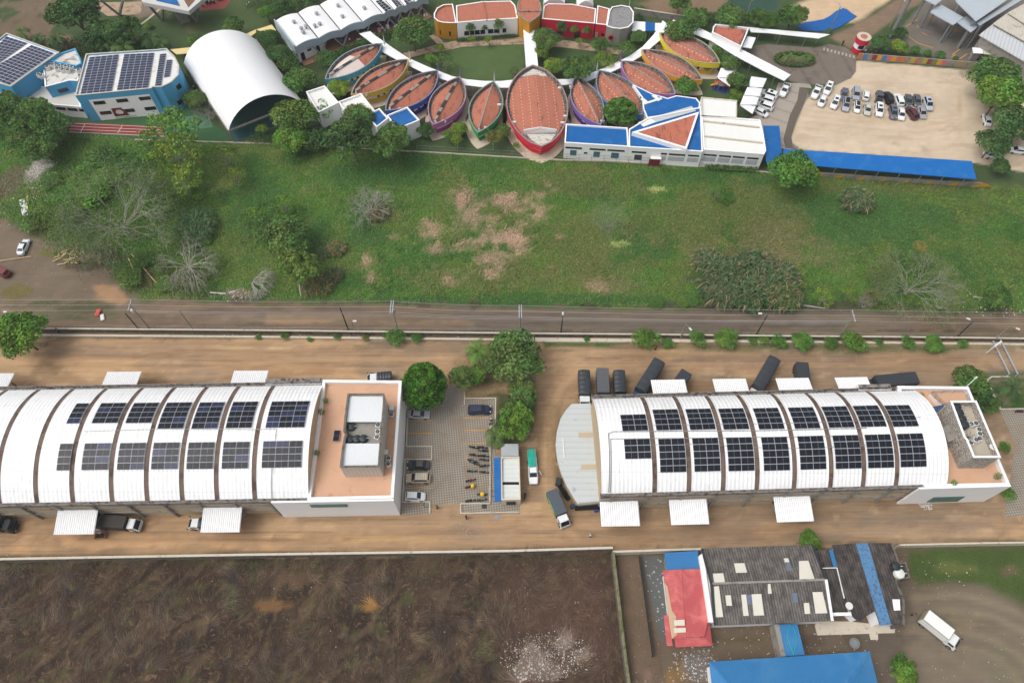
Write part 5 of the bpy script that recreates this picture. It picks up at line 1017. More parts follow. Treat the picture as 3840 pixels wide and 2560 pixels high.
for a in[(447,228,28,'b1','','leafy tree beside the blue walled building end',GN),(670,268,42,'b3','o','olive tree right of the white vault entrance',GN),(738,250,28,'airy','g','airy tree over the white flat roof',GN),(826,268,36,'b1','','dense tree before the two blue flat roofs',GN),(805,315,58,'b2','d','largest dark tree spilling over the school fence',GN),(895,325,48,'b2','m','dark tree right of the largest one at the fence',GN),(668,322,32,'b3','l','lime green tree at the school fence',GN),(603,297,13,'sap','y','yellow sapling at the corner of the vault hall',GN),(720,330,30,'sh1','d','dark bush between fence trees',GN),(977,298,18,'b3','d','dark little tree left of the magenta leaf house',GN),(1054,296,19,'b1','y','yellow green tree before the magenta and green houses',GN),(1028,312,12,'sap','l','light sapling at the fence near the magenta house',GN),(1050,322,13,'sap','y','yellow sapling at the fence near the green house',GN),(1132,320,19,'sap','b','autumn toned tree right of the green house prow',GN),(1156,300,19,'b1','o','olive tree between green and red houses',GN),(780,203,22,'b3','y','yellow green tree below the cyan leaf house',GN),(1425,258,36,'tuft','g','dark tufted tree beside the blue leaf house',GN),(1186,336,9,'sap','y','thin sapling at the red house prow',GN),(947,72,40,'b3','','wide tree between the canteen and the ochre drum',GN),(990,135,16,'b1','l','bright tree at left edge of the oval lawn',GN),(1022,140,22,'airy','','thin twigged tree on the oval lawn',GN),(1080,71,10,'col','d','leftmost narrow tree against the white wall',GN),(1113,67,8,'col','d','middle narrow tree against the white wall',GN),(1146,66,12,'col','','rightmost broad tree against the white wall',GN),(1084,92,9,'sap','y','left sapling on the curved path',GN),(1120,92,9,'sap','y','right sapling on the curved path',GN),(1180,163,12,'airy2','','thin tree at the lower edge of the oval lawn',GN),(1010,112,12,'sap','y','sapling where the paths meet',GN),(1256,92,26,'b3','','leafy tree before the red building wall',GN),(1318,74,9,'col','o','left climber tree against the red wall',GN),(1348,74,9,'col','o','right climber tree against the red wall',GN),(1243,122,18,'b1','y','yellow green tree beside the white central walkway',GN),(1270,152,20,'b3','y','yellow tree right of the central walkway foot',GN),(1322,157,38,'b2','m','broad dark tree above the violet leaf house',GN),(1390,138,24,'airy','y','yellow flowering tree inside the ring walk',GN),(1432,112,26,'airy2','g','thin leafed tree right of the small lawn',GN),(1375,103,18,'b3','m','tree at the top of the small lawn',GN),(1331,96,10,'sap','y','yellow sapling before the red wall',GN),(1465,84,16,'b3','','small tree beside the grey drum',GN),(1292,150,10,'sap','y','yellow bush near the broad dark tree',GN),(1562,70,34,'b1','m','tree growing through the corner of the long walkway',GN),(1598,80,13,'airy','','pale tree right of the walkway corner',GN),(1600,42,28,'b3','m','tree behind the long walkway near the court',GN),(1680,38,32,'b3','','bushy tree in front of the green court',GN),(1743,43,27,'b2','m','tree between the court and the triangular building',GN),(1562,9,26,'b2','m','dark tree on the brown ground at the top',GN),(1473,25,9,'sh1','','small shrub behind the drum building',GN),(1466,42,10,'sh2','d','dark shrub below the small one behind the drum',GN),(1648,116,12,'b3','g','green bush beside the yellow leaf house',GN),(1673,143,25,'b1','m','tree between the yellow house and long walkway',GN),(1703,141,12,'palm2','y','yellowish palm by the long walkway',GN),(1576,198,24,'b3','g','tree in front of the orange leaf house',GN),(1695,185,24,'b1','m','tree beside the white shade sails',GN),(1625,158,9,'sap','g','sapling at the foot of the yellow house',GN),(1690,218,14,'sh2','y','yellow green hedge bush below the shade sail tree',GN),(1685,232,12,'sh2','l','hedge bush at the lower end of the white fence',GN),(1820,37,34,'b1','m','round tree on the sand near the blue tarp',GN),(1762,48,20,'b3','l','light tree left of the round sand tree',GN),(1903,70,13,'palm2','d','dark low palm at the blue tarp',GN),(2027,100,20,'b3','d','dark tree right of the red and white tower',GN),(2066,107,20,'b1','y','yellow green tree right of the tower',GN),(2062,82,18,'sh2','d','spreading dark shrub at the foot of the steel mast',GN),(2101,119,11,'sh1','g','first small bush above the painted wall',GN),(2129,125,9,'sh1','g','second small bush above the painted wall',GN),(2158,129,10,'sh1','g','third small bush above the painted wall',GN),(2194,136,6,'sh2','g','fourth tiny bush above the painted wall',GN),(2268,142,14,'sh1','g','bush above the big right trees',GN),(2282,172,44,'b3','m','dark upper tree right of the gravel lot',GN),(2300,215,54,'b1','l','big bright green tree right of the gravel lot',GN),(2325,282,44,'b3','d','dark airy tree over the black shade cloth',GN),(2280,330,34,'b3','d','dark tree at the lower right corner of the lot',GN),(2298,383,20,'b3','d','small tree beyond the end of the blue canopy',GN),(2340,150,20,'b3','','tree cut by the right edge above the lot',GN),(1827,392,46,'b3','g','leafy tree in front of the long blue canopy',GN),(170,30,50,'b1','d','large dark tree at the top left',GN),(285,72,40,'b2','d','dark shrubby tree behind the blue buildings',GN),(230,78,36,'b1','d','dark tree above the solar roofed building',GN),(130,92,30,'palm','d','palm behind the left solar roof',GN),(88,90,24,'palm2','d','second palm behind the left solar roof',GN),(50,72,24,'palm2','m','palm at the upper left of the left solar roof',GN),(240,100,32,'palm','d','palm above the gap between the solar roofs',GN),(282,108,34,'palm','m','feathery palm above the right solar roof',GN),(345,92,34,'palm2','d','palm near the yellow round shrub',GN),(342,62,8,'sh1','y','round bright yellow shrub on the lawn',GN),(534,60,28,'b1','m','round tree on the lawn left of the canteen',GN),(372,100,24,'palm','d','rightmost palm of the row behind the roofs',GN),(205,92,24,'palm2','d','small palm in the dense row',GN),(450,100,14,'sh1','l','light bush left of the vault roof',GN),(424,122,10,'sh1','g','bush at the rounded blue wall',GN),(612,28,20,'b1','g','bright round tree left of the canteen roof',GN),(648,16,24,'b2','d','dark tree behind the canteen',GN),(700,8,26,'b3','d','dark tree at the top behind the canteen',GN),(615,86,20,'b3','d','dark shrubbery between hall and canteen',GN),(640,122,24,'b3','d','bush beside the white vault edge',GN),(662,150,26,'sh2','m','shrub along the vault hall edge',GN),(690,182,34,'b3','m','airy tree between vault and cyan leaf house',GN),(752,142,22,'sh1','m','shrubs at the canteen corner',GN),(790,125,16,'sh2','d','hedge in front of the canteen, left part',GN),(835,108,16,'sh1','d','hedge in front of the canteen, right part',GN),(1290,70,12,'col','d','dark climber between ochre prow and red wall',GN),]:plant(*a)
for i,(x,y)in enumerate(((165,545),(215,545),(270,560),(330,555),(385,550))):
    px,py=K2(30,x,y);plant(px/1.63265,py/1.63265-8,13,'lpalm','g','%s small palm in the hedge ringed roundabout'%NR[i],'small palms of the roundabout')
for k in list(TP):
    if not TP[k].get('_used'):
        for ch in list(TP[k].children_recursive):bpy.data.objects.remove(ch)
        bpy.data.objects.remove(TP[k])
        # grass and straw that nobody could count
def scatter(name,n,region,length,width,up,seed,vary=.3,bias=None,keep=None,gain=1.0,clump=False):
    rs=np.random.RandomState(seed);xs=[p[0]for p in region];ys=[p[1]for p in region]
    x=rs.uniform(max(min(xs),X0+2),min(max(xs),X1-2),n*3);y=rs.uniform(max(min(ys),Y0+2),max(ys),n*3);ok=sdist(region,x,y)>.3;x,y=x[ok],y[ok]
    if clump:ok=(fbm(x/5,y/5,77,3)*2>.12)&(fbm(x/1.2,y/1.2,78,2)*2>0);x,y=x[ok],y[ok]
    x,y=x[:n],y[:n]
    ci=np.clip(((x-X0)/G).round().astype(int),0,nx-1);cj=np.clip(((y-Y0)/G).round().astype(int),0,ny-1);gi_=cj*nx+ci;col=COL[gi_];tx=TEX[gi_]
    sel=keep(col,tx,rs)if keep else np.ones(len(x),bool);x,y,col,gi_=x[sel],y[sel],col[sel],gi_[sel];m=len(x);z=ZG[gi_]
    a=rs.rand(m)*6.283 if bias is None else bias(x,y)+rs.normal(size=m)*.35;L=rs.uniform(.5,1.2,m)*length;w=rs.uniform(.6,1.3,m)*width;u=rs.uniform(.3,1,m)*up;dx,dy=np.cos(a),np.sin(a)
    V=np.stack([np.stack([x-dy*w,y+dx*w,z],1),np.stack([x+dy*w,y-dx*w,z],1),np.stack([x+dx*L*.6+dy*w*.8,y+dy*L*.6-dx*w*.8,z+u],1),np.stack([x+dx*L*.6-dy*w*.8,y+dy*L*.6+dx*w*.8,z+u],1),np.stack([x+dx*L,y+dy*L,z+u*.7],1)],1).reshape(-1,3)
    F=np.arange(m)[:,None]*5;idx=np.concatenate([F+0,F+1,F+2,F+3,F+3,F+2,F+4],1).ravel()
    me=bpy.data.meshes.new(name);me.vertices.add(5*m);me.vertices.foreach_set('co',V.astype(np.float32).ravel());me.loops.add(7*m);me.polygons.add(2*m);me.loops.foreach_set('vertex_index',idx.astype(np.int32))
    ls=(np.arange(m)[:,None]*7+np.array([0,4])).ravel();me.polygons.foreach_set('loop_start',ls.astype(np.int32));me.update(calc_edges=True)
    c=col*gain*rs.uniform(1-vary,1+vary,(m,1));at_=me.color_attributes.new('Col','FLOAT_COLOR','POINT');at_.data.foreach_set('color',np.concatenate([np.repeat(c,5,0),np.ones((5*m,1))],1).astype(np.float32).ravel())
    me.materials.append(M_LEAF);o=bpy.data.objects.new(name,me);scene.collection.objects.link(o);return o
g1=scatter('tall_grass',90000,FIELD,.8,.09,.3,5,keep=lambda c,t,rs:rs.rand(len(c))<t[:,0],gain=1.65,vary=.16);tag(g1,'tall mixed grass and weeds covering the field','grass',kind='stuff')
g3=scatter('grass_tufts',30000,FIELD,1.3,.13,.65,15,keep=lambda c,t,rs:(rs.rand(len(c))<t[:,0]*.6),gain=1.5,vary=.2,clump=True);tag(g3,'taller weedy tufts standing in the field','grass',kind='stuff')
fl=lambda x,y:fbm(x/11,y/11,200,3)*9+.9
g2=scatter('cut_straw',30000,PLOW,2.1,.028,.1,9,bias=fl,vary=.45,gain=1.8,clump=True);tag(g2,'flattened dry stalks lying over the brown field','straw',kind='stuff')
    # SCHOOL
TROT=R_(20)
def tile_mat(name,rz,base=(182,113,90),st=(124,78,62),lo=.54,dots=False):
    if name in MATS:return MATS[name]
    q=N(name);r_=q.maprot(q.pos(),-rz);s_=q.n('SeparateXYZ');q.l(r_,s_.inputs[0]);fr=lambda o,p:q.math('FRACT',q.math('DIVIDE',s_.outputs[o],p))
    c=q.mix(q.noise(q.pos(),.6,4),tuple(v*.86 for v in S(*base)),tuple(v*1.12 for v in S(*base)))
    n_=q.noise(q.maprot(q.pos(),-rz,(.9,.45,1)),1.0,5,.3,.6);streak=q.ramp(q.noise(q.maprot(q.pos(),-rz,(1,.08,1)),2.4,3),.42,.6)
    c=q.mix(q.math('MULTIPLY',q.math('MULTIPLY',q.ramp(n_,lo,lo+.1),streak),.85),c,S(*st))
    c=q.mix(q.math('MULTIPLY',q.math('GREATER_THAN',fr(1,1.3),.93),.28),c,S(120,70,56));c=q.mix(q.math('MULTIPLY',q.math('GREATER_THAN',fr(0,1.15),.93),.22),c,S(120,70,56))
    if dots:c=q.mix(q.math('MULTIPLY',q.math('GREATER_THAN',fr(0,1.15),.8),q.math('GREATER_THAN',fr(1,2.1),.9)),c,S(232,206,190))
    q.l(c,q.b.inputs['Base Color']);q.b.inputs['Roughness'].default_value=.9;w_=q.math('ABSOLUTE',q.math('SUBTRACT',fr(0,.38),.5));q.bump(w_,.5,.06);MATS[name]=q.m;return q.m
M_APRON=mat('beige_paving',S(206,190,168),.9,.1,.6)
def lens(A,B,wl,wr,n=22,pw=.92):
    """leaf outline: tips A and B, half widths to the left and right of the axis"""
    A=Vector(A);B=Vector(B);d=B-A;L=d.length;u=d/L;v=Vector((-u.y,u.x));out=[]
    for i in range(n):t=i/n;w=(1-(2*t-1)**2)**pw;p=A+u*L*t-v*wr*w;out.append((p.x,p.y))
    for i in range(n):t=1-i/n;w=(1-(2*t-1)**2)**pw;p=A+u*L*t+v*wl*w;out.append((p.x,p.y))
    return out
def boat(name,label,A,B,C,D,h,col,lowcol,ridge='slots',pw=.92,rooftint=None,cut=(.0,.0),roofstain=.56):
    A,B,C,D=(Vector(p)for p in(A,B,C,D));u=(B-A).normalized();v=Vector((-u.y,u.x));c_,d_=(C-A).dot(v),(D-A).dot(v);wl,wr=max(c_,d_),-min(c_,d_);L=(B-A).length
    rz=math.atan2(u.y,u.x);mid=(A+B)/2;r=thing(name,mid.x,mid.y,label,'leaf house','leaf shaped school houses')
    bm_=mat('band_%d_%d_%d'%col,tuple(min(.8,1.15*a+.015)for a in S(*col)),.7,.14,.8,stain=(tuple(.5*a+.12 for a in S(*col)),.9,.5,.8));low=mat('wall_%d_%d_%d'%lowcol,tuple(min(.8,1.15*a)for a in S(*lowcol)),.7,.08,.5)
    def ln(d):k=d*1.6;return lens(A+u*k,B-u*k,wl-d,wr-d,pw=pw)
    o_,i_=lens(A,B,wl,wr,pw=pw),ln(.28)
    m=MB();m.ring(o_,i_,h-1.5,h,k=0,kin=1);m.build('parapet_band',[bm_,M_GUT],r)
    m=MB();m.ring(lens(A-u*.05,B+u*.05,wl+.03,wr+.03,pw=pw),ln(.22),h,h+.05);m.build('coping',mat('cop_%d_%d_%d'%col,tuple(.25*a+.2 for a in S(*col)),.8,.2,1),r)
    w1=ln(.95);m=MB();m.prism(w1,0,1.4);m.prism(w1,1.4,h-1.4,k=1);m.build('wall',[low,M_WHITE],r)
    m=MB();m.prism(ln(.25),h-1.1,h-.95)
    n=len(o_);g1_,g2_=ln(.3),ln(1.0);m.k=1
    for i in range(1,n,1):m.bar((*g1_[i],h-.8),(*g2_[i],h-.8),.14,.25)
    m.k=0;m.build('gutter',[M_GUT,M_CONC],r)
    g=.85;t0,t1=.03+cut[0],.97-cut[1];K_=16;Lr=L-2*g*1.2;a0=A+u*g*1.2;hw=[];ze,zr=h-.62,h+.42
    for i in range(K_+1):t=t0+(t1-t0)*i/K_;w=(1-(2*t-1)**2)**pw;hw.append((t,(wl-g)*w,(wr-g)*w))
    rt=tile_mat('clay_roof_%d'%round(math.degrees(rz)/5),rz,lo=roofstain-.06,dots=ridge!='slots' and mid.x>0)
    m=MB();V=[]
    for t,l,w in hw:p=a0+u*Lr*t;V+=[(p.x+v.x*l,p.y+v.y*l,ze),(p.x+v.x*(wl-wr)*.3,p.y+v.y*(wl-wr)*.3,zr),(p.x-v.x*w,p.y-v.y*w,ze)]
    F=[];Kw=[]
    for i in range(K_):a=i*3;F+=[(a,a+1,a+4,a+3),(a+1,a+2,a+5,a+4)]
    F=[tuple(reversed(f))for f in F]
    if rootw:=(rooftint is not None):
        k=[1 if(i//2)<K_*.55 else 0 for i in range(len(F))]if rooftint=='A' else[0]*len(F)
        for f,kk in zip(F,k):m.add([V[i]for i in f],[tuple(range(4))],kk)
        m.build('roof',[rt,mat('whitewashed_tiles',S(226,212,204),.8,.08,.6,ribs=(rz,.55,.08))],r)
    else:m.add(V,F);m.build('roof',rt,r)
    for e in(0,K_):
        a=e*3;m=MB();b=[V[a],V[a+1],V[a+2]];s_=u*(-.02 if e==0 else .02);b=[(x+s_.x,y+s_.y,z)for x,y,z in b];m.add(b+[(x,y,h-1.0)for x,y,z in b],[(0,1,4,3),(1,2,5,4)]);m.build('gable_board',M_WHITE,r)
    m=MB();e0,e1=V[1],V[K_*3+1];n=11
    for i in range(n):
        a=Vector(e0)+(Vector(e1)-Vector(e0))*(i/n);b=Vector(e0)+(Vector(e1)-Vector(e0))*((i+1)/n)
        if ridge=='slots':m.bar(a+Vector((0,0,.05)),b+Vector((0,0,.05)),.75,.12,k=1 if i%3==1 or i%5==3 else 0)
        elif ridge=='line':m.bar(a+Vector((0,0,.03)),b+Vector((0,0,.03)),.3,.08,k=0)
    if m.v:m.build('ridge_cap',[M_CONC,M_DARKM],r)
    for sd in(0,1):
        for t in(.3,.52,.7):
            n=len(w1)//2;i=int((n*t)if sd==0 else n+n*(1-t));a,b=w1[i],w1[(i+3)%len(w1)];d=Vector((b[0]-a[0],b[1]-a[1]));nn_=Vector((d.y,-d.x)).normalized()*.04
            m=MB();m.add([(a[0]+nn_.x,a[1]+nn_.y,1.4),(b[0]+nn_.x,b[1]+nn_.y,1.4),(b[0]+nn_.x,b[1]+nn_.y,2.35),(a[0]+nn_.x,a[1]+nn_.y,2.35)],[(0,1,2,3)]);m.build('window',M_GLASS,r)
    ap=lens(A-u*1.2,B+u*.6,wl+1.0,wr+1.0,pw=pw*.95);m=MB();m.prism(ap,0,.12);m.build('apron',M_APRON,r)
    return r,u,v
S1=lambda x,y,h:ZZ('R2',x,y,h)
HB=4.3
def sp(x,y):return P(x,y,HB)
boat('leaf_house','leaf shaped house with cyan band and half white roof',S1(75,655,HB),S1(915,128,HB),S1(365,278,HB),S1(640,487,HB),HB,(70,160,196),(70,160,196),rooftint='A')
boat('leaf_house','leaf shaped house with yellow ochre band on the left side of the ring',S1(455,880,HB),S1(1300,360,HB),S1(730,520,HB),S1(1020,747,HB),HB,(222,178,44),(222,178,44))
boat('leaf_house','leaf shaped house with deep blue band beside the yellow ochre one',S1(958,1118,HB),sp(1643,264),S1(1210,692,HB),sp(1590,373),HB,(24,78,168),(24,60,150))
boat('leaf_house','leaf shaped house with magenta band on the left side of the ring',sp(1623.5,467.7),sp(1724,287),sp(1615,364),sp(1737,392),HB,(184,92,160),(170,60,140))
boat('leaf_house','leaf shaped house with bright green band left of the big red one',sp(1791.6,498),sp(1851,305),sp(1757,402.7),sp(1889,389.6),HB,(24,150,74),(20,130,64),ridge='line')
rb,u_,v_=boat('leaf_house','largest leaf shaped house with red band in the middle of the ring',ZZ('R1',750,1294,4.4),ZZ('R1',620,92,4.4),ZZ('R1',228,640,4.4),ZZ('R1',1140,690,4.4),4.4,(206,32,56),(206,32,56),ridge='none',pw=.66,cut=(.13,.09),roofstain=.62)
boat('leaf_house','leaf shaped house with violet band right of the big red one',KK(20,815,1150,HB),KK(20,590,705,HB),KK(20,530,900,HB),KK(20,853,960,HB),HB,(124,92,176),(90,50,140),ridge='line')
boat('leaf_house','leaf shaped house with mid blue band on the right side of the ring',KK(20,1195,1055,HB),KK(20,795,645,HB),KK(20,845,920,HB),KK(20,1105,765,HB),HB,(44,120,178),(30,90,150),ridge='line')
boat('leaf_house','leaf shaped house with magenta band on the right side of the ring',KK(20,1500,868,HB),KK(20,1002,560,HB),KK(20,1165,805,HB),KK(20,1345,640,HB),HB,(170,92,178),(150,60,150),ridge='line')
boat('leaf_house','leaf shaped house with orange band below the bright yellow one',ZZ('R3',1425,1340,HB),ZZ('R3',145,705,HB),ZZ('R3',580,1160,HB),ZZ('R3',945,860,HB),HB,(226,160,46),(222,150,40),ridge='line')
boat('leaf_house','leaf shaped house with bright yellow band, farthest right of the ring',ZZ('R3',1795,990,HB),ZZ('R3',525,355,HB),ZZ('R3',925,822,HB),ZZ('R3',1290,472,HB),HB,(236,206,32),(222,178,30),ridge='line')
_A,_B=Vector(ZZ('R1',750,1294,4.4)),Vector(ZZ('R1',620,92,4.4))
M_LIM=mat('limewashed_deck',S(214,208,198),.9,.15,.8,stain=(S(120,112,102),1.2,.5,.7),ribs=(R_(90),.8,.25))
for pl_ in((535,1115,960,1110,880,1215,770,1280,700,1265,600,1190),(620,150,520,215,450,262,840,262,780,200)):m=MB();m.prism(ZL('R1',3.8,*pl_),3.55,3.8);m.build('end_deck',M_LIM,rb)
m=MB();m.bar((*ZZ('R1',488,1050,4.6),4.1),(*ZZ('R1',725,1030,4.8),4.75),.15,1.2);m.bar((*ZZ('R1',725,1030,4.8),4.75),(*ZZ('R1',965,1045,4.6),4.1),.15,1.2);m.build('gable_board',M_WHITE,rb)
for i,(cr,x,y,c,n_)in enumerate(((10,1672,640,(120,100,170),'deep blue'),(10,1875,690,(140,110,170),'left magenta'),(10,2190,740,(220,222,220),'green'),(20,578,700,(220,222,220),'violet'),(20,780,645,(222,222,220),'mid blue'),(20,995,560,(180,120,180),'right magenta'),(10,1180,400,(220,220,222),'cyan'),(10,1415,545,(230,226,200),'yellow ochre'))):
    x_,y_=KK(cr,x,y,4.4);m=MB();m.add([(x_-.25,y_,4.0),(x_+.25,y_,4.0),(x_,y_,7.2),(x_-.25,y_+.12,4.0),(x_+.25,y_+.12,4.0),(x_,y_+.12,7.2)],[(0,1,2),(5,4,3),(0,3,4,1),(1,4,5,2),(2,5,3,0)])
    tag(m.build('pennant_spike',mat('spike_%d'%i,S(*c),.6,0)),'pointed spike at the tip of the %s leaf house'%n_,'spike','spikes of the leaf houses')
def strip(pairs,h,name,label,m_,cat='walkway roof',post=True,edge=None,thick=.16,group=None):
    n=len(pairs);A=[(x,y)for(x,y),_ in pairs];B=[q_ for _,q_ in pairs];c=A[n//2];r=thing(name,*c,label,cat,group);poly=A+B[::-1]
    if area(poly)<0:A,B=B,A
    V=[(x,y,h)for x,y in A]+[(x,y,h)for x,y in B]+[(x,y,h-thick)for x,y in A]+[(x,y,h-thick)for x,y in B];F=[]
    for i in range(n-1):F+=[(i,i+1,n+i+1,n+i),(2*n+i+1,2*n+i,3*n+i,3*n+i+1),(i+1,i,2*n+i,2*n+i+1),(n+i,n+i+1,3*n+i+1,3*n+i)]
    F+=[(0,n,3*n,2*n),(2*n-1,n-1,3*n-1,4*n-1)]
    MB().add(V,F).build('roof',m_,r)
    if post:
        for L_ in(A,B):
            for(x0,y0),(x1,y1)in zip(L_[:-1],L_[1:]):
                d=math.hypot(x1-x0,y1-y0);k=max(1,int(d/4.5))
                for i in range(k):t=(i+.5)/k;cx,cy=(A[0][0]+B[0][0])/2,0;X,Y=x0+(x1-x0)*t,y0+(y1-y0)*t;m=MB();m.box(X,Y,(h-thick)/2,.12,.12,h-thick);m.build('post',M_METAL,r)
    return r
def prs(cr,h,*v):return[(KK(cr,*v[i],h),KK(cr,*v[i+1],h))for i in range(0,len(v),2)]
M_WALK=mat('white_walkway_sheet',(.82,.84,.85),.5,.04,.6,stain=((.66,.67,.66),.6,.6,.95))
strip(prs(10,3.1,(1050,288),(948,310),(1082,318),(1010,355),(1275,453),(1169,481),(1400,534),(1288,547),(1588,618),(1526,662),(1800,700),(1700,725),(1930,728),(1900,780),(2100,745),(2080,800),(2250,745),(2260,806),(2352,735),(2352,805))+prs(20,3.1,(120,735),(120,790),(395,728),(410,785),(520,728),(540,775),(650,705),(690,748),(780,650),(830,690),(835,630),(900,668),(1000,555),(1050,600),(1080,515),(1180,520),(1200,430),(1290,430),(1300,320),(1370,360),(1385,190),(1480,262)),3.1,'ring_walkway','curved white walkway roof ringing the leaf shaped houses',M_WALK)
strip(prs(20,3.15,(1480,183),(1440,265),(1690,240),(1640,300),(1850,320),(1830,375),(2100,450),(2060,520),(2352,578),(2330,660))+prs(30,3.15,(208,688),(150,742)),3.15,'long_walkway','long white walkway roof running down to the driveway',M_WALK)
strip(prs(20,3.2,(103,275),(205,270),(130,640),(243,635)),3.2,'central_walkway','straight white walkway roof between ochre prow and big red house',M_WALK)
strip(prs(20,3.0,(1100,195),(1100,286),(1225,203),(1225,286)),3.0,'walkway','white walkway roof beside the grey drum',M_WALK)
strip(prs(20,3.02,(1226,203),(1226,287),(1315,212),(1312,283)),3.02,'walkway','short blue walkway roof between two white ones',M_BLUE)
strip(prs(20,3.0,(1316,212),(1313,283),(1390,216),(1368,268)),3.0,'walkway','short white walkway roof right of the blue piece',M_WALK)
strip(prs(20,3.2,(2175,250),(2195,296),(2352,268),(2352,304))+prs(30,3.2,(570,317),(465,354)),3.2,'covered_walk','long straight white canopy on posts above the roundabout',M_WALK)
strip(prs(20,3.2,(2165,335),(2115,432),(2241,348),(2200,445)),3.2,'canopy','small white canopy under the triangular building',M_WALK)
M_CREAM=mat('cream_yellow_sheet',S(232,212,150),.6,.05,.5,ribs=(0,.4,.1))
strip(prs(0,3.0,(1565,455),(1620,500),(1755,435),(1740,490)),3.0,'walkway','cream walkway roof between blue building and vault',M_CREAM)
strip([(KK(0,2245,318,3),KK(0,2290,345,3)),(KK(10,0,272,3),KK(10,0,300,3))],3.0,'walkway','cream walkway roof behind the white vault',M_CREAM,post=False)
strip(prs(10,3.0,(5,272),(120,325),(145,228),(197,298)),3.0,'walkway','cream canopy at the corner of the canteen',M_CREAM)
                # generic flat roofed block
def block(name,label,poly,h,wallm,roofm=None,roofz=-.4,th=.25,cat='building',root=None,capm=M_WHITE,group=None):
    c=(sum(p[0]for p in poly)/len(poly),sum(p[1]for p in poly)/len(poly));r=root or thing(name,*c,label,cat,group)
    o=ccw(poly);MB().ring(o,inset(o,th),0,h).build('wall',wallm,r);MB().ring(inset(o,-.04),inset(o,th+.04),h,h+.08).build('coping',capm,r)
    if roofm:MB().prism(inset(o,th),h+roofz-.2,h+roofz).build('roof',roofm,r)
    return r
def wins(root,a,b,z0,z1,segs,m_=M_GLASS,name='window',out=.06):
    """openings along a wall from a to b (plan points), segs = [(t0, t1)...]"""
    d=Vector((b[0]-a[0],b[1]-a[1]));n_=Vector((d.y,-d.x)).normalized()*out
    for t0,t1 in segs:
        p,q_=Vector(a[:2])+d*t0,Vector(a[:2])+d*t1;m=MB();m.prism([(p.x+n_.x,p.y+n_.y),(q_.x+n_.x,q_.y+n_.y),(q_.x-n_.x,q_.y-n_.y),(p.x-n_.x,p.y-n_.y)],z0,z1);m.build(name,m_,root)
RT0=tile_mat('clay_roof_plain',R_(0));RT1=tile_mat('clay_roof_cross',R_(8),lo=.6)
M_OCHRE=mat('ochre_render',S(198,140,36),.8,.06,.4);M_RED=mat('red_render',S(206,34,62),.75,.05,.4);M_DRUM=mat('grey_render',S(150,148,138),.85,.08,.5)
z5=lambda h,*v:ZL('R5',h,*v)
d0=block('drum_building','ochre rounded end building with clay roof',z5(5,330,45,230,52,165,88,132,145,134,190,170,225,230,240,300,245,368,243),5,M_OCHRE,RT0,-.5)
a,b=ZZ('R5',185,228,5),ZZ('R5',300,245,5);wins(d0,a,b,1.0,2.4,[(0,.2),(.22,.4),(.42,.6),(.62,.8),(.82,1)])
d1=block('classroom_building','long white walled building with clay roof on the rear arc',z5(5,372,243,365,62,640,20,940,12,985,60,1012,196,690,215),5,M_WHITE,RT1,-.15)
a,b=ZZ('R5',372,243,5),ZZ('R5',690,215,5);wins(d1,a,b,.9,2.2,[(.22,.38),(.4,.56),(.58,.74),(.76,.92)]);a,b=ZZ('R5',690,215,5),ZZ('R5',1012,196,5);wins(d1,a,b,.9,2.2,[(.02,.2),(.22,.4),(.5,.62)])
m=MB();m.bar((*ZZ('R5',650,22,5.2),5.15),(*ZZ('R5',690,212,5.2),5.0),.3,.2);m.build('ridge_cap',RT0,d1)
d2=block('prow_building','tall ochre pointed building at the head of the central walkway',z5(6.4,1040,-25,1215,-25,1250,40,1262,110,1235,170,1135,245,1040,182,1000,110,1010,40),6.4,M_OCHRE,RT0,-.1,capm=M_CONC)
m=MB();m.bar((*ZZ('R5',1005,122,6.4),6.45),(*ZZ('R5',1258,124,6.4),6.45),.35,.2);m.build('beam',M_GUT,d2)
d3=block('red_building','long red walled building with clay roof on the rear arc',z5(5,1268,200,1285,70,1330,42,1580,46,1835,95,1820,250),5,M_RED,RT1,-.1)
a,b=ZZ('R5',1268,200,5),ZZ('R5',1820,250,5)
wins(d3,a,b,2.0,2.7,[(.03,.07)]);wins(d3,a,b,.1,2.3,[(.14,.2)],M_CONC,'door');d4=block('red_building','short red walled building with clay roof next to the grey drum',z5(4.9,1832,254,1850,62,1975,95,1950,266),4.9,M_RED,RT0,-.2)
a2,b2=ZZ('R5',1832,254,4.9),ZZ('R5',1950,266,4.9);wins(d4,a2,b2,.1,2.4,[(.05,.3)],M_CONC,'door');wins(d4,a2,b2,1.5,2.2,[(.6,.85)])
m=MB();d_=Vector((b[0]-a[0],b[1]-a[1])).normalized()
for t,z,r_,k in((.36,1.2,.95,1),(.69,1.0,.95,1),(.45,2.6,.62,0),(.8,2.4,.55,0),(.34,3.1,.3,0),(.66,2.9,.3,0)):
    px_,py_=a[0]+(b[0]-a[0])*t,a[1]+(b[1]-a[1])*t;mm=MB()
    mm.tube([(px_+d_.y*.02,py_-.02,z),(px_+d_.y*.02,py_-.12,z)],r_,16);mm.build('round_window',M_GLASS if k else M_CONC,d3)
d5=block('drum_building','grey rounded drum building with mottled grey roof',z5(5.1,1945,275,1972,120,2000,76,2100,58,2190,75,2230,130,2225,240,2175,290,2090,306,2010,298),5.1,M_DRUM,mat('mottled_roof',S(146,146,146),.9,.15,1.4,stain=(S(116,114,112),1.5,.45,.75)),-.3)
m=MB()
for(x,y,z)in((2000,298,2.3),):X,Y=ZZ('R5',x,y,5.1);m.tube([(X,Y-.05,z),(X,Y-.2,z)],.75,18);m.build('porthole',M_RED,d5);m=MB();m.tube([(X,Y-.2,z),(X,Y-.26,z)],.45,18);m.build('porthole_glass',M_GLASS,d5)
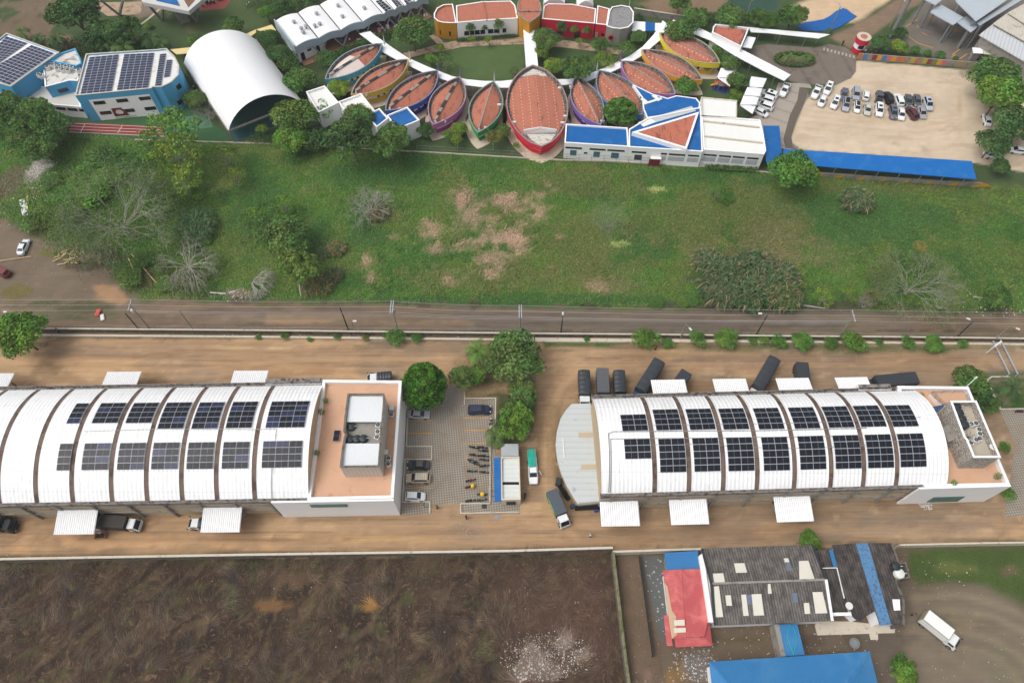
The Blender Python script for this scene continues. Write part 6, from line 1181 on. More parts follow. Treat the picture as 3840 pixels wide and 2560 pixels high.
for x0,x1,y,lb in((1290,1510,12,'left'),(1640,1810,40,'right')):
    A_,B_=ZZ('R5',x0,y+15,3.5),ZZ('R5',x1,y+15,3.5);m=MB();n=10;V=[]
    for i in range(n+1):t=i/n;x=A_[0]+(B_[0]-A_[0])*t;z=3.2+1.6*math.sin(math.pi*t);V+=[(x,A_[1],z),(x,A_[1]+5,z)]
    m.add(V,[(2*i,2*i+2,2*i+3,2*i+1)for i in range(n)]+[tuple(2*i for i in range(n,-1,-1))]);r=thing('vault_roof',(A_[0]+B_[0])/2,A_[1],'low white vaulted roof behind the red building, the %s one'%lb,'vault roof','white vaults behind the red building');m.build('roof',M_WROOF,r);MB().prism([(A_[0],A_[1]+.1),(B_[0],A_[1]+.1),(B_[0],A_[1]+5),(A_[0],A_[1]+5)],0,3.2).build('wall',M_WHITE,r)
    # canteen with scalloped roof
hq=5.2;q3=lambda x,y,h=hq:ZZ('Q3',x,y,h)
fe=[q3(360,592),q3(650,482),q3(928,377),q3(1205,270),q3(1472,176),q3(1610,128),q3(1745,80),q3(1880,30),q3(2040,-20)];f0=Vector(fe[0]);uq=(Vector(fe[4])-f0).normalized();vq=Vector(q3(105,262))-f0
CT=thing('canteen',*(f0+vq*.5),'white roofed canteen with wavy grey fascia and slanting V shaped columns','building')
def edge(t_,i):return f0+uq*((Vector(fe[i])-f0).dot(uq)+((Vector(fe[i+1])-f0).dot(uq)-(Vector(fe[i])-f0).dot(uq))*t_)
for i in range(8):
    m=MB();V=[];n=10
    for j in range(n+1):
        t=.03+.94*j/n;p=edge(t,i);z=hq-.15+.55*math.sin(math.pi*t);V+=[(p.x,p.y,z),(p.x+vq.x,p.y+vq.y,z)]
    m.add(V,[(2*j,2*j+2,2*j+3,2*j+1)for j in range(n)]);m.build('roof_bay',M_WROOF,CT)
m=MB();m.prism([tuple(f0),tuple(edge(1,7)),tuple(edge(1,7)+vq),tuple(f0+vq)],hq-.7,hq-.3);m.build('gutter',M_GUT,CT)
M_FASC=mat('grey_fascia',S(168,182,192),.6,.06,.5)
m=MB();V=[];N_=72
for j in range(N_+1):
    T=j/N_*8;i=min(7,int(T));t=T-i;p=edge(t,i)-vq.normalized()*.25;zt=hq+.1+.55*math.sin(math.pi*t);zb=3.1+.75*math.sin(math.pi*((T+.0)%1));V+=[(p.x,p.y,zb),(p.x,p.y,zt)]
m.add(V,[(2*j,2*j+2,2*j+3,2*j+1)for j in range(N_)]);o_=len(m.v);V2=[(x+vq.x*.02,y+vq.y*.02,z)for x,y,z in V];m.add(V2,[(2*j+1,2*j+3,2*j+2,2*j)for j in range(N_)]);m.add([V[k_]for k_ in range(1,len(V),2)]+[V2[k_]for k_ in range(1,len(V),2)],[(j,j+1,N_+2+j,N_+1+j)for j in range(N_)])
m.build('fascia',M_FASC,CT)
m=MB();a,b=f0,f0+vq;m.wall([tuple(a-uq*.15),tuple(b-uq*.15)],.3,2.6,hq+.5);m.build('side_fascia',M_FASC,CT)
m=MB();k_=(Vector(fe[1])-f0).dot(uq)*1.25;m.prism([tuple(f0+uq*.2+vq*.03),tuple(f0+uq*k_+vq*.12),tuple(f0+uq*k_+vq*.97),tuple(f0+uq*.2+vq*.97)],0,4.4);m.build('wall',M_WHITE,CT)
m=MB();m.prism([tuple(f0+uq*k_+vq*.75),tuple(edge(1,7)+vq*.75),tuple(edge(1,7)+vq*.9),tuple(f0+uq*k_+vq*.9)],0,4.4);m.build('rear_wall',M_WHITE,CT)
for i in range(7):
    p=edge(.98,i)+vq*.02;m=MB();b_=(p.x,p.y,.1);m.bar(b_,(p.x-uq.x*2.0,p.y-uq.y*2.0,3.4),.28);m.bar(b_,(p.x+uq.x*2.0,p.y+uq.y*2.0,3.4),.28);m.build('v_column',M_FASC,CT)
wins(CT,tuple(f0+uq*.2+vq*.03),tuple(f0+uq*k_+vq*.12),1.9,2.5,[(.35,.5)]);wins(CT,tuple(f0+uq*.2+vq*.03),tuple(f0+uq*k_+vq*.12),.1,2.4,[(.08,.22),(.68,.8)],M_DOOR,'door')
sheet('canteen_floor',[tuple(f0+uq*.5-vq*.12),tuple(edge(1,7)-vq*.12),tuple(edge(1,7)+vq*.9),tuple(f0+uq*.5+vq*.9)],mat('terracotta_floor',S(164,122,96),.9,.12,.6),.03)
for x,y,n_ in((345,290,'lone left'),(437,372,'lower left'),(497,345,'second low'),(462,420,'lowest'),(608,335,'third low'),(670,315,'fourth low'),(630,185,'upper left'),(900,85,'uppermost'),(955,220,'middle'),(1230,115,'rightmost')):
    x_,y_=q3(x,y,5.7);r=thing('roof_ventilator',x_,y_,'silver turbine ventilator on the white canteen roof, the %s one'%n_,'ventilator','turbine ventilators on the canteen roof',z=5.3,world=False)
    MB().lathe((0,0,0),[(.3,0),(.3,.45),(.28,.5)],10).build('base',M_METAL,r);MB().lathe((0,0,.5),[(.3,0),(.5,.2),(.55,.4),(.42,.62),(.1,.72)],12).build('turbine',M_ALU,r)
def quadarray(name,label,group,pts,h,nu,nv,cell=None,tilt=0.0):
    """solar array lying on a flat roof: pts = four plan corners"""
    A,B,C_,D=(Vector(p)for p in pts);c=(A+B+C_+D)/4;r=thing(name,c.x,c.y,label,'solar array',group,z=h,world=False);n=0
    for i in range(nu):
        for j in range(nv):
            def at_(s,t):return(A*(1-s)+B*s)*(1-t)+(D*(1-s)+C_*s)*t
            e=.035;q_=[at_((i+e)/nu,(j+e*1.5)/nv),at_((i+1-e)/nu,(j+e*1.5)/nv),at_((i+1-e)/nu,(j+1-e*1.5)/nv),at_((i+e)/nu,(j+1-e*1.5)/nv)]
            w=[(x.x-c.x,x.y-c.y)for x in q_];w=ccw(w);m=MB();m.prism(w,0,.05,k=0);iw=inset(w,.05);m.prism(iw,.051,.06,k=1);m.build('solar_panel',[M_ALU,cell or M_CELL],r)
GQ='solar arrays on the canteen roof'
quadarray('solar_array','dark solar array on the canteen roof, left of three',GQ,[q3(1500,155,5.8),q3(1578,108,5.8),q3(1440,-5,5.8),q3(1365,15,5.8)],5.75,2,5)
quadarray('solar_array','dark solar array on the canteen roof, middle of three',GQ,[q3(1640,95,5.8),q3(1712,70,5.8),q3(1640,-10,5.8),q3(1555,-10,5.8)],5.75,2,4)
quadarray('solar_array','dark solar array on the canteen roof, right of three',GQ,[q3(1765,62,5.8),q3(1838,22,5.8),q3(1790,-15,5.8),q3(1710,-10,5.8)],5.75,2,3)
            # white vault hall
zA=3.9;A_,B_,C_,D_=(Vector(p)for p in(KK(0,2100,1200,zA),KK(10,415,940,zA),KK(0,2345,362,zA),KK(0,1690,578,zA)))
VH=thing('vault_hall',*((A_+C_)/2),'open sports hall under a big smooth white barrel roof','hall');m=MB();n=24;ny_=40;V=[]
for j in range(ny_+1):
    s=j/ny_;L_,R2=A_*(1-s)+D_*s,B_*(1-s)+C_*s
    for i in range(n+1):t=i/n;ang=math.pi*t;p=L_*(1-t)+R2*t;V.append((p.x,p.y,zA+5.7*(math.sqrt(1.36-(2*t-1)**2)-.6)/.566+(.04 if j%2 else 0)))
w=n+1;m.add(V,[(j*w+i,j*w+i+1,(j+1)*w+i+1,(j+1)*w+i)for j in range(ny_)for i in range(n)]);m.build('roof',M_WROOF,VH)
m=MB()
for a,b in((A_,D_),(B_,C_)):m.bar((*a,zA-.1),(*b,zA-.1),.5,.35)
m.bar((*A_,zA-.1),(*B_,zA-.1),.4,.4)
for a,b in((A_,D_),(B_,C_)):
    for i in range(7):p=a+(b-a)*i/6;m.box(p.x,p.y,(zA-.2)/2,.35,.35,zA-.2)
m.build('frame',M_CONC,VH)
sheet('sports_court',[tuple(A_+(A_-D_).normalized()*.6),tuple(B_+(B_-C_).normalized()*.6),tuple(C_),tuple(D_)],mat('court_green',S(52,92,92),.8,.1,.5),.03)
    # blue and white classroom blocks at left
M_SKY=mat('sky_blue_render',S(88,168,212),.7,.06,.4);hb=8.2
bl_=KL(0,hb,690,880,1395,812,1400,800,1480,800,1570,760,1640,690,1645,600,1605,520,1530,447,1480,450,1455,455,790,497)
B1=block('classroom_block','blue and white block with rounded blue end and solar panels on its roof',bl_,hb,M_SKY,mat('white_roof_slab',S(226,226,222),.7,.08,.6,stain=(S(160,158,152),.7,.55,.8)),-.35,capm=M_CONCL)
a,b=KK(0,690,880,hb),KK(0,1395,812,hb);d=Vector((b[0]-a[0],b[1]-a[1]));n_=Vector((d.y,-d.x)).normalized()*.05
m=MB();p,q_=Vector(a)+d*.13,Vector(a)+d*.93;m.add([(p.x+n_.x,p.y+n_.y,.05),(q_.x+n_.x,q_.y+n_.y,.05),(q_.x+n_.x,q_.y+n_.y,6.6),(p.x+n_.x,p.y+n_.y,6.6)],[(0,1,2,3)]);m.build('white_panel',M_WHITE,B1)
wins(B1,a,b,5.0,6.0,[(.17,.32),(.47,.62),(.77,.92)],out=.12);wins(B1,a,b,1.8,2.8,[(.17,.32),(.48,.63),(.77,.92)],out=.12)
wins(B1,KK(0,1480,800,hb),KK(0,1640,690,hb),5.2,6.4,[(.45,.85)],out=.5);wins(B1,KK(0,1480,800,hb),KK(0,1640,690,hb),1.8,2.8,[(.3,.8)],out=.9)
em=MB();p=Vector(a)+d*.335+n_*3;e=d.normalized()
def wp(s,z):x=p+e*s;return(x.x,x.y,z)
em.add([wp(0,.95),wp(3.6,.95),wp(2.6,3.5),wp(.2,3.5)],[(0,1,2,3)]);em.build('emblem',mat('crimson_sign',S(120,44,56),.7,.2,3),B1)
em=MB();em.add([(x[0]+n_.x,x[1]+n_.y,x[2])for x in(wp(.7,2.1),wp(1.3,1.6),wp(2.3,1.6),wp(2.7,2.1),wp(2.2,2.9),wp(1.2,2.9))],[(0,1,2,3,4,5)]);em.build('emblem_symbol',M_OFFW,B1)
def text(s,x,y,z,size,rz,m_,parent,rx=R_(90)):
    cu=bpy.data.curves.new('lettering','FONT');cu.body=s;cu.size=size;cu.extrude=.01;cu.align_x='LEFT';o0=bpy.data.objects.new('lettering',cu);scene.collection.objects.link(o0);cu.materials.append(m_);me=bpy.data.meshes.new_from_object(o0.evaluated_get(bpy.context.evaluated_depsgraph_get()));bpy.data.objects.remove(o0);o=bpy.data.objects.new('lettering',me);scene.collection.objects.link(o)
    off=world_off(parent)if parent.get('_world')else Vector((0,0,0));o.parent=parent;o.location=(x-off.x,y-off.y,z-off.z);o.rotation_euler=(rx,0,rz);return o
tp=wp(.1,.2);text('ECOSPRINTS',tp[0]+n_.x*2,tp[1]+n_.y*2,.2,.9,math.atan2(d.y,d.x),mat('green_letters',S(120,170,80),.7,0),B1)
GSB='solar arrays on the blue and white blocks';zr_=hb-.2
quadarray('solar_array','left large blue solar array on the rounded blue block',GSB,KL(0,zr_,735,868,1028,845,1095,502,822,527),zr_,5,14,M_CELLB)
quadarray('solar_array','middle large blue solar array on the rounded blue block',GSB,KL(0,zr_,1072,830,1362,812,1420,487,1140,500),zr_,5,14,M_CELLB)
quadarray('solar_array','narrow solar array near the rounded end of the blue block',GSB,KL(0,zr_,1420,797,1484,785,1530,492,1468,500),zr_,1,14,M_CELLB)
quadarray('solar_array','short solar array closest to the rounded blue end',GSB,KL(0,zr_,1503,715,1562,703,1586,550,1530,553),zr_,1,8,M_CELLB)
bl2=KL(0,hb,-260,560,60,305,545,482,430,562,240,695,100,797,-180,715)
B2=block('classroom_block','blue walled block with large solar roof at the left edge',bl2,hb,M_SKY,M_WHITE,-.35,capm=M_CONCL)
wins(B2,KK(0,-180,715,hb),KK(0,100,797,hb),5.2,6.2,[(.55,.85)],out=.1);wins(B2,KK(0,-180,715,hb),KK(0,100,797,hb),.05,4.6,[(.3,.99)],M_WHITE,'white_panel',.05)
quadarray('solar_array','solar array front strip on the left edge block',GSB,KL(0,zr_,-170,690,85,785,500,490,290,415),zr_,6,14,M_CELLB)
quadarray('solar_array','solar array rear strip on the left edge block',GSB,KL(0,zr_,-240,640,-60,620,255,398,60,335),zr_,5,12,M_CELLB)
M_STR=mat('streaked_white_roof',S(214,212,206),.8,.12,.6,stain=(S(132,124,112),.6,.5,.7))
B3=block('link_block','curved white roofed link between the two solar roofed blocks',KL(0,6.8,400,640,425,560,745,655,715,745,640,740,570,760,415,800),6.8,M_SKY,M_STR,-.15)
block('','',KL(0,7.6,450,560,560,490,690,447,735,530,750,585,700,608),7.6,M_SKY,M_STR,-.3,root=B3,capm=M_SKY)
block('','',KL(0,3.6,175,905,310,790,420,800,570,745,700,790,745,985,385,955),3.6,M_WHITE,mat('plain_deck',S(206,202,194),.85,.1,.6),-.2,root=B3)
a,b=KK(0,175,905,3.6),KK(0,745,985,3.6);wins(B3,KK(0,385,955,3.6),b,2.2,3.0,[(.01,.25),(.3,.55),(.6,.85),(.9,1)],out=.1)
wins(B3,KK(0,415,800,6.8),KK(0,570,760,6.8),4.2,5.2,[(.5,1.1)],out=.1)
    # white flat roofed group with blue sheets
M_WR2=mat('white_flat_roof',S(236,236,232),.6,.05,.6);hg=5.2
for lb,pl,rm in(('white flat roofed block, uppermost of the stepped group by the vault',(460,845,630,790,760,945,575,1035),M_WR2),('white flat roofed block with parapet in the middle of the stepped group',(757,937,965,860,1092,1018,880,1115),M_WR2),('small blue roofed block between white block and larger blue one',(1010,1060,1135,997,1215,1088,1110,1170),M_BLUE),('blue roofed block with tall white walls at the end of stepped group',(1200,1062,1390,985,1503,1105,1300,1190),M_BLUE)):
    block('flat_roofed_block',lb,KL(10,hg,*pl),hg,M_WHITE,rm,-.45,cat='building',group='stepped flat roofed blocks')
    # kitchens and halls at the lower right of the school
hk=5.1
K1=block('service_wing','white walled wing with blue roof next to the big red leaf house',KL(20,hk,495,1140,1060,1176,1072,1350,483,1313),hk,M_WHITE,M_BLUE,-.35)
a,b=KK(20,483,1313,hk),KK(20,1072,1350,hk);wins(K1,a,b,3.4,3.9,[(.02,.28),(.4,.65),(.68,.95)]);wins(K1,a,b,1.2,2.9,[(.1,.2),(.47,.57),(.75,.87)],mat('painted_window',S(70,110,120),.5,.5,1.5));wins(K1,a,b,2.0,2.5,[(.32,.37)])
K3=block('central_wing','blue roofed wing carrying a large triangular clay roof',KL(20,hk,1074,1190,1245,1085,1735,985,1752,1395,1074,1352),hk,M_WHITE,M_BLUE,-.3)
a,b=KK(20,1074,1352,hk),KK(20,1752,1395,hk);wins(K3,a,b,3.4,3.9,[(.05,.25),(.45,.53),(.56,.78),(.82,.97)]);wins(K3,a,b,1.6,3.0,[(.45,.53),(.56,.78),(.82,.97)],mat('block_screen',S(190,192,196),.8,.4,2.5),'screen');wins(K3,a,b,1.2,2.8,[(.1,.2)],M_DARKM)
tri=KL(20,6.0,1102,1213,1718,1028,1650,1235,1605,1368);o=ccw(tri);MB().ring(o,inset(o,.5),hk-.3,6.0).build('roof_parapet',M_WHITE,K3);MB().prism(inset(o,.45),5.2,5.75).build('clay_roof',tile_mat('clay_roof_tri',R_(-70),(190,112,88),(110,70,56),.5),K3)
up=KL(20,4.4,1108,778,1290,865,1430,905,1512,880,1692,905,1728,950,1722,1020,1240,1086,1205,1000,1195,900)
x,y=KK(20,1320,1440,2.5);m=MB();pc=KL(20,2.6,1275,1412,1375,1420,1372,1465,1272,1460);m.prism(pc,2.5,2.6);m.build('porch_roof',M_WR2,K3);m=MB();m.box(x-.2,y-.6,1.2,2.6,.3,2.3);m.build('doorway',mat('dark_red_door',S(120,40,44),.8,.3,2),K3)
K4=block('upper_wing','irregular bright blue roof between leaf houses and triangular clay roof',up,4.4,M_WHITE,None);MB().prism(inset(ccw(up),.1),4.2,4.46).build('roof',M_BLUE,K4)
m=MB();m.prism(KL(20,5.0,1285,1082,1650,975,1692,1020,1325,1122),4.85,5.0);m.build('skylight_roof',M_GREYSHEET,K4)
m=MB();m.prism(KL(20,4.9,1160,1125,1280,1085,1322,1122,1210,1165),4.5,4.9);m.build('roof_panel',M_WR2,K4)
m=MB();m.bar((*KK(20,1215,955,4.6),4.6),(*KK(20,1375,905,4.6),4.6),.6,.2);m.bar((*KK(20,1295,875,4.6),4.6),(*KK(20,1355,925,4.6),4.6),.9,.15);m.bar((*KK(20,1190,905,4.6),4.6),(*KK(20,1245,950,4.6),4.6),.9,.15);m.build('flashing',M_WR2,K4)
K5=block('white_hall','white flat roofed hall, smaller one behind with grey parapet',KL(20,hk,1738,893,2066,925,2064,1085,1742,1070),hk,M_WHITE,M_WR2,-.4,capm=M_CONCL)
K6=block('white_hall','large white roofed hall in stepped bays beside the blue canopy',ZL('Q1',hk,882,562,1808,628,1862,870,1900,1112,1872,1172,920,1098),hk,M_WHITE,M_WR2,-.35)
for y0,y1 in((640,740),(875,985)):
    m=MB();p0,p1=ZZ('Q1',905,y0,5.1),ZZ('Q1',1800+(y0-640)*.25,y1,5.1);m.bar((*p0,4.95),(*p1,4.95),.35,.35);m.build('roof_step',M_CONCL,K6)
a,b=ZZ('Q1',920,1098,hk),ZZ('Q1',1872,1172,hk);wins(K6,a,b,3.3,3.8,[(.02,.24),(.28,.48),(.51,.71),(.75,.94)]);wins(K6,a,b,1.5,3.0,[(.02,.24),(.28,.48),(.51,.71),(.75,.94)],MATS['block_screen'],'screen')
strip([(ZZ('Q1',1858,720,3.6),ZZ('Q1',1905,1302,3.6)),(ZZ('Q1',2110,722,3.6),ZZ('Q1',2165,1292,3.6))],3.6,'entrance_canopy','bright blue square canopy at the end of the white hall',M_BLUE,'canopy')
M_BLUE2=mat('blue_canopy_sheet',S(10,106,184),.6,.14,.5,stain=(S(60,130,186),.3,.45,.85),ribs=(0,.45,.18))
strip([(KK(30,145,1368,3.5),KK(30,136,1500,3.5)),(KK(30,1872,1480,3.5),KK(31,1915,80,3.5))],3.5,'long_canopy','long bright blue canopy along the edge of the gravel lot',M_BLUE2,'canopy')
wl_=[KK(31,60,35),KK(31,470,52),KK(31,1000,90),KK(31,1500,122),KK(31,1945,147)]
MU=pwall('mural_wall','grey wall painted with yellow mounds under the long blue canopy',wl_,1.3,.2,M_CONC,None);
for i in range(8):
    x=480+i*210;y=52+(x-470)*.0645;c=KK(31,x,y);d=2.6;m=MB();V=[(c[0]-d+2*d*t/12,c[1]-.14-.0*t,.05+1.25*math.sin(math.pi*t/12))for t in range(13)];m.add(V,[tuple(range(12,-1,-1))]);m.build('painted_mound',M_YEL,MU)
pwall('fence_wall','low cream wall foot with wire fence before the school',[KK(0,1240,1290),KK(0,2352,1322),KK(10,760,1356),KK(10,1480,1398),KK(10,2352,1450),KK(20,500,1478),KK(20,850,1484),KK(20,1750,1532),ZZ('Q1',2000,1470),KK(31,60,35)],.35,.2,M_CONCL)
m=MB();fp=[KK(10,1480,1396),KK(10,2352,1448),KK(20,500,1476),KK(20,1750,1530)]
for(x0,y0),(x1,y1)in zip(fp[:-1],fp[1:]):
    k_=int(math.hypot(x1-x0,y1-y0)/3)
    for i in range(k_):t=i/k_;m.box(x0+(x1-x0)*t,y0+(y1-y0)*t,1.1,.07,.07,2.2)
    for z in(1.2,2.15):m.bar((x0,y0,z),(x1,y1,z),.04)
tag(m.build('wire_fence',M_METAL),'thin wire fence on posts in front of the leaf houses','fence')
pwall('school_wall','grey block wall between school lawn and brown ground',[KK(20,1115,130),KK(20,1300,160),KK(20,1600,205)],1.8,.25,M_CONC,M_CONCL,.1)
    # triangular building, tower, painted wall
ht=4.8;tr_=KL(20,ht,1840,300,1848,250,1870,224,1925,230,2178,256,2145,340,2105,432)
T1=block('triangular_building','white triangular building with rounded corner and dark clay roof',tr_,ht,M_WHITE,None);MB().prism(inset(ccw(tr_),.7),4.0,4.6).build('roof',tile_mat('clay_roof_tri2',R_(60),(188,108,88),(110,66,54),.5),T1);MB().prism(inset(ccw(tr_),.2),3.8,4.1).build('gutter',M_GUT,T1)
c=KK(30,822,480);r_=abs(KK(30,875,480)[0]-c[0]);TW=thing('round_tower',c[0],c[1]+.4,'round gatehouse tower in red and white bands','tower',world=False)
MB().lathe((0,0,0),[(r_,0),(r_,1.5)],28).build('lower_band',M_RED,TW);MB().lathe((0,0,1.5),[(r_,0),(r_,1.5)],28).build('middle_band',M_WHITE,TW);MB().lathe((0,0,3.0),[(r_+.25,0),(r_+.25,1.5),(r_+.05,1.5),(r_+.05,1.1)],28).build('upper_band',M_RED,TW)
MB().lathe((0,0,4.5),[(r_+.3,0),(r_+.3,.1),(r_-.1,.1)],28).build('coping',M_CONCL,TW);MB().lathe((0,0,4.3),[(r_-.05,0),(r_-.05,.2),(.1,.45)],24).build('roof',RT0,TW)
m=MB()
for i in range(3):a=R_(-118+i*17);m.box(math.cos(a)*(r_+.02),math.sin(a)*(r_+.02),2.3,.1,.55,1.0,a)
m.build('window',M_GLASS,TW)
pw_=[KK(30,812,545),KK(30,1400,590),KK(30,1930,632),KK(30,2352,690)]
PWL=pwall('painted_wall','boundary wall painted in coloured upright stripes above the gravel lot',pw_,1.9,.25,M_CONC,None)
cols=[(150,70,80),(80,120,180),(190,120,110),(110,140,90),(140,60,70),(190,170,60),(200,130,60),(90,130,190),(120,150,100),(200,120,130),(220,160,50),(150,50,60),(170,150,110)]
cm_=[mat('stripe_%d'%i,S(*c_),.85,.15,1)for i,c_ in enumerate(cols)];m=MB();kk=0
for(x0,y0),(x1,y1)in zip(pw_[:-1],pw_[1:]):
    L_=math.hypot(x1-x0,y1-y0);n=int(L_/1.25);e=Vector((x1-x0,y1-y0))/L_;nn_=Vector((e.y,-e.x))*.15
    for i in range(n):
        if rnd.random()<.2:continue
        p,q_=Vector((x0,y0))+e*(i*1.25)+nn_,Vector((x0,y0))+e*(i*1.25+1.24)+nn_;m.add([(p.x,p.y,.25),(q_.x,q_.y,.25),(q_.x,q_.y,1.9),(p.x,p.y,1.9)],[(0,1,2,3)],rnd.randrange(len(cols)))
m.build('painted_stripes',cm_,PWL)
        # driveway, paths, court and track
M_DRIVE=mat('old_asphalt',S(122,112,102),.95,.15,.5,stain=(S(96,88,82),.4,.5,.75),ribs=(R_(10),6.5,.15));M_CSLAB=mat('light_concrete_slabs',S(168,158,146),.95,.1,.5,ribs=(R_(62),4.0,.2))
sheet('driveway',KL(30,0,-250,440,0,408,430,440,560,405,720,440,812,520,806,660,760,720,640,775,480,778,330,775,200,745,0,575,-200,470),M_DRIVE,.014)
sheet('concrete_drive',KL(30,0,95,760,275,765,345,840,372,870,330,960,260,1100,215,1260,230,1340,290,1380,130,1365,-250,1200,-300,1150,0,1010,60,870),M_CSLAB,.018)
sheet('drive_edge',KL(30,0,290,800,380,830,330,960,262,1100,215,1260,230,1345,280,1378,160,1360,140,1280,200,1060,270,920),mat('dark_gutter_strip',S(104,96,86),.95,.2,.8),.022)
M_FADEW=mat('faded_white_paint',S(172,164,152),.9,.2,2)
for i in range(9):
    p0=KK(30,515+i*34,452+i*9);m=MB();m.box(*p0,.024,.5,1.2,.006,R_(-15));o=m.build('crossing_stripe',M_FADEW);o['kind']='structure'
for i in range(7):
    p0=KK(30,290+i*16,783+i*2);m=MB();m.box(*p0,.026,.35,1.6,.006,R_(8));o=m.build('crossing_stripe',M_FADEW);o['kind']='structure'
M_PATH=mat('stained_path',S(178,156,132),.95,.15,.6,stain=(S(128,104,84),.7,.48,.7))
pa=[((1350,490),(1400,535)),((1530,450),(1560,495)),((1700,400),(1760,462)),((1850,375),(1900,432)),((2100,355),(2130,420)),((2352,345),(2352,410))];pb=[((0,345),(0,408)),((110,345),(110,408)),((380,360),(240,420)),((600,385),(500,440)),((900,440),(890,490)),((1050,470),(1000,505))]
def ribbon(name,pairs,m_,z):n=len(pairs);mb=MB();mb.add([(x,y,z)for(x,y),_ in pairs]+[(x,y,z)for _,(x,y)in pairs],[(n+i,n+i+1,i+1,i)for i in range(n-1)]);o=mb.build(name,m_);o['kind']='structure';return o
ribbon('curved_path',[(KK(10,*a),KK(10,*b))for a,b in pa]+[(KK(20,*a),KK(20,*b))for a,b in pb[1:]],M_PATH,.012)
sheet('path',KL(10,0,1590,330,1650,320,1740,400,1690,430),M_PATH,.016)
sheet('ring_paving',KL(10,0,1100,560,1260,540,1560,690,1900,800,2352,830,2352,900,1900,880,1500,760,1250,660),mat('shaded_paving',S(118,106,92),.95,.1,.6),.02)  # ring paving in a muted brown-grey tone with slight variation
sheet('turf',KL(0,0,560,1070,850,1100,1520,1060,1700,960,2080,1230,2130,1300,1250,1285,590,1245,470,1160),mat('artificial_turf',S(58,96,60),.95,.12,.8),.012)
sheet('running_track',KL(0,0,400,1105,1508,1165,1500,1258,600,1215,400,1190),mat('red_track',S(136,60,54),.95,.1,.6),.018)
m=MB()
for y in(0,27,54,82):m.bar((*KK(0,520,1115+y+12),.026),(*KK(0,1505,1172+y*1.0),.026),.12,.006)
for x in(760,1105,1450):m.bar((*KK(0,x-22,1222),.026),(*KK(0,x+22,1138+(x-760)*.03),.026),.14,.006)
o=m.build('track_lines',M_ROADW);o['kind']='structure'
sheet('play_court',KL(0,0,1640,1080,1900,1050,1960,1170,1700,1200),mat('pale_green_court',S(84,128,100),.95,.1,.6),.02)
cx_,cy_=KK(30,238,560);rx_,ry_=abs(KK(30,415,560)[0]-cx_),abs(KK(30,238,505)[1]-cy_);ov=[(cx_+rx_*math.cos(a)*(1 if abs(math.cos(a))<.9 else .98),cy_+ry_*math.sin(a))for a in[i*math.pi/14 for i in range(28)]]
sheet('roundabout_bed',ov,mat('bed_soil',S(104,96,70),.95,.15,1),.03)
def hedge(name,label,path,w,h,n,tint='',closed=False):
    rs=np.random.RandomState(len(path)*7+int(h*10));P_=[];pts=path+([path[0]]if closed else[]);tot=sum(math.dist(a,b)for a,b in zip(pts[:-1],pts[1:]))
    for a,b in zip(pts[:-1],pts[1:]):
        k=max(3,int(n*math.dist(a,b)/tot));t=rs.rand(k,1);c=np.array(a)[None]*(1-t)+np.array(b)[None]*t;P_.append(np.concatenate([c+rs.uniform(-w/2,w/2,(k,2)),h*rs.uniform(.2,1.05,(k,1))**.5],1))
    P_=np.concatenate(P_);d=dirs(rs,len(P_),.1);c=TINT[tint];me=leafmesh(name,P_,d,rs.uniform(.2,.38,len(P_)),np.tile(GREEN*1.1,(len(P_),1))*rs.uniform(.7,1.3,(len(P_),1))*np.array([c]),rs=rs);o=bpy.data.objects.new(name,me);scene.collection.objects.link(o);return tag(o,label,'hedge')
hedge('hedge','clipped hedge ringing the roundabout bed',ov,1.0,.9,3600,'',True)
hedge('hedge','hedge strip along the front of the canteen',[tuple(f0+uq*9-vq*.22),tuple(f0+uq*27-vq*.2)],2.6,1.3,2600,'d');hedge('hedge','overgrown strip between vault hall and leaf houses',[tuple(B_+(C_-B_)*.05+Vector((2,1))),tuple(B_+(C_-B_)*.9+Vector((3,0)))],4.0,1.6,4200,'d')
hedge('hedge','low planting at the foot of the white arc building',[ZZ('R5',380,440,0),ZZ('R5',990,395,0)],1.2,.8,1500,'d');hedge('hedge','yellow green hedge along the white fence by the playground',[KK(20,2110,800),KK(20,2085,880),KK(20,2050,930)],1.6,1.3,1100,'y')
hedge('hedge','weedy strip along the school fence below the white halls',[ZZ('Q1',950,1400,0),ZZ('Q1',1750,1440,0)],1.6,.9,1500,'m');hedge('hedge','dark undergrowth along the fence under the big trees',[KK(10,0,1300),KK(10,760,1330),KK(10,1480,1370)],3.4,1.6,5200,'d');hedge('hedge','undergrowth behind the blue and white blocks',[KK(0,300,470),KK(0,900,470),KK(0,1450,430)],6,2.0,6000,'d');hedge('hedge','bushy strip left of the canteen roof',[KK(10,20,60),KK(10,330,40),KK(10,560,-20)],8,3,5200,'d');hedge('hedge','hedge on the slope beside the court road',[KK(20,1600,200),KK(20,1900,190),KK(20,2352,190)],3.5,1.8,3600,'d')
M_SAIL=mat('white_sail',(.82,.83,.83),.6,.02,1)
def sail(label,quads,group,posts=True):
    c=quads[0][0];r=thing('shade_sail',c[0],c[1],label,'shade sail',group)
    for q_ in quads:
        m=MB();m.add([(x,y,z)for x,y,z in q_],[tuple(range(len(q_)))]);m.add([(x,y,z-.04)for x,y,z in q_],[tuple(range(len(q_)-1,-1,-1))]);m.build('fabric',M_SAIL,r)
    for q_ in quads:
        for x,y,z in q_[:2]:m=MB();m.tube([(x,y,0),(x,y,z)],.08,6);m.build('post',M_METAL,r)
def k3(cr,x,y,z):p=KK(cr,x,y,z);return(p[0],p[1],z)
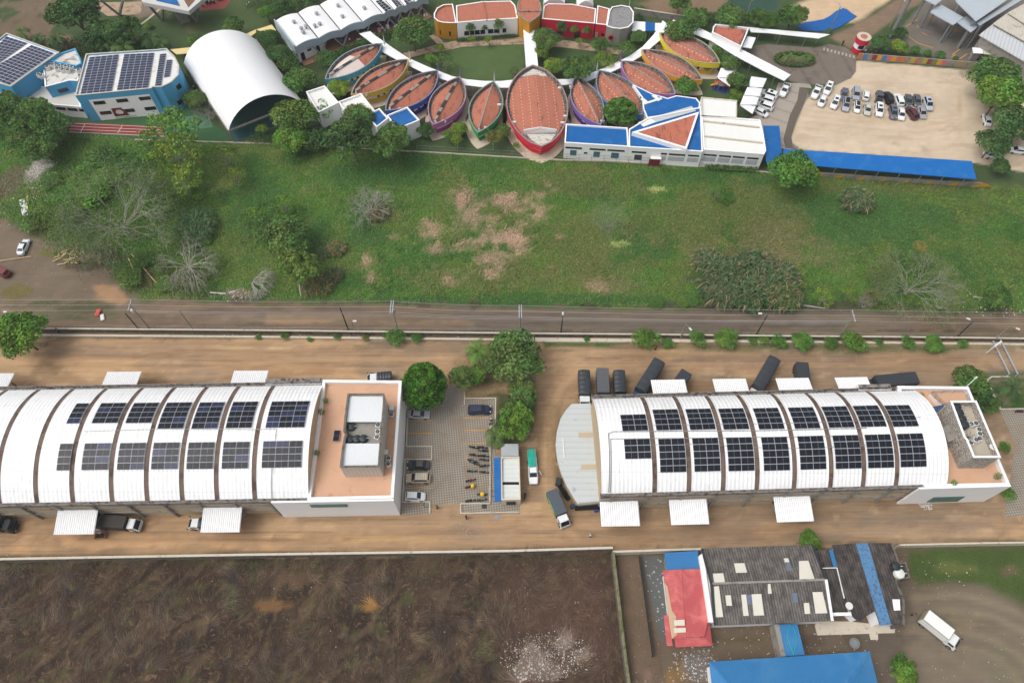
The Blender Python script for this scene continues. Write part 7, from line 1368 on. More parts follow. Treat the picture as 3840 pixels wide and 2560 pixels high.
sail('row of four zigzag white shade sails beside the parked white cars',[[k3(20,2200,703,3.6),k3(20,2342,722,3.0),k3(20,2305,802,3.7),k3(20,2165,797,3.0)],[k3(20,2163,803,3.7),k3(20,2303,806,3.0),k3(20,2276,885,3.7),k3(20,2130,872,3.0)],[k3(20,2128,878,3.7),k3(20,2274,888,3.0),k3(20,2246,963,3.7),k3(20,2095,963,3.0)],[k3(20,2093,969,3.4),k3(20,2245,967,3.0),k3(20,2209,1048,3.0)]],'white shade sails')
sail('pair of small white shade sails over the playground',[[k3(20,1920,625,3.6),k3(20,2065,635,3.0),k3(20,2030,716,3.4),k3(20,1885,712,3.0)],[k3(20,1885,716,3.4),k3(20,2022,722,3.0),k3(20,2002,797,3.0)]],'white shade sails')
sheet('playground_mat',KL(20,0,1855,775,1985,795,1970,868,1838,828),mat('blue_mat',S(34,50,110),.9,.05,1),.02);sheet('playground_tiles',KL(20,0,1865,735,1995,760,1985,800,1855,778),mat('red_mat',S(200,96,64),.9,.05,1),.026)
pg=thing('play_frame',*KK(20,1915,800,.5),'small climbing frame with slide on the coloured playground mat','play frame');x,y=KK(20,1915,800,.5);m=MB();m.box(x,y,1.3,1.4,1.4,.12);[m.box(x+i*.65,y+j*.65,.9,.1,.1,1.8)for i in(-1,1)for j in(-1,1)];m.build('platform',M_METAL,pg);m=MB();m.bar((x-.8,y+.4,1.3),(x-2.4,y+1.0,.2),.6,.08);m.build('slide',M_YEL,pg)
        # industrial sheds at the upper right
M_SHED=mat('pale_blue_grey_sheet',S(184,194,202),.5,.05,.4,ribs=(R_(-38),.5,.1));M_BEIGE=mat('beige_sheet',S(206,200,186),.6,.1,.4,ribs=(R_(-30),.8,.12),stain=(S(170,160,140),.4,.5,.8))
M_SHADE=mat('dark_concrete_floor',S(70,68,66),.9,.15,.6)
def shed(label,pts,h,m_,thick=.25,walls=False,cat='shed roof'):
    c=pts[0];r=thing('shed',c[0],c[1],label,'shed','industrial sheds at the upper right');MB().prism(pts,h-thick,h).build('roof',m_,r)
    if walls:MB().prism(inset(ccw(pts),.5),0,h-thick-.02).build('wall',M_CONC,r)
    else:
        m=MB();
        for x,y in inset(ccw(pts),1.0)[:2]:m.tube([(x,y,0),(x,y,h-thick)],.28,8)
        m.build('columns',M_METAL,r)
    return r
q2=lambda h,*v:ZL('Q2',h,*v)
shed('big pale grey gable shed roof at the top right',q2(9,1222,45,1545,360,2300,-160,2000,-400,1000,-300),9,M_SHED);shed('narrow pale strip roof beside the big gable shed',q2(7.5,1560,385,1605,432,2420,-60,2350,-110),7.5,M_SHED)
shed('ribbed grey canopy over the loading bay',q2(6.5,760,205,880,110,955,85,1335,300,1152,425),6.5,M_SHED);shed('second grey canopy below the gable shed',q2(6.3,1222,378,1372,268,1605,430,1455,548),6.3,M_SHED)
shed('small grey roof corner at the top edge',q2(8,560,-60,850,85,980,-10,900,-120),8,M_SHED);shed('ribbed white grey shed at the right edge',q2(6,1592,592,1822,412,2700,900,2700,1240),6,mat('ribbed_white',S(204,208,210),.6,.1,.4,ribs=(R_(-28),.9,.3)),walls=True);shed('beige roofed shed behind the ribbed white one',q2(6.8,1830,398,2072,222,2700,650,2700,880),6.8,M_BEIGE,walls=True);shed('pale shed at the far upper right corner',q2(7.4,2080,215,2400,40,2800,300,2800,680),7.4,M_BEIGE,walls=True)
for x,y,lb in((720,410,'left'),(1105,630,'middle'),(1462,720,'right')):
    X,Y=ZZ('Q2',x,y);r=thing('bollard_column',X,Y,'grey column with orange band under the shed canopies, %s one'%lb,'column','banded columns',world=False);MB().lathe((0,0,0),[(.28,0),(.28,6.0)],10).build('shaft',M_METAL,r);MB().lathe((0,0,1.8),[(.3,0),(.3,.9)],10).build('band',M_YEL,r)
for px_,lb,m_ in(((1475,808,1650,815,1658,912,1492,902),'left',M_WHITE),((1655,800,1830,825,1838,935,1665,918),'right',M_BEIGE)):
    pl=q2(2.8,*px_);r=thing('kiosk',*pl[0],'small flat roofed kiosk in the industrial yard, %s one'%lb,'kiosk','kiosks');MB().prism(pl,2.7,2.8).build('roof',m_,r);MB().prism(inset(ccw(pl),.4),0,2.69).build('wall',M_CONC,r)
pl=q2(2.4,1895,912,2045,925,2045,965,1900,955);r=thing('white_container',*pl[0],'white box container in the industrial yard','container');MB().prism(pl,0,2.4).build('body',M_OFFW,r)
m=MB()
for a in((330,470,550,330),(620,560,715,605),(395,625,560,740),(560,740,800,812),(1130,935,1270,830),(1250,1010,1390,915),(1120,975,1190,930),(540,430,550,475)):m.bar((*ZZ('Q2',a[0],a[1]),.03),(*ZZ('Q2',a[2],a[3]),.03),.22,.008)
o=m.build('yard_lines',M_YEL);o['kind']='structure'
X,Y=KK(30,1125,340);ms=thing('steel_mast',X,Y,'thick grey steel mast rising by the industrial yard','mast',world=False);m=MB();m.tube([(0,0,0),(0,0,12),(0,0,26)],[.55,.45,.3],14);m.build('shaft',M_METAL,ms);m=MB();[m.lathe((0,0,z),[(.6,0),(.6,.08)],12)for z in(3,6,9)];m.build('flange',M_METAL,ms)
tp_=KL(30,.1,262,250,330,210,420,195,510,183,570,150,625,105,685,78,725,92,760,125,815,155,740,205,640,262,540,292,380,288,300,275);m=MB();m.prism(tp_,.02,[.1+.25*rnd.random()for _ in tp_]);tag(m.build('blue_tarpaulin',mat('blue_tarp',S(24,96,168),.5,.3,.8)),'big wrinkled blue tarpaulin spread on the sand','tarpaulin')
r6=lambda h,*v:ZL('R6',h,*v);PV=thing('pavilion',*r6(7,1800,60)[0],'white concrete pavilion raised on slanting legs with blue roof','pavilion');sl=r6(7.5,1470,-90,1482,0,1500,25,1980,120,2165,-40,2090,-160)
m=MB();m.prism(sl,6.4,7.5);m.build('slab',mat('pavilion_white',S(206,204,200),.8,.1,.6),PV);m=MB();m.prism(r6(7.7,1600,-60,1840,-30,1885,60,1640,5),7.45,7.7);m.build('roof_window',M_BLUE,PV);m=MB();m.prism(r6(7.7,1925,-10,2060,-20,1975,75),7.45,7.62);m.build('brown_panel',mat('brown_panel',S(128,92,70),.8,.1,1),PV)
m=MB()
for a,b in(((1700,215),(1545,40)),((1700,215),(1720,50)),((2070,230),(1965,130)),((2070,230),(2080,30))):m.bar((*r6(0,*a)[0],0),(*r6(6.5,*b)[0],6.5),.55,.5)
m.build('slanting_leg',M_CONC,PV);m=MB();m.prism(r6(0,1850,175,1960,150,2000,230,1900,255),0,4.0);m.build('ramp_base',M_CONC,PV)
r=thing('concrete_frame',*r6(0,1255,160)[0],'bare V shaped concrete legs left of the raised pavilion','frame');m=MB();m.bar((*r6(0,1255,160)[0],0),(*r6(7,1050,0)[0],7),.5,.5);m.bar((*r6(0,1255,160)[0],0),(*r6(7,1290,0)[0],7),.6,.5);m.build('slanting_leg',M_CONC,r)
sheet('concrete_pad',r6(0,960,30,1490,20,1480,150,1130,172,1040,110),M_PATH,.014);sheet('red_paving',r6(0,2090,115,2352,95,2420,20,2420,-60,2150,-60),mat('brick_red_paving',S(136,70,62),.9,.1,.6),.014)
for i in range(16):
    t=i/15;p=r6(0,1400+290*t**.85,300-215*t**1.1)[0];m=MB();m.box(*p,.04,1.2,.35,.08,R_(35));tag(m.build('stepping_stone',M_CONCL),'stepping stone in the curved row on the lawn, number %s from its lower end'%NR[i],'stepping stone','stepping stones on the lawn')
    # OLD HOUSES AT THE LOWER RIGHT
def roofs(name,label,cat='building',at_=(0,0)):return thing(name,*at_,label,cat)
def sheetroof(root,poly,zs,m_,name='roof',t=.12):
    p=list(poly);zs=zs if isinstance(zs,(list,tuple))else[zs]*len(p)
    if area(p)<0:p=p[::-1];zs=list(zs)[::-1]
    n=len(p);V=[(x,y,z)for(x,y),z in zip(p,zs)]+[(x,y,z-t)for(x,y),z in zip(p,zs)]
    return MB().add(V,[tuple(range(n)),tuple(range(2*n-1,n-1,-1))]+[(i,n+i,n+(i+1)%n,(i+1)%n)for i in range(n)]).build(name,m_,root)
M_REDR=mat('red_roof_sheet',S(192,90,92),.6,.1,.5,ribs=(R_(86),.3,.16),stain=(S(224,128,122),.35,.45,.75));M_FADE=mat('faded_roof_sheet',S(206,176,146),.7,.12,.6,ribs=(R_(86),.3,.14))
h1=3.6;RH=roofs('red_roofed_house','house with faded red ribbed metal roof at lower right','house',KK(23,1600,850,h1))
sheetroof(RH,KL(23,h1,1388,530,1560,524,1600,1148,1466,1160),[3.4,3.6,3.6,3.4],M_REDR);sheetroof(RH,KL(23,h1,1562,524,1728,517,1765,760,1800,1005,1768,1140,1602,1148),[3.62,3.5,3.5,3.5,3.5,3.62],M_REDR)
f_=KL(23,h1,1402,640,1430,680,1470,900,1530,985,1530,1110,1470,1158,1448,1020);sheetroof(RH,f_,[3.48]*7,M_FADE,'faded_sheet',.02)
for a in((1487,990,1585,983,1588,1038,1490,1040),(1486,1063,1596,1058,1598,1100,1490,1106)):sheetroof(RH,KL(23,3.9,*a),3.9,mat('cream_panel',S(222,214,196),.7,.1,1),'roof_hatch',.04)
sheetroof(RH,KL(23,2.9,1395,945,1438,945,1475,1225,1425,1225),[2.8,3.0,3.0,2.8],M_REDR,'lean_to_roof');sheetroof(RH,KL(23,2.9,1492,1160,1768,1146,1845,1222,1505,1236),[3.1,3.1,2.6,2.6],M_REDR,'porch_roof');sheetroof(RH,KL(23,2.9,1757,1010,1820,1016,1845,1220,1770,1146),[3.1,2.7,2.6,3.1],M_REDR,'side_roof')
MB().prism(inset(ccw(KL(23,3.2,1395,540,1728,525,1775,1140,1470,1155)),.3),0,3.2).build('wall',M_WHITE,RH)
BSR=roofs('lean_to','small steel blue roof at the end of the red roofed house','lean-to',KK(23,1560,440,3.2));sheetroof(BSR,KL(23,3.3,1400,372,1707,352,1720,516,1420,530),3.3,mat('steel_blue_sheet',S(56,122,178),.5,.12,.6,ribs=(R_(90),.3,.15)));MB().prism(inset(ccw(KL(23,3.1,1405,376,1704,356,1716,514,1422,526)),.3),0,3.1).build('wall',M_CONC,BSR)
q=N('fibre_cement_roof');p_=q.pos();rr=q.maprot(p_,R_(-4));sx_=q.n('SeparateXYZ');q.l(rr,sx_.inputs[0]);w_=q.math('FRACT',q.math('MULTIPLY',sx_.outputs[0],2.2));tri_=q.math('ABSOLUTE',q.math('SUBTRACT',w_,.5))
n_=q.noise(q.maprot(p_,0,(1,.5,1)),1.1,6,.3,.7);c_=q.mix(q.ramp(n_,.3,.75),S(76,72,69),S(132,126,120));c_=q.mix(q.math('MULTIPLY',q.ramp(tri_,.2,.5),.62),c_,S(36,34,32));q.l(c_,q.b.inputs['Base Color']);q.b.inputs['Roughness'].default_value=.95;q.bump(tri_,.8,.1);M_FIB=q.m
M_PATCH=mat('cream_replacement_sheet',S(224,220,206),.7,.06,.6,ribs=(R_(4),.28,.1))
GRF=roofs('old_warehouse','old gabled shed with grey fibre roof patched with pale sheets','shed',KK(23,2200,700,5));he,hr=4.6,5.5
A,B,Cc,D=KK(23,1745,332,he),KK(33,402,298,he),KK(33,588,997,he),KK(23,1864,1040,he);E_,F_=KK(23,1828,655,hr),KK(33,530,618,hr)
sheetroof(GRF,[E_,F_,B,A],[hr,hr,he,he],M_FIB);sheetroof(GRF,[D,Cc,F_,E_],[he,he,hr,hr],M_FIB)
m=MB();m.bar((*E_,hr+.06),(*F_,hr+.06),.35,.08);m.build('ridge_cap',M_CONC,GRF)
MB().prism(inset(ccw([A,B,Cc,D]),.35),0,he-.15).build('wall',M_WHITE,GRF)
for a_,b_,w_,m_ in(((*A,he+.1),(*E_,hr+.12),.35,M_DARKM),((*E_,hr+.12),(*D,he+.1),.35,M_DARKM),((*F_,hr+.12),(*Cc,he+.1),.4,M_WHITE),((*B,he+.1),(*F_,hr+.12),.25,M_DARKM)):m=MB();m.bar(a_,b_,w_,.3);m.build('gable_flashing',m_,GRF)
def zroof(px,cr,y_):
    t=0;x,y=KK(cr,px,y_,5.0);ym,y0_,y1_=(E_[1]+F_[1])/2,(A[1]+B[1])/2,(Cc[1]+D[1])/2
    return hr-(hr-he)*(abs(y-ym)/(abs(y0_-ym)if y>ym else abs(ym-y1_)))
for cr,a in((23,(2040,468,2135,466,2160,552,2058,555)),(23,(1846,562,1940,558,1956,640,1858,645)),(23,(1856,682,1900,676,1940,960,1872,962)),(23,(1960,762,2010,760,2022,858,1970,855)),(23,(2106,756,2150,754,2175,948,2126,950)),(23,(2200,752,2290,748,2316,944,2222,948)),(33,(0,657,22,655,35,745,0,747)),(33,(285,447,370,443,428,612,288,614)),(33,(408,732,500,730,546,925,436,928)),(33,(328,832,376,830,388,930,338,932)),(33,(145,422,185,420,196,456,155,458))):
    pl=[KK(cr,a[i],a[i+1],zroof(a[i],cr,a[i+1])+.05)for i in range(0,8,2)];sheetroof(GRF,pl,[zroof(a[i],cr,a[i+1])+.07 for i in range(0,8,2)],M_PATCH,'patch_sheet',.04)
M_SKYL=mat('bluish_skylight',S(110,120,140),.3,.1,1)
for cr,a in((23,(2156,756,2198,754,2204,842,2164,845)),(33,(218,740,268,738,276,828,236,830)),(33,(166,460,200,458,220,532,184,535))):
    pl=[KK(cr,a[i],a[i+1],zroof(a[i],cr,a[i+1])+.05)for i in range(0,8,2)];sheetroof(GRF,pl,[zroof(a[i],cr,a[i+1])+.07 for i in range(0,8,2)],M_SKYL,'skylight',.04)
wm=MB();wp_=KL(23,4.0,1716,400,1742,385,1775,520,1848,1012,1808,1008,1770,760,1740,560);wm.prism(wp_,3.4,[4.1+.25*rnd.random()for _ in wp_]);wm.build('white_membrane',M_WHITE,GRF)
M_FIB2=M_FIB.copy();M_FIB2.name='blackened_fibre_roof'
for nd in M_FIB2.node_tree.nodes:
    if nd.type=='MIX' and not nd.inputs[6].is_linked:nd.inputs[6].default_value=(*S(46,42,40),1);nd.inputs[7].default_value=(*S(104,96,90),1)
MR=roofs('old_house','dark fibre roofed house with a blue painted roof strip','house',KK(33,900,600,4.4));hm=4.4
sheetroof(MR,KL(33,hm,590,300,805,283,1030,1038,985,908,900,955,850,1000,735,880,640,500),[4.4]*8,M_FIB2);M_BST=mat('worn_blue_roof_paint',S(92,138,180),.7,.12,.7,stain=(S(60,80,108),2.6,.45,.75),ribs=(R_(4),.28,.2))
sheetroof(MR,KL(33,hm,806,283,917,283,1132,1030,1031,1038),4.44,M_BST,'blue_roof_strip');sheetroof(MR,KL(33,hm,918,283,1135,281,1180,470,1235,800,1232,1024,1134,1030),4.4,M_FIB2,'roof')
m=MB();m.wall(KL(33,4.7,1140,282,1200,462,1178,640,1246,800,1247,1032),.3,0,4.75);m.build('parapet',M_CONCD,MR);MB().prism(inset(ccw(KL(33,4.2,600,310,1130,290,1230,800,1232,1020,1035,1030,985,905,850,990,745,880,645,500)),.25),0,4.2).build('wall',M_WHITE,MR)
sheetroof(MR,KL(33,4.8,1150,795,1218,795,1225,895,1165,898),4.5,M_WHITE,'pale_sheet',.04);bx_=KL(33,5.0,1205,462,1268,456,1305,600,1238,612);MB().ring(ccw(bx_),inset(ccw(bx_),.2),0,5.0).build('tank_platform',M_CONCD,MR)
wn=KL(33,3.2,950,960,985,930,1028,1045,985,1052)
ML=roofs('link_roof','narrow dark roof between patched shed and blue striped house','house',KK(33,600,700,4));sheetroof(ML,KL(33,4.0,425,350,560,342,640,500,735,922,580,935),4.0,M_FIB2);sheetroof(ML,KL(33,4.2,560,346,606,341,650,497,602,500),4.2,MATS['steel_blue_sheet'],'blue_sheet');MB().prism(inset(ccw(KL(33,3.8,430,355,555,347,640,505,730,918,585,930)),.3),0,3.8).build('wall',M_WHITE,ML)
m=MB();m.bar((*KK(33,585,936,4.1),4.05),(*KK(33,765,932,4.1),4.05),.5,.25);m.bar((*KK(33,500,512,4.1),4.1),(*KK(33,633,509,4.1),4.1),.12);m.bar((*KK(33,633,509,4.1),4.1),(*KK(33,700,790,4.1),4.1),.14);m.build('flashing',M_WHITE,ML)
PT=roofs('patio','pale concrete patio in front of the old houses','patio',KK(33,700,1060));MB().prism(KL(33,.2,432,1040,445,1000,760,1000,1170,1048,1165,1106,455,1128),0,.2).build('slab',M_CONCL,PT);MB().prism(KL(33,.15,930,1112,1010,1112,1013,1168,945,1170),0,.14).build('step',M_CONCL,PT)
M_BR=mat('mid_blue_sheet',S(52,124,180),.6,.12,.5,stain=(S(84,142,184),.25,.45,.85),ribs=(R_(3),.32,.14));hb2=4.2
BH=roofs('blue_roofed_house','large house with hipped mid blue metal roof at the bottom edge','house',KK(33,0,1500,4));a,b,c,d=KK(23,1812,1372,hb2),KK(33,932,1277,hb2),KK(33,1060,1760,hb2),KK(23,1860,1800,hb2);e1,e2=KK(23,2060,1640,6.2),KK(33,740,1585,6.2)
sheetroof(BH,[a,b,e2,e1],[hb2,hb2,6.2,6.2],M_BR);sheetroof(BH,[b,c,e2],[hb2,hb2,6.2],M_BR);sheetroof(BH,[a,e1,d],[hb2,6.2,hb2],M_BR);sheetroof(BH,[e1,e2,c,d],[6.2,6.2,hb2,hb2],M_BR);m=MB();m.bar((*b,hb2+.05),(*e2,6.25),.3,.08);m.bar((*a,hb2+.05),(*e1,6.25),.3,.08);m.build('hip_cap',M_BR,BH);MB().prism(inset(ccw([a,b,c,d]),.5),0,hb2-.1).build('wall',M_WHITE,BH)
BP=roofs('porch','small blue roofed porch with a loose rope on top','porch',KK(33,220,1170,3));sheetroof(BP,KL(33,3.1,103,1030,268,1025,340,1308,165,1320),3.1,M_BR);MB().prism(KL(33,2.9,58,1025,101,1028,162,1320,122,1322),0,2.9).build('side_wall',M_CONC,BP)
m=MB();rp=[(238,1310),(205,1230),(180,1150),(185,1080),(200,1030),(235,1060),(258,1130),(258,1200),(240,1290)];m.tube([(*KK(33,x,y,3.2),3.2)for x,y in rp],.05,5);tag(m.build('rope',M_TURQ),'loop of turquoise rope lying on the blue porch roof','rope')
    # POLES, WIRES, ROOFTOP UNITS, PEOPLE, LITTER
GP='poles along the dirt road'
def pole(cr,x,y,h,label,m_=None,kind='plain',r=.16,arm=1.0,rz=0.0,group=GP):
    X,Y=KK(cr,x,y);p=thing('utility_pole' if kind in('cross','h')else 'lamp_post' if kind.startswith('lamp')else 'pole',X,Y,label,'lamp post' if kind.startswith('lamp')else 'pole',group,world=False);p.rotation_euler=(0,0,rz)
    m=MB();m.tube([(0,0,0),(0,0,h)],[r,r*.65],8);m.build('shaft',m_ or M_CONC,p)
    if kind=='cross':m=MB();m.bar((-.12,-1.3*arm,h-.25),(-.12,1.3*arm,h-.25),.16);m.build('crossarm',M_ALU,p);m=MB();[m.lathe((-.12,s_*arm,h-.17),[(.07,0),(.1,.12),(.04,.28)],8)for s_ in(-1.2,0,1.2)];m.build('insulators',M_OFFW,p)
    if kind=='h':
        for dx in(-.22,.22):m=MB();m.bar((dx,-1.5,h-.25),(dx,1.5,h-.25),.18);m.build('crossarm',M_ALU,p)
        m=MB();m.lathe((.1,.3,h-2.6),[(.3,0),(.34,.3),(.34,.8),(.2,.95)],10);m.build('transformer',M_METAL,p);m=MB();[m.lathe((dx,s_,h-.17),[(.07,0),(.1,.12),(.04,.28)],8)for s_ in(-1.4,0,1.4)for dx in(-.22,.22)];m.build('insulators',M_OFFW,p)
    if kind.startswith('lamp'):
        a=arm;m=MB();m.tube([(0,0,h-.1),(a*.6,0,h+.25),(a,0,h+.2)],.05,6);m.build('arm',M_METAL,p);m=MB();m.box(a+.25,0,h+.16,.75,.34,.16);m.build('lamp_head',M_OFFW,p)
    return X,Y,h
pA=pole(1,1375,1450,9.2,'concrete utility pole with white crossarm nearest the left puddle',kind='cross');X,Y=pA[:2];m=MB();m.lathe((X-.5,Y,6.6),[(.26,0),(.3,.2),(.3,.7),(.15,.85)],10);tag(m.build('transformer',M_OFFW),'small white drum transformer on the pole by the puddle','transformer')
pole(1,1272,1450,6.0,'short dark pole left of the crossarm pole by the puddle',M_WOOD,r=.14);pole(1,1790,1480,8.6,'bare concrete pole between two crossarm poles at left');pole(11,850,1465,8.8,'dark wooden pole standing at the tan puddled road',M_WOOD,r=.17);pole(11,912,1490,4.6,'short lamp post right of the dark wooden pole',kind='lamp',arm=.5)
pE=pole(11,1306,1475,9.6,'utility pole with doubled white crossarms at mid left road',kind='h');pF=pole(21,72,1510,9.4,'utility pole with transformer in the middle of the road',kind='h');pole(21,450,1485,6.4,'dark lamp post with white head right of the middle pole',M_WOOD,'lamp',arm=.3,rz=R_(90));pole(21,1545,1540,5.7,'concrete lamp post behind the largest round shrub',kind='lamp',arm=1.2,rz=R_(-60));pole(21,2240,1512,8.4,'dark slanting looking pole with lamp above the yellow shrub',M_WOOD,'lamp',arm=1.4,rz=R_(180))
pJ=pole(31,635,1540,9.0,'utility pole with crossarm at the right part of the road',kind='cross');pole(31,1735,1527,6.2,'dark lamp post near the right end of the road',M_WOOD,'lamp',arm=.8,rz=R_(150));pole(31,2065,1565,6.0,'lamp post at the gate end of the perimeter wall',kind='lamp',arm=1.2,rz=R_(-30));pole(1,215,1405,4.5,'small lamp post behind the wide leafy tree at left',kind='lamp',arm=.8,rz=R_(180))
pole(20,2125,242,9,'concrete pole at the corner of the triangular building',group='poles of the school',kind='cross');pole(30,560,305,8.5,'concrete pole rising above the blue tarpaulin',group='poles of the school',kind='cross');pole(30,1115,255,9,'slim pole beside the steel mast',group='poles of the school',kind='cross');pole(20,1075,68,5,'thin white pole behind the grey drum',group='poles of the school',m_=M_WHITE,r=.08)
def wire(a,b,label,sag=.5,r=.028):
    a,b=Vector(a),Vector(b);m=MB();L=[]
    for i in range(17):t=i/16;p=a+(b-a)*t;p.z-=sag*4*t*(1-t);L.append(p)
    m.tube(L,r,4);return tag(m.build('power_line',M_ALU),label,'wire','power lines along the road')
NM=('rear','middle','front');L0=(pA[0]-70,pA[1]+.6,9.3);RR=(pJ[0]+75,pJ[1]-.8,9.0)
for k,dy in enumerate((1.3,0,-1.3)):
    pts=[L0,pA,pE,pF,pJ,RR];nm=('left edge to the puddle pole','the puddle pole to the doubled crossarm pole','the doubled crossarm pole to the middle pole','the middle pole to the right crossarm pole','the right crossarm pole to the right edge')
    for i in range(5):a,b=pts[i],pts[i+1];wire((a[0],a[1]+dy,a[2]),(b[0],b[1]+dy,b[2]),'%s power line from %s'%(NM[k],nm[i]))
for k,(dy,z)in enumerate(((0,6.8),(.2,6.0))):
    for i,(a,b,n_)in enumerate(((pA,pE,'left'),(pE,pF,'middle'),(pF,pJ,'right'))):wire((a[0],a[1]+dy,z),(b[0],b[1]+dy,z),'%s low cable over the %s stretch of the dirt road'%(('upper','lower')[k],n_),.4,.022)
m=MB()
for i in range(60):x,y=KK(1,430,1478)if 0 else(lambda t:(WL[1][0]+(WL[8][0]-WL[1][0])*t,0))(i/59);yy=np.interp(x,[p[0]for p in WL],[p[1]for p in WL]);m.bar((x,yy,1.8),(x+.05,yy+.25,2.5),.04)
for z in(2.1,2.45):m.tube([(x,y+.2,z)for x,y in WL],.012,3)
tag(m.build('barbed_wire',M_METAL),'barbed wire on short posts along the rear perimeter wall','barbed wire')
    # tanks and air units
def tank(x,y,z,label,r=.75,h=1.25,m_=M_BLACK,group='water tanks on the roofs'):
    t=thing('water_tank',x,y,label,'water tank',group,z=z,world=False);m=MB();m.lathe((0,0,0),[(r*.9,0),(r,.1),(r,.45),(r*1.03,.5),(r,.55),(r,h*.8),(r*.85,h*.92),(r*.45,h)],18);m.build('body',m_,t);m=MB();m.lathe((0,0,h),[(r*.38,0),(r*.36,.1),(r*.1,.14)],14);m.build('lid',m_,t);m=MB();m.tube([(r*.4,0,h*.95),(r*1.3,0,h*.9),(r*1.35,0,.3)],.03,5);m.build('pipe',M_WHITE,t)
for cr,x,y,z,lb in((12,877,785,10.6,'black water tank alone below the upper sheet roof, left penthouse'),(12,865,900,10.6,'black water tank, left of three in a row on the left penthouse'),(12,928,898,10.6,'black water tank, middle of three in a row on the left penthouse'),(12,990,895,10.6,'black water tank, right of three in a row on the left penthouse'),(32,1732,600,11.2,'black water tank, rearmost on the right penthouse'),(32,1755,655,11.2,'black water tank, second from the rear on the right penthouse'),(32,1780,712,11.2,'black water tank, third from the rear on the right penthouse'),(32,1805,768,11.2,'black water tank, front one of four on the right penthouse')):
    X,Y=KK(cr,x,y,z+.7);tank(X,Y,z,lb)
X,Y=KK(33,1170,500,5);tank(X,Y,4.45,'black round tank on the dark roof behind the white tank');X,Y=KK(33,1205,562,5);tank(X,Y,4.45,'white sided round tank on the dark striped roof',.85,1.0,M_OFFW);X,Y=KK(33,815,935,3);tank(X,Y,3.0,'black open tank at the notch of the old house',.95,1.0)
X,Y=KK(10,350,570,.7);tank(X,Y,0,'black tank standing at the canteen corner',.7,1.4);X,Y=KK(10,265,515,.7);tank(X,Y,0,'dark bin behind the canteen side wall',.55,1.2)
ac=thing('air_unit',0,0,'x','air conditioner',world=False);m=MB();m.box(0,0,.4,.85,.85,.8);m.build('casing',M_OFFW,ac,bevel=.02);m=MB();m.lathe((0,0,.8),[(.36,0),(.36,.03),(.3,.05)],18);m.build('fan_grille',M_DARKM,ac);m=MB();m.lathe((0,0,.86),[(.1,0),(.08,.03)],8);[m.box(math.cos(a)*.18,math.sin(a)*.18,.87,.26,.06,.015,a)for a in(0,1.57,3.14,4.71)];m.build('fan',M_METAL,ac)
for cr,x,y,z,lb,col in((12,1120,765,10.6,'rear air unit of three in the left penthouse well',1),(12,1116,825,10.6,'middle air unit of three in the left penthouse well',1),(12,1110,875,10.6,'front air unit of three in the left penthouse well',1),(12,1242,668,7.6,'lone air unit with round fan on the left terrace strip',1),(12,1217,1068,7.6,'upper of two air units at the terrace right edge',1),(12,1214,1122,7.6,'lower of two air units at the terrace right edge',1),(32,1912,748,11.2,'dark fan unit at the right of the tanks, right penthouse',1),(32,1870,755,11.2,'fan unit beside the tanks on the right penthouse',1),(32,1942,805,11.2,'white fan unit, upper right of the cluster on right penthouse',1),(32,1948,845,11.2,'white fan unit, below the upper right one on right penthouse',1),(32,1946,888,11.2,'white fan unit, right of the front pair on right penthouse',1),(32,1915,900,11.2,'white fan unit, left of the front pair on right penthouse',1),(32,1865,928,11.2,'white fan unit nearest the parapet notch, right penthouse',1)):
    X,Y=KK(cr,x,y,z+.8);place(ac,X,Y,rnd.uniform(-.4,.4),lb,'air conditioning units on the penthouses and terraces',None,z=z)
for cr,x,y,z,lb in((12,1245,608,7.6,'white box beside the lone air unit on the left terrace'),(12,1192,1015,7.6,'white box above the two air units on the left terrace')):
    X,Y=KK(cr,x,y,z+.8);m=MB();m.box(X,Y,z+.5,.8,.9,.9);tag(m.build('white_cabinet',M_OFFW,bevel=.03),lb,'cabinet','white cabinets on the left terrace')
for i,(x,y)in enumerate(((330,620),(365,600),(400,580),(350,680),(375,690),(430,610),(450,590),(480,590),(540,600),(600,605),(655,610),(520,625),(570,635),(620,640),(720,640),(730,690))):
    X,Y=KK(0,x,y,7.6);place(ac,X,Y,.4,'grey air unit, %s of the bank between the solar roofs'%NR[i],'air units of the blue and white blocks',None,z=6.7,s=1.15)
for cr,x,y,lb in((20,545,790,'violet'),(20,830,1105,'lower violet'),(10,2115,1165,'green'),(10,2235,955,'upper green'),(10,1728,1103,'left magenta'),(10,1325,993,'deep blue'),(10,1003,857,'yellow ochre'),(10,760,697,'cyan'),(20,20,1115,'left side of red'),(20,490,1060,'right side of red'),(20,440,800,'upper right of red'),(20,465,1120,'lower right of red')):
    X,Y=KK(cr,x,y,4.2);m=MB();m.box(X,Y,3.75,1.0,.5,.7);tag(m.build('wall_air_unit',M_OFFW,bevel=.03),'white box air unit in the gutter, %s leaf house'%lb,'air unit','air units of the leaf houses')
m=MB();z=10.8
for a in((945,822,1100,812),(905,800,945,822),(950,760,950,822),(1030,745,1010,760),(915,820,915,880)):m.tube([(*KK(12,a[0],a[1],z),z),(*KK(12,a[2],a[3],z),z)],.09,6)
tag(m.build('pipework',M_DARKM),'dark pipe run between tanks and air units on the left penthouse','pipes')
m=MB()
for k in range(12):a=k*.5;c=KK(32,1840,880,11.3);m.tube([(c[0],c[1],11.3),(c[0]+math.cos(a)*1.6,c[1]+math.sin(a)*1.3,11.25)],.03,4)
tag(m.build('cables',M_BLACK),'tangle of black cables among the units on right penthouse','cables')
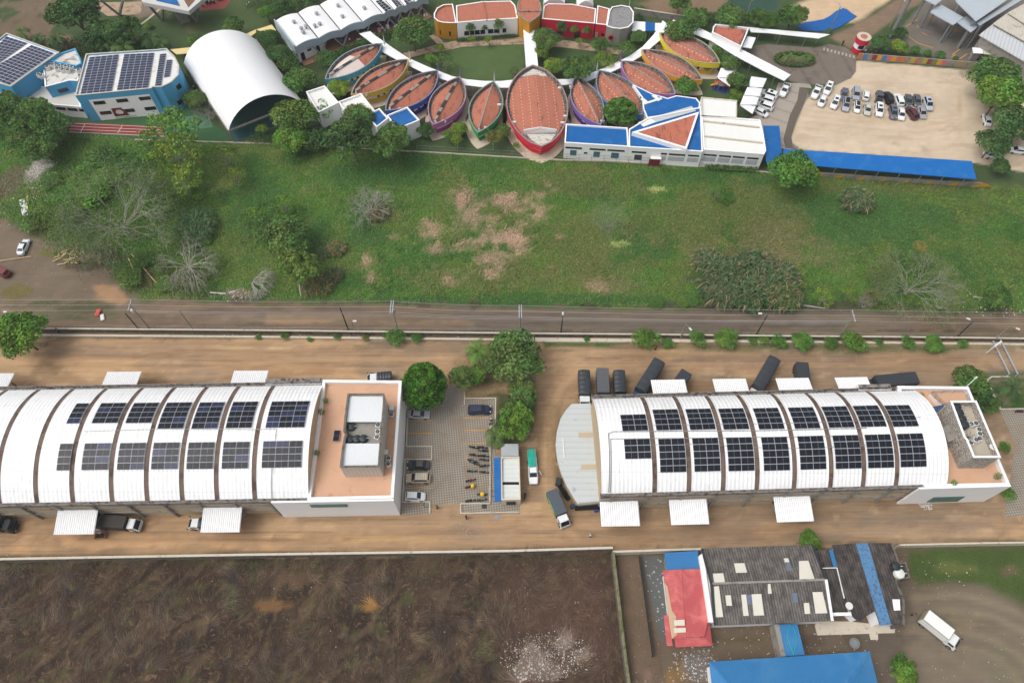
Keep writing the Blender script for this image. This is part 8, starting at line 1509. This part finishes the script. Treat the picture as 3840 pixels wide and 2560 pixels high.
X,Y=KK(32,2055,975,12);t=thing('satellite_dish',X,Y,'round satellite dish in the front corner of right penthouse','dish',z=11.2,world=False);m=MB();m.lathe((0,0,1.0),[(.05,0),(.35,.06),(.6,.2),(.58,.22)],18);m.build('dish',M_OFFW,t);m=MB();m.tube([(0,0,0),(0,0,1.0)],.04,6);m.build('mast',M_METAL,t)
X,Y=KK(33,742,860,4.6);t=thing('satellite_dish',X,Y,'white round dish on the edge of the dark link roof','dish',z=4.0,world=False);m=MB();m.lathe((0,0,.6),[(.05,0),(.4,.08),(.62,.2),(.6,.24)],18);m.build('dish',M_OFFW,t);m=MB();m.tube([(0,0,0),(0,0,.6)],.04,6);m.build('mast',M_METAL,t)
X,Y=KK(32,1825,412,8.5);m=MB();m.tube([(X,Y,8.4),(X+1.5,Y+1.2,9.6)],.07,6);m.box(X+1.6,Y+1.3,9.6,.5,.3,.14,.6);tag(m.build('wall_lamp',M_OFFW),'white lamp arm sticking out from the right terrace corner','lamp')
def bush(x,y,z,r,label,tint='',name='potted_plant',n=160,group='plants on the terraces'):
    rs=np.random.RandomState(int(abs(x*31+y*17))%9999);d=dirs(rs,n);c=TINT[tint];t=thing(name,x,y,label,'plant',group,z=z,world=False);me=leafmesh('leaves',d*r*rs.uniform(.5,1,(n,1))+np.array([0,0,r+.2]),d,rs.uniform(.1,.22,n),np.tile(GREEN*1.1,(n,1))*rs.uniform(.6,1.5,(n,1))*np.array([c]),rs=rs);o=bpy.data.objects.new('foliage',me);scene.collection.objects.link(o);o.parent=t;m=MB();m.lathe((0,0,0),[(r*.4,0),(r*.5,.35)],10);m.build('pot',M_CONC,t)
for cr,x,y,r,tn,lb in((12,640,545,.6,'l','upper terrace plant beside the left roof end'),(12,605,650,.75,'o','larger middle plant beside the left roof end'),(12,562,1025,.65,'l','lower plant beside the left roof end'),(32,1405,497,.6,'l','plant at the rear corner of the right terrace'),(32,1700,1300,.65,'l','plant at the front corner by the right roof'),(32,2105,1240,.75,'o','plant at the outer front corner of the right terrace')):X,Y=KK(cr,x,y,8.2);bush(X,Y,7.6,r,lb,tn)
for i in range(5):X,Y=KK(12,(1318,1312,1300,1296,1250)[i],(830,900,1120,1200,1520)[i],1.5);bush(X,Y,0,.9,'creeper clump %s from the rear along the left terrace block'%NR[i],'g','creeper',220,'creepers by the left terrace block')
    # people
def person_proto():
    r=thing('person',0,0,'x','person',world=False);me=bpy.data.meshes.new('body');
    V=[(0,0,.95),(0,0,1.2),(0,.0,1.42),(0,0,1.52),(0,.01,1.62),(0,0,1.74),(.1,0,.9),(.11,.02,.5),(.12,-.05,.06),(.12,.1,.04),(-.1,0,.9),(-.11,.12,.5),(-.12,.02,.06),(-.12,.17,.04),(.18,0,1.4),(.26,-.02,1.12),(.27,.14,.88),(.27,.2,.8),(-.18,0,1.4),(-.26,.0,1.12),(-.27,.12,.86),(-.27,.17,.78)]
    E=[(0,1),(1,2),(2,3),(3,4),(4,5),(0,6),(6,7),(7,8),(8,9),(0,10),(10,11),(11,12),(12,13),(2,14),(14,15),(15,16),(16,17),(2,18),(18,19),(19,20),(20,21)]
    rad=[.15,.13,.14,.055,.1,.085,.09,.065,.045,.04,.09,.065,.045,.04,.06,.045,.035,.04,.06,.045,.035,.04];me.from_pydata(V,E,[]);o=bpy.data.objects.new('body',me);scene.collection.objects.link(o);o.parent=r
    sk=o.modifiers.new('skin','SKIN');
    for i,s_ in enumerate(rad):me.skin_vertices[0].data[i].radius=(s_,s_*.85)
    me.skin_vertices[0].data[0].use_root=True;o.modifiers.new('sub','SUBSURF').levels=1;o.modifiers['sub'].render_levels=1;me.materials.append(mat('skin',S(150,108,84),.7,.05,1))
    q=N('shirt_cloth');oi=q.n('ObjectInfo');q.l(oi.outputs['Color'],q.b.inputs['Base Color']);q.b.inputs['Roughness'].default_value=.9
    m=MB();m.lathe((0,0,.88),[(.17,0),(.16,.2),(.2,.45),(.17,.58),(.08,.62)],12);
    for s_ in(-1,1):m.tube([(s_*.15,0,1.41),(s_*.25,-.01,1.17)],[.085,.07],8)
    m.build('shirt',q.m,r);m=MB();m.tube([(.1,0,.95),(.11,.02,.5),(.12,-.04,.12)],[.12,.09,.075],8);m.tube([(-.1,0,.95),(-.11,.12,.5),(-.12,.03,.12)],[.12,.09,.075],8);m.build('trousers',mat('navy_trousers',S(38,42,60),.9,.1,2),r)
    m=MB();m.lathe((0,-.01,1.66),[(.115,0),(.115,.06),(.08,.13),(.02,.16)],10);m.build('hair',mat('dark_hair',S(30,26,24),.7,0),r);return r
PP=person_proto()
W_,NB,TG,GYc=S(226,228,230),S(40,44,66),S(40,140,130),S(120,122,128)
ppl=[(12,2165,710,W_,'person in a white shirt standing behind the dark blue car'),(12,2150,745,S(190,190,205),'person in pale top near the dark blue car bonnet'),(12,1663,1520,TG,'person in turquoise at the car park entrance'),(13,1932,45,NB,'person in dark clothes with white shoes on the front yard'),(23,720,210,W_,'lone person in white and navy walking on the front yard'),(22,2420-1100,60,S(180,40,50),'person in red at the foot of the largest round shrub'),(2,130,395,GYc,'person in grey under the left rear awning'),(1,530,1465,S(120,130,150),'person walking along the rear wall at left'),(1,850,825,NB,'person in black on the dirt by the timber'),(1,930,845,S(200,110,60),'person in orange on the dirt by the timber'),(33,1340,938,S(140,110,130),'person in mauve beside the white box truck'),(3,925,185,W_,'person in white at the cardboard box by left awning'),(30,690,395,NB,'person with a bicycle on the road above the round tower'),(30,893,470,W_,'person in white beside the round tower'),(10,2145,400,W_,'person in white on the curved path'),(10,405,575,W_,'person in white at the canteen corner'),(0,2270,50,W_,'person in white, left of two on the upper lawn'),(0,2290,30,W_,'person in white, right of two on the upper lawn'),(0,1780,800,W_,'person in white between blue block and vault hall')]
for cr,x,y,c,lb in ppl:X,Y=KK(cr,x,y,.9);place(PP,X,Y,rnd.uniform(0,6.28),lb,'people about the site',c)
rs_=random.Random(3);
for i in range(26):
    t=rs_.uniform(0,1);X,Y=r6(0,2120+230*t,75-90*t+rs_.uniform(-22,22))[0];place(PP,X,Y,rs_.uniform(0,6.28),'one of a dense crowd in white shirts on the brick red paving','crowd on the red paving',rs_.choice([W_,W_,NB,GYc]))
for i in range(30):
    s=rs_.uniform(.3,.98);t=rs_.uniform(-.04,.3);p=f0+uq*((edge(1,7)-f0).dot(uq)*s)+vq*t;place(PP,p.x,p.y,rs_.uniform(0,6.28),'one of the people sitting and standing under the canteen roof','people in the canteen',rs_.choice([W_,W_,NB,S(150,160,190)]),z=.0)
ch=thing('plastic_chair',0,0,'x','chair',world=False);m=MB();m.box(0,0,.44,.45,.45,.05);m.build('seat',M_OFFW,ch);m=MB();m.box(0,.22,.7,.45,.05,.5);m.build('backrest',M_OFFW,ch)
for x in(-.19,.19):
    for y in(-.19,.19):m=MB();m.bar((x,y,0),(x,y,.42),.05);m.build('leg',M_OFFW,ch)
for i in range(34):
    s=rs_.uniform(.42,.98);p=f0+uq*((edge(1,7)-f0).dot(uq)*s)-vq*rs_.uniform(.0,.1);place(ch,p.x,p.y,rs_.uniform(0,6.28),'white plastic chair at the open edge of the canteen','white plastic chairs of the canteen')
for x,y,lb,c in((1420,385,'pink poster board on the canteen edge',S(220,160,180)),(1525,345,'white poster board on the canteen edge',S(226,226,236))):X,Y=ZZ('Q3',x,y,.8);m=MB();m.box(X,Y,.85,.9,.08,1.5);tag(m.build('poster_board',mat('board'+lb[:4],c,.7,.1,1)),lb,'board')
    # bits and pieces
def logs(label,cr,a,r=.12,m_=M_BARK,name='log'):
    m=MB();m.tube([(*KK(cr,a[0],a[1],.15),.15),(*KK(cr,a[2],a[3],.15),.18)],[r,r*.7],7);return tag(m.build(name,m_),label,'log','logs and trunks in the field')
M_PLANK=mat('pale_timber',S(206,176,134),.9,.2,1)
for a,lb in(((1180,805,1238,935),'pale log under the huge tree, shorter'),((1210,765,1440,1035),'long log slanting below the huge tree'),((0,828,290,788),'long pale log across the clearing at left')):logs(lb,1,a,.13,M_PLANK)
for a,lb in(((1930,1118,2075,1130),'white pipe lying by the road, left piece'),((2105,1118,2165,1105),'white pipe lying by the road, right piece')):logs(lb,1,a,.16,M_OFFW,'pipe')
logs('pale trunk standing under the olive tree',11,(400,1045,415,1155),.22,M_BARKG)
for a,lb in(((320,1235,520,1265),'grey log beside the cane thicket'),((200,1210,250,1222),'short log under the thicket'),((1560,1260,1640,1262),'pale short log at the right roadside'),((1745,1220,1810,1205),'stump log near the right roadside'),((1990,1205,2130,1190),'long log at the right edge of the field'),((1885,1158,1970,1168),'thin pale pole in the grass at right')):logs(lb,31,a,.18,M_BARKG)
tp2=thing('timber_pile',*KK(1,620,790),'heap of pale timber pieces on the clearing','timber pile');c0=KK(1,620,790);rz_=random.Random(5)
for i in range(26):m=MB();a=rz_.uniform(0,3.14)if i%3 else .6;x,y=c0[0]+rz_.gauss(0,1.4),c0[1]+rz_.gauss(0,.9);L=rz_.uniform(.8,2.6);m.bar((x-math.cos(a)*L/2,y-math.sin(a)*L/2,rz_.uniform(.05,.5)),(x+math.cos(a)*L/2,y+math.sin(a)*L/2,rz_.uniform(.05,.5)),.22,.12);m.build('plank',M_PLANK,tp2)
X,Y=KK(1,897,1298,.5);t=thing('traffic_barrier',X,Y,'red plastic barrier on the grass verge','barrier',world=False,rz=1.5);m=MB();m.box(0,0,.35,1.8,.95,.4,top=.85);m.build('body',mat('red_plastic',S(226,90,78),.5,.08,1),t,bevel=.08);m=MB();[m.box(x,0,.56,.2,.14,.03)for x in(-.55,-.2,.2,.55)];m.build('slots',M_DARKM,t)
X,Y=KK(1,945,1352);m=MB();m.box(X,Y,.2,.8,1.6,.35,.4);tag(m.build('sack',M_OFFW,bevel=.1),'grey white sack below the red barrier','sack');m=MB();a,b=KK(1,200,265),KK(1,235,415);m.bar((*a,.1),(*b,.1),1.2,.05);tag(m.build('metal_sheet',M_PSHEET),'pale corrugated sheet lying in the weeds at left','sheet');m=MB();m.bar((*KK(1,252,235),.12),(*KK(1,250,355),.12),.4,.06);tag(m.build('yellowish_board',M_CREAM),'cream board beside the corrugated sheet','board')
X,Y=KK(3,925,218,.4);t=thing('cardboard_box',X,Y,'open cardboard box at the left front awning','box',world=False,rz=.1);m=MB();m.wall([(-.9,-.5),(.9,-.5),(.9,.5),(-.9,.5)],.06,0,.7,closed=True);m.build('side',mat('cardboard',S(184,140,100),.9,.1,1),t);m=MB();m.box(0,0,.05,1.7,.95,.06);m.build('bottom',M_DARKM,t)
X,Y=KK(3,905,128,.8);m=MB();m.box(X,Y,.9,1.3,1.5,.06,-.4);tag(m.build('white_board',M_OFFW),'white board leaning beside the left front awning','board');X,Y=KK(13,2213,45);m=MB();m.box(X,Y,.05,.85,.85,.06);tag(m.build('manhole_cover',M_METAL),'square grey manhole cover on the front yard','manhole');X,Y=KK(12,2098,1512);m=MB();m.box(X,Y,.06,.9,.9,.06);tag(m.build('manhole_cover',M_DARKM),'dark square cover on the pavers below the motorcycles','manhole')
for cr,x,y,lb in((12,1568,1498,'coiled green hose on the pavers at left'),(12,2172,1398,'coiled green hose beside the blue awning')):
    X,Y=KK(cr,x,y);m=MB();L=[(X+.55*math.cos(a)*(1+.03*k_),Y+.55*math.sin(a),.08)for k_ in range(3)for a in[i*.5236 for i in range(12)]];m.tube(L,.05,5);tag(m.build('hose',mat('green_hose',S(30,96,84),.6,.1,1)),lb,'hose','coiled hoses')
X,Y=KK(22,425,1290,.5);m=MB();m.box(X,Y,.5,1.0,1.4,1.0,-.2);tag(m.build('black_bin',M_BLACK,bevel=.08),'black bin at the curved annex wall','bin')
tp3=thing('tyre_heap',*KK(22,465,1395),'row of old tyres between green sided truck and annex','tyres');
for i in range(9):X,Y=KK(22,440+i*9,1330+i*14);m=MB();m.lathe((X,Y,.0),[(.25,.02),(.45,.05),(.45,.22),(.25,.25)],12);m.build('tyre',M_TYRE,tp3)
X,Y=KK(22,552,1520);m=MB();m.lathe((X,Y,0),[(.38,0),(.42,.8),(.38,.85)],12);tag(m.build('blue_drum',mat('blue_drum',S(40,62,98),.5,.1,1)),'blue drum beside the annex corner','drum');X,Y=KK(22,770,1555);m=MB();m.box(X,Y,.4,.6,.6,.8,.3);tag(m.build('blue_crate',mat('blue_crate',S(50,74,150),.6,.1,1)),'blue crate at the annex opening','crate')
X,Y=KK(33,787,1205);m=MB();m.lathe((X,Y,0),[(.75,0),(.9,.45),(.82,.45),(.7,.1)],16);tag(m.build('wash_tub',M_METAL),'grey tub on the dark ground before the patio','tub')
m=MB()
for a,b in(((3460+1385/4.9,1240+90/4.9),(3460+1745/4.9,1240+800/4.9)),((3460+1290/4.9,1240+190/4.9),(3460+1590/4.9,1240+800/4.9))):p,q_=P(*a,.8),P(*b,.8);m.bar((*p,.9),(*q_,.9),.22,.2);[m.box(p[0]+(q_[0]-p[0])*t,p[1]+(q_[1]-p[1])*t,.45,.15,.15,.9)for t in(0,.33,.66,1)]
tag(m.build('guard_rails',M_ALU),'pair of pale rails crossing the yard at the right edge','rail');p,q_=P(3460+1320/4.9,1240+285/4.9,3),P(3460+1440/4.9,1240+200/4.9,3);m=MB();m.bar((*p,3),(*q_,3),.35,.3);[m.box(x,y,1.5,.2,.2,3)for x,y in(p,q_)];tag(m.build('gate_beam',M_OFFW),'white gate beam over the perimeter wall','gate')
kerb('kerb','whitewashed stone edging around the lawn at right',[P(3460+x/4.9,1240+y/4.9)for x,y in((1590,855),(1250,855),(1170,920),(1200,1000),(1310,1220),(1420,1450),(1862,1440))],.25,.35)
sheet('paved_strip',[P(3460+x/4.9,1240+y/4.9)for x,y in((1420,1465),(2100,1440),(2100,3400),(1500,3400),(1700,2100))],M_PAVE,.012)
M_CHIP=[mat('chip_white',S(222,220,216),.9,.1,1),mat('chip_grey',S(150,144,136),.9,.1,1),mat('chip_brick',S(160,100,80),.9,.1,1)]
def rubble(name,label,cx,cy,rx,ry,n,smin,smax,seed,wts=(.6,.3,.1)):
    rs=random.Random(seed);m=MB();c=FF(cx,cy);RX,RY=abs(FF(cx+rx,cy)[0]-c[0]),abs(FF(cx,cy-ry)[1]-c[1])
    for i in range(n):a,r=rs.uniform(0,6.28),rs.random()**.6*(1+.4*rs.random());s=rs.uniform(smin,smax);m.box(c[0]+RX*r*math.cos(a),c[1]+RY*r*math.sin(a),s*.3,s,s*rs.uniform(.4,1),s*.6,rs.uniform(0,3),k=rs.choices((0,1,2),wts)[0],top=.7)
    o=m.build(name,M_CHIP);return tag(o,label,'rubble',kind='stuff')
rubble('rubble','white broken rubble strewn in the lower corner of the brown field',1258,1505,88,44,1500,.05,.2,1,(.3,.6,.1));rubble('rubble','pale rubble heap in the left weeds',92,400,26,34,700,.06,.25,2,(.4,.6,0));rubble('rubble','white chips along the road before the field',540,680,60,10,160,.06,.25,3);rubble('rubble','litter strewn at the right roadside',2270,700,90,22,150,.06,.3,4);rubble('rubble','plastic litter around the old houses',1800,1480,160,40,110,.06,.2,5)
rubble('rubble','scattered stones over the brown field',800,1420,620,110,120,.06,.16,6,(.3,.5,.2));rubble('rubble','white litter on the grass right of the old houses',2150,1330,80,40,45,.06,.2,7);rubble('rubble','grey gravel spread by the front wall',1075,1215,34,18,300,.04,.12,8,(.15,.75,.1));rubble('rubble','white powdery heap by the right warehouse',2125,1160,12,10,160,.05,.2,9,(.9,.1,0));rubble('rubble','stones beside the blue roof',1600,1520,40,40,300,.06,.25,10,(.3,.6,.1));rubble('rubble','litter among weeds at far left',90,440,90,70,220,.06,.3,11)
    # thin humid air
m=MB();m.box(0,100,66,420,300,134);q=N('humid_air');q.t.nodes.remove(q.b);vp=q.n('VolumePrincipled');vp.inputs['Density'].default_value=.00016;vp.inputs['Color'].default_value=(.9,.94,1,1);q.l(vp.outputs[0],q.t.nodes['Material Output'].inputs['Volume'])
hz_=m.build('haze',q.m);hz_['kind']='stuff'
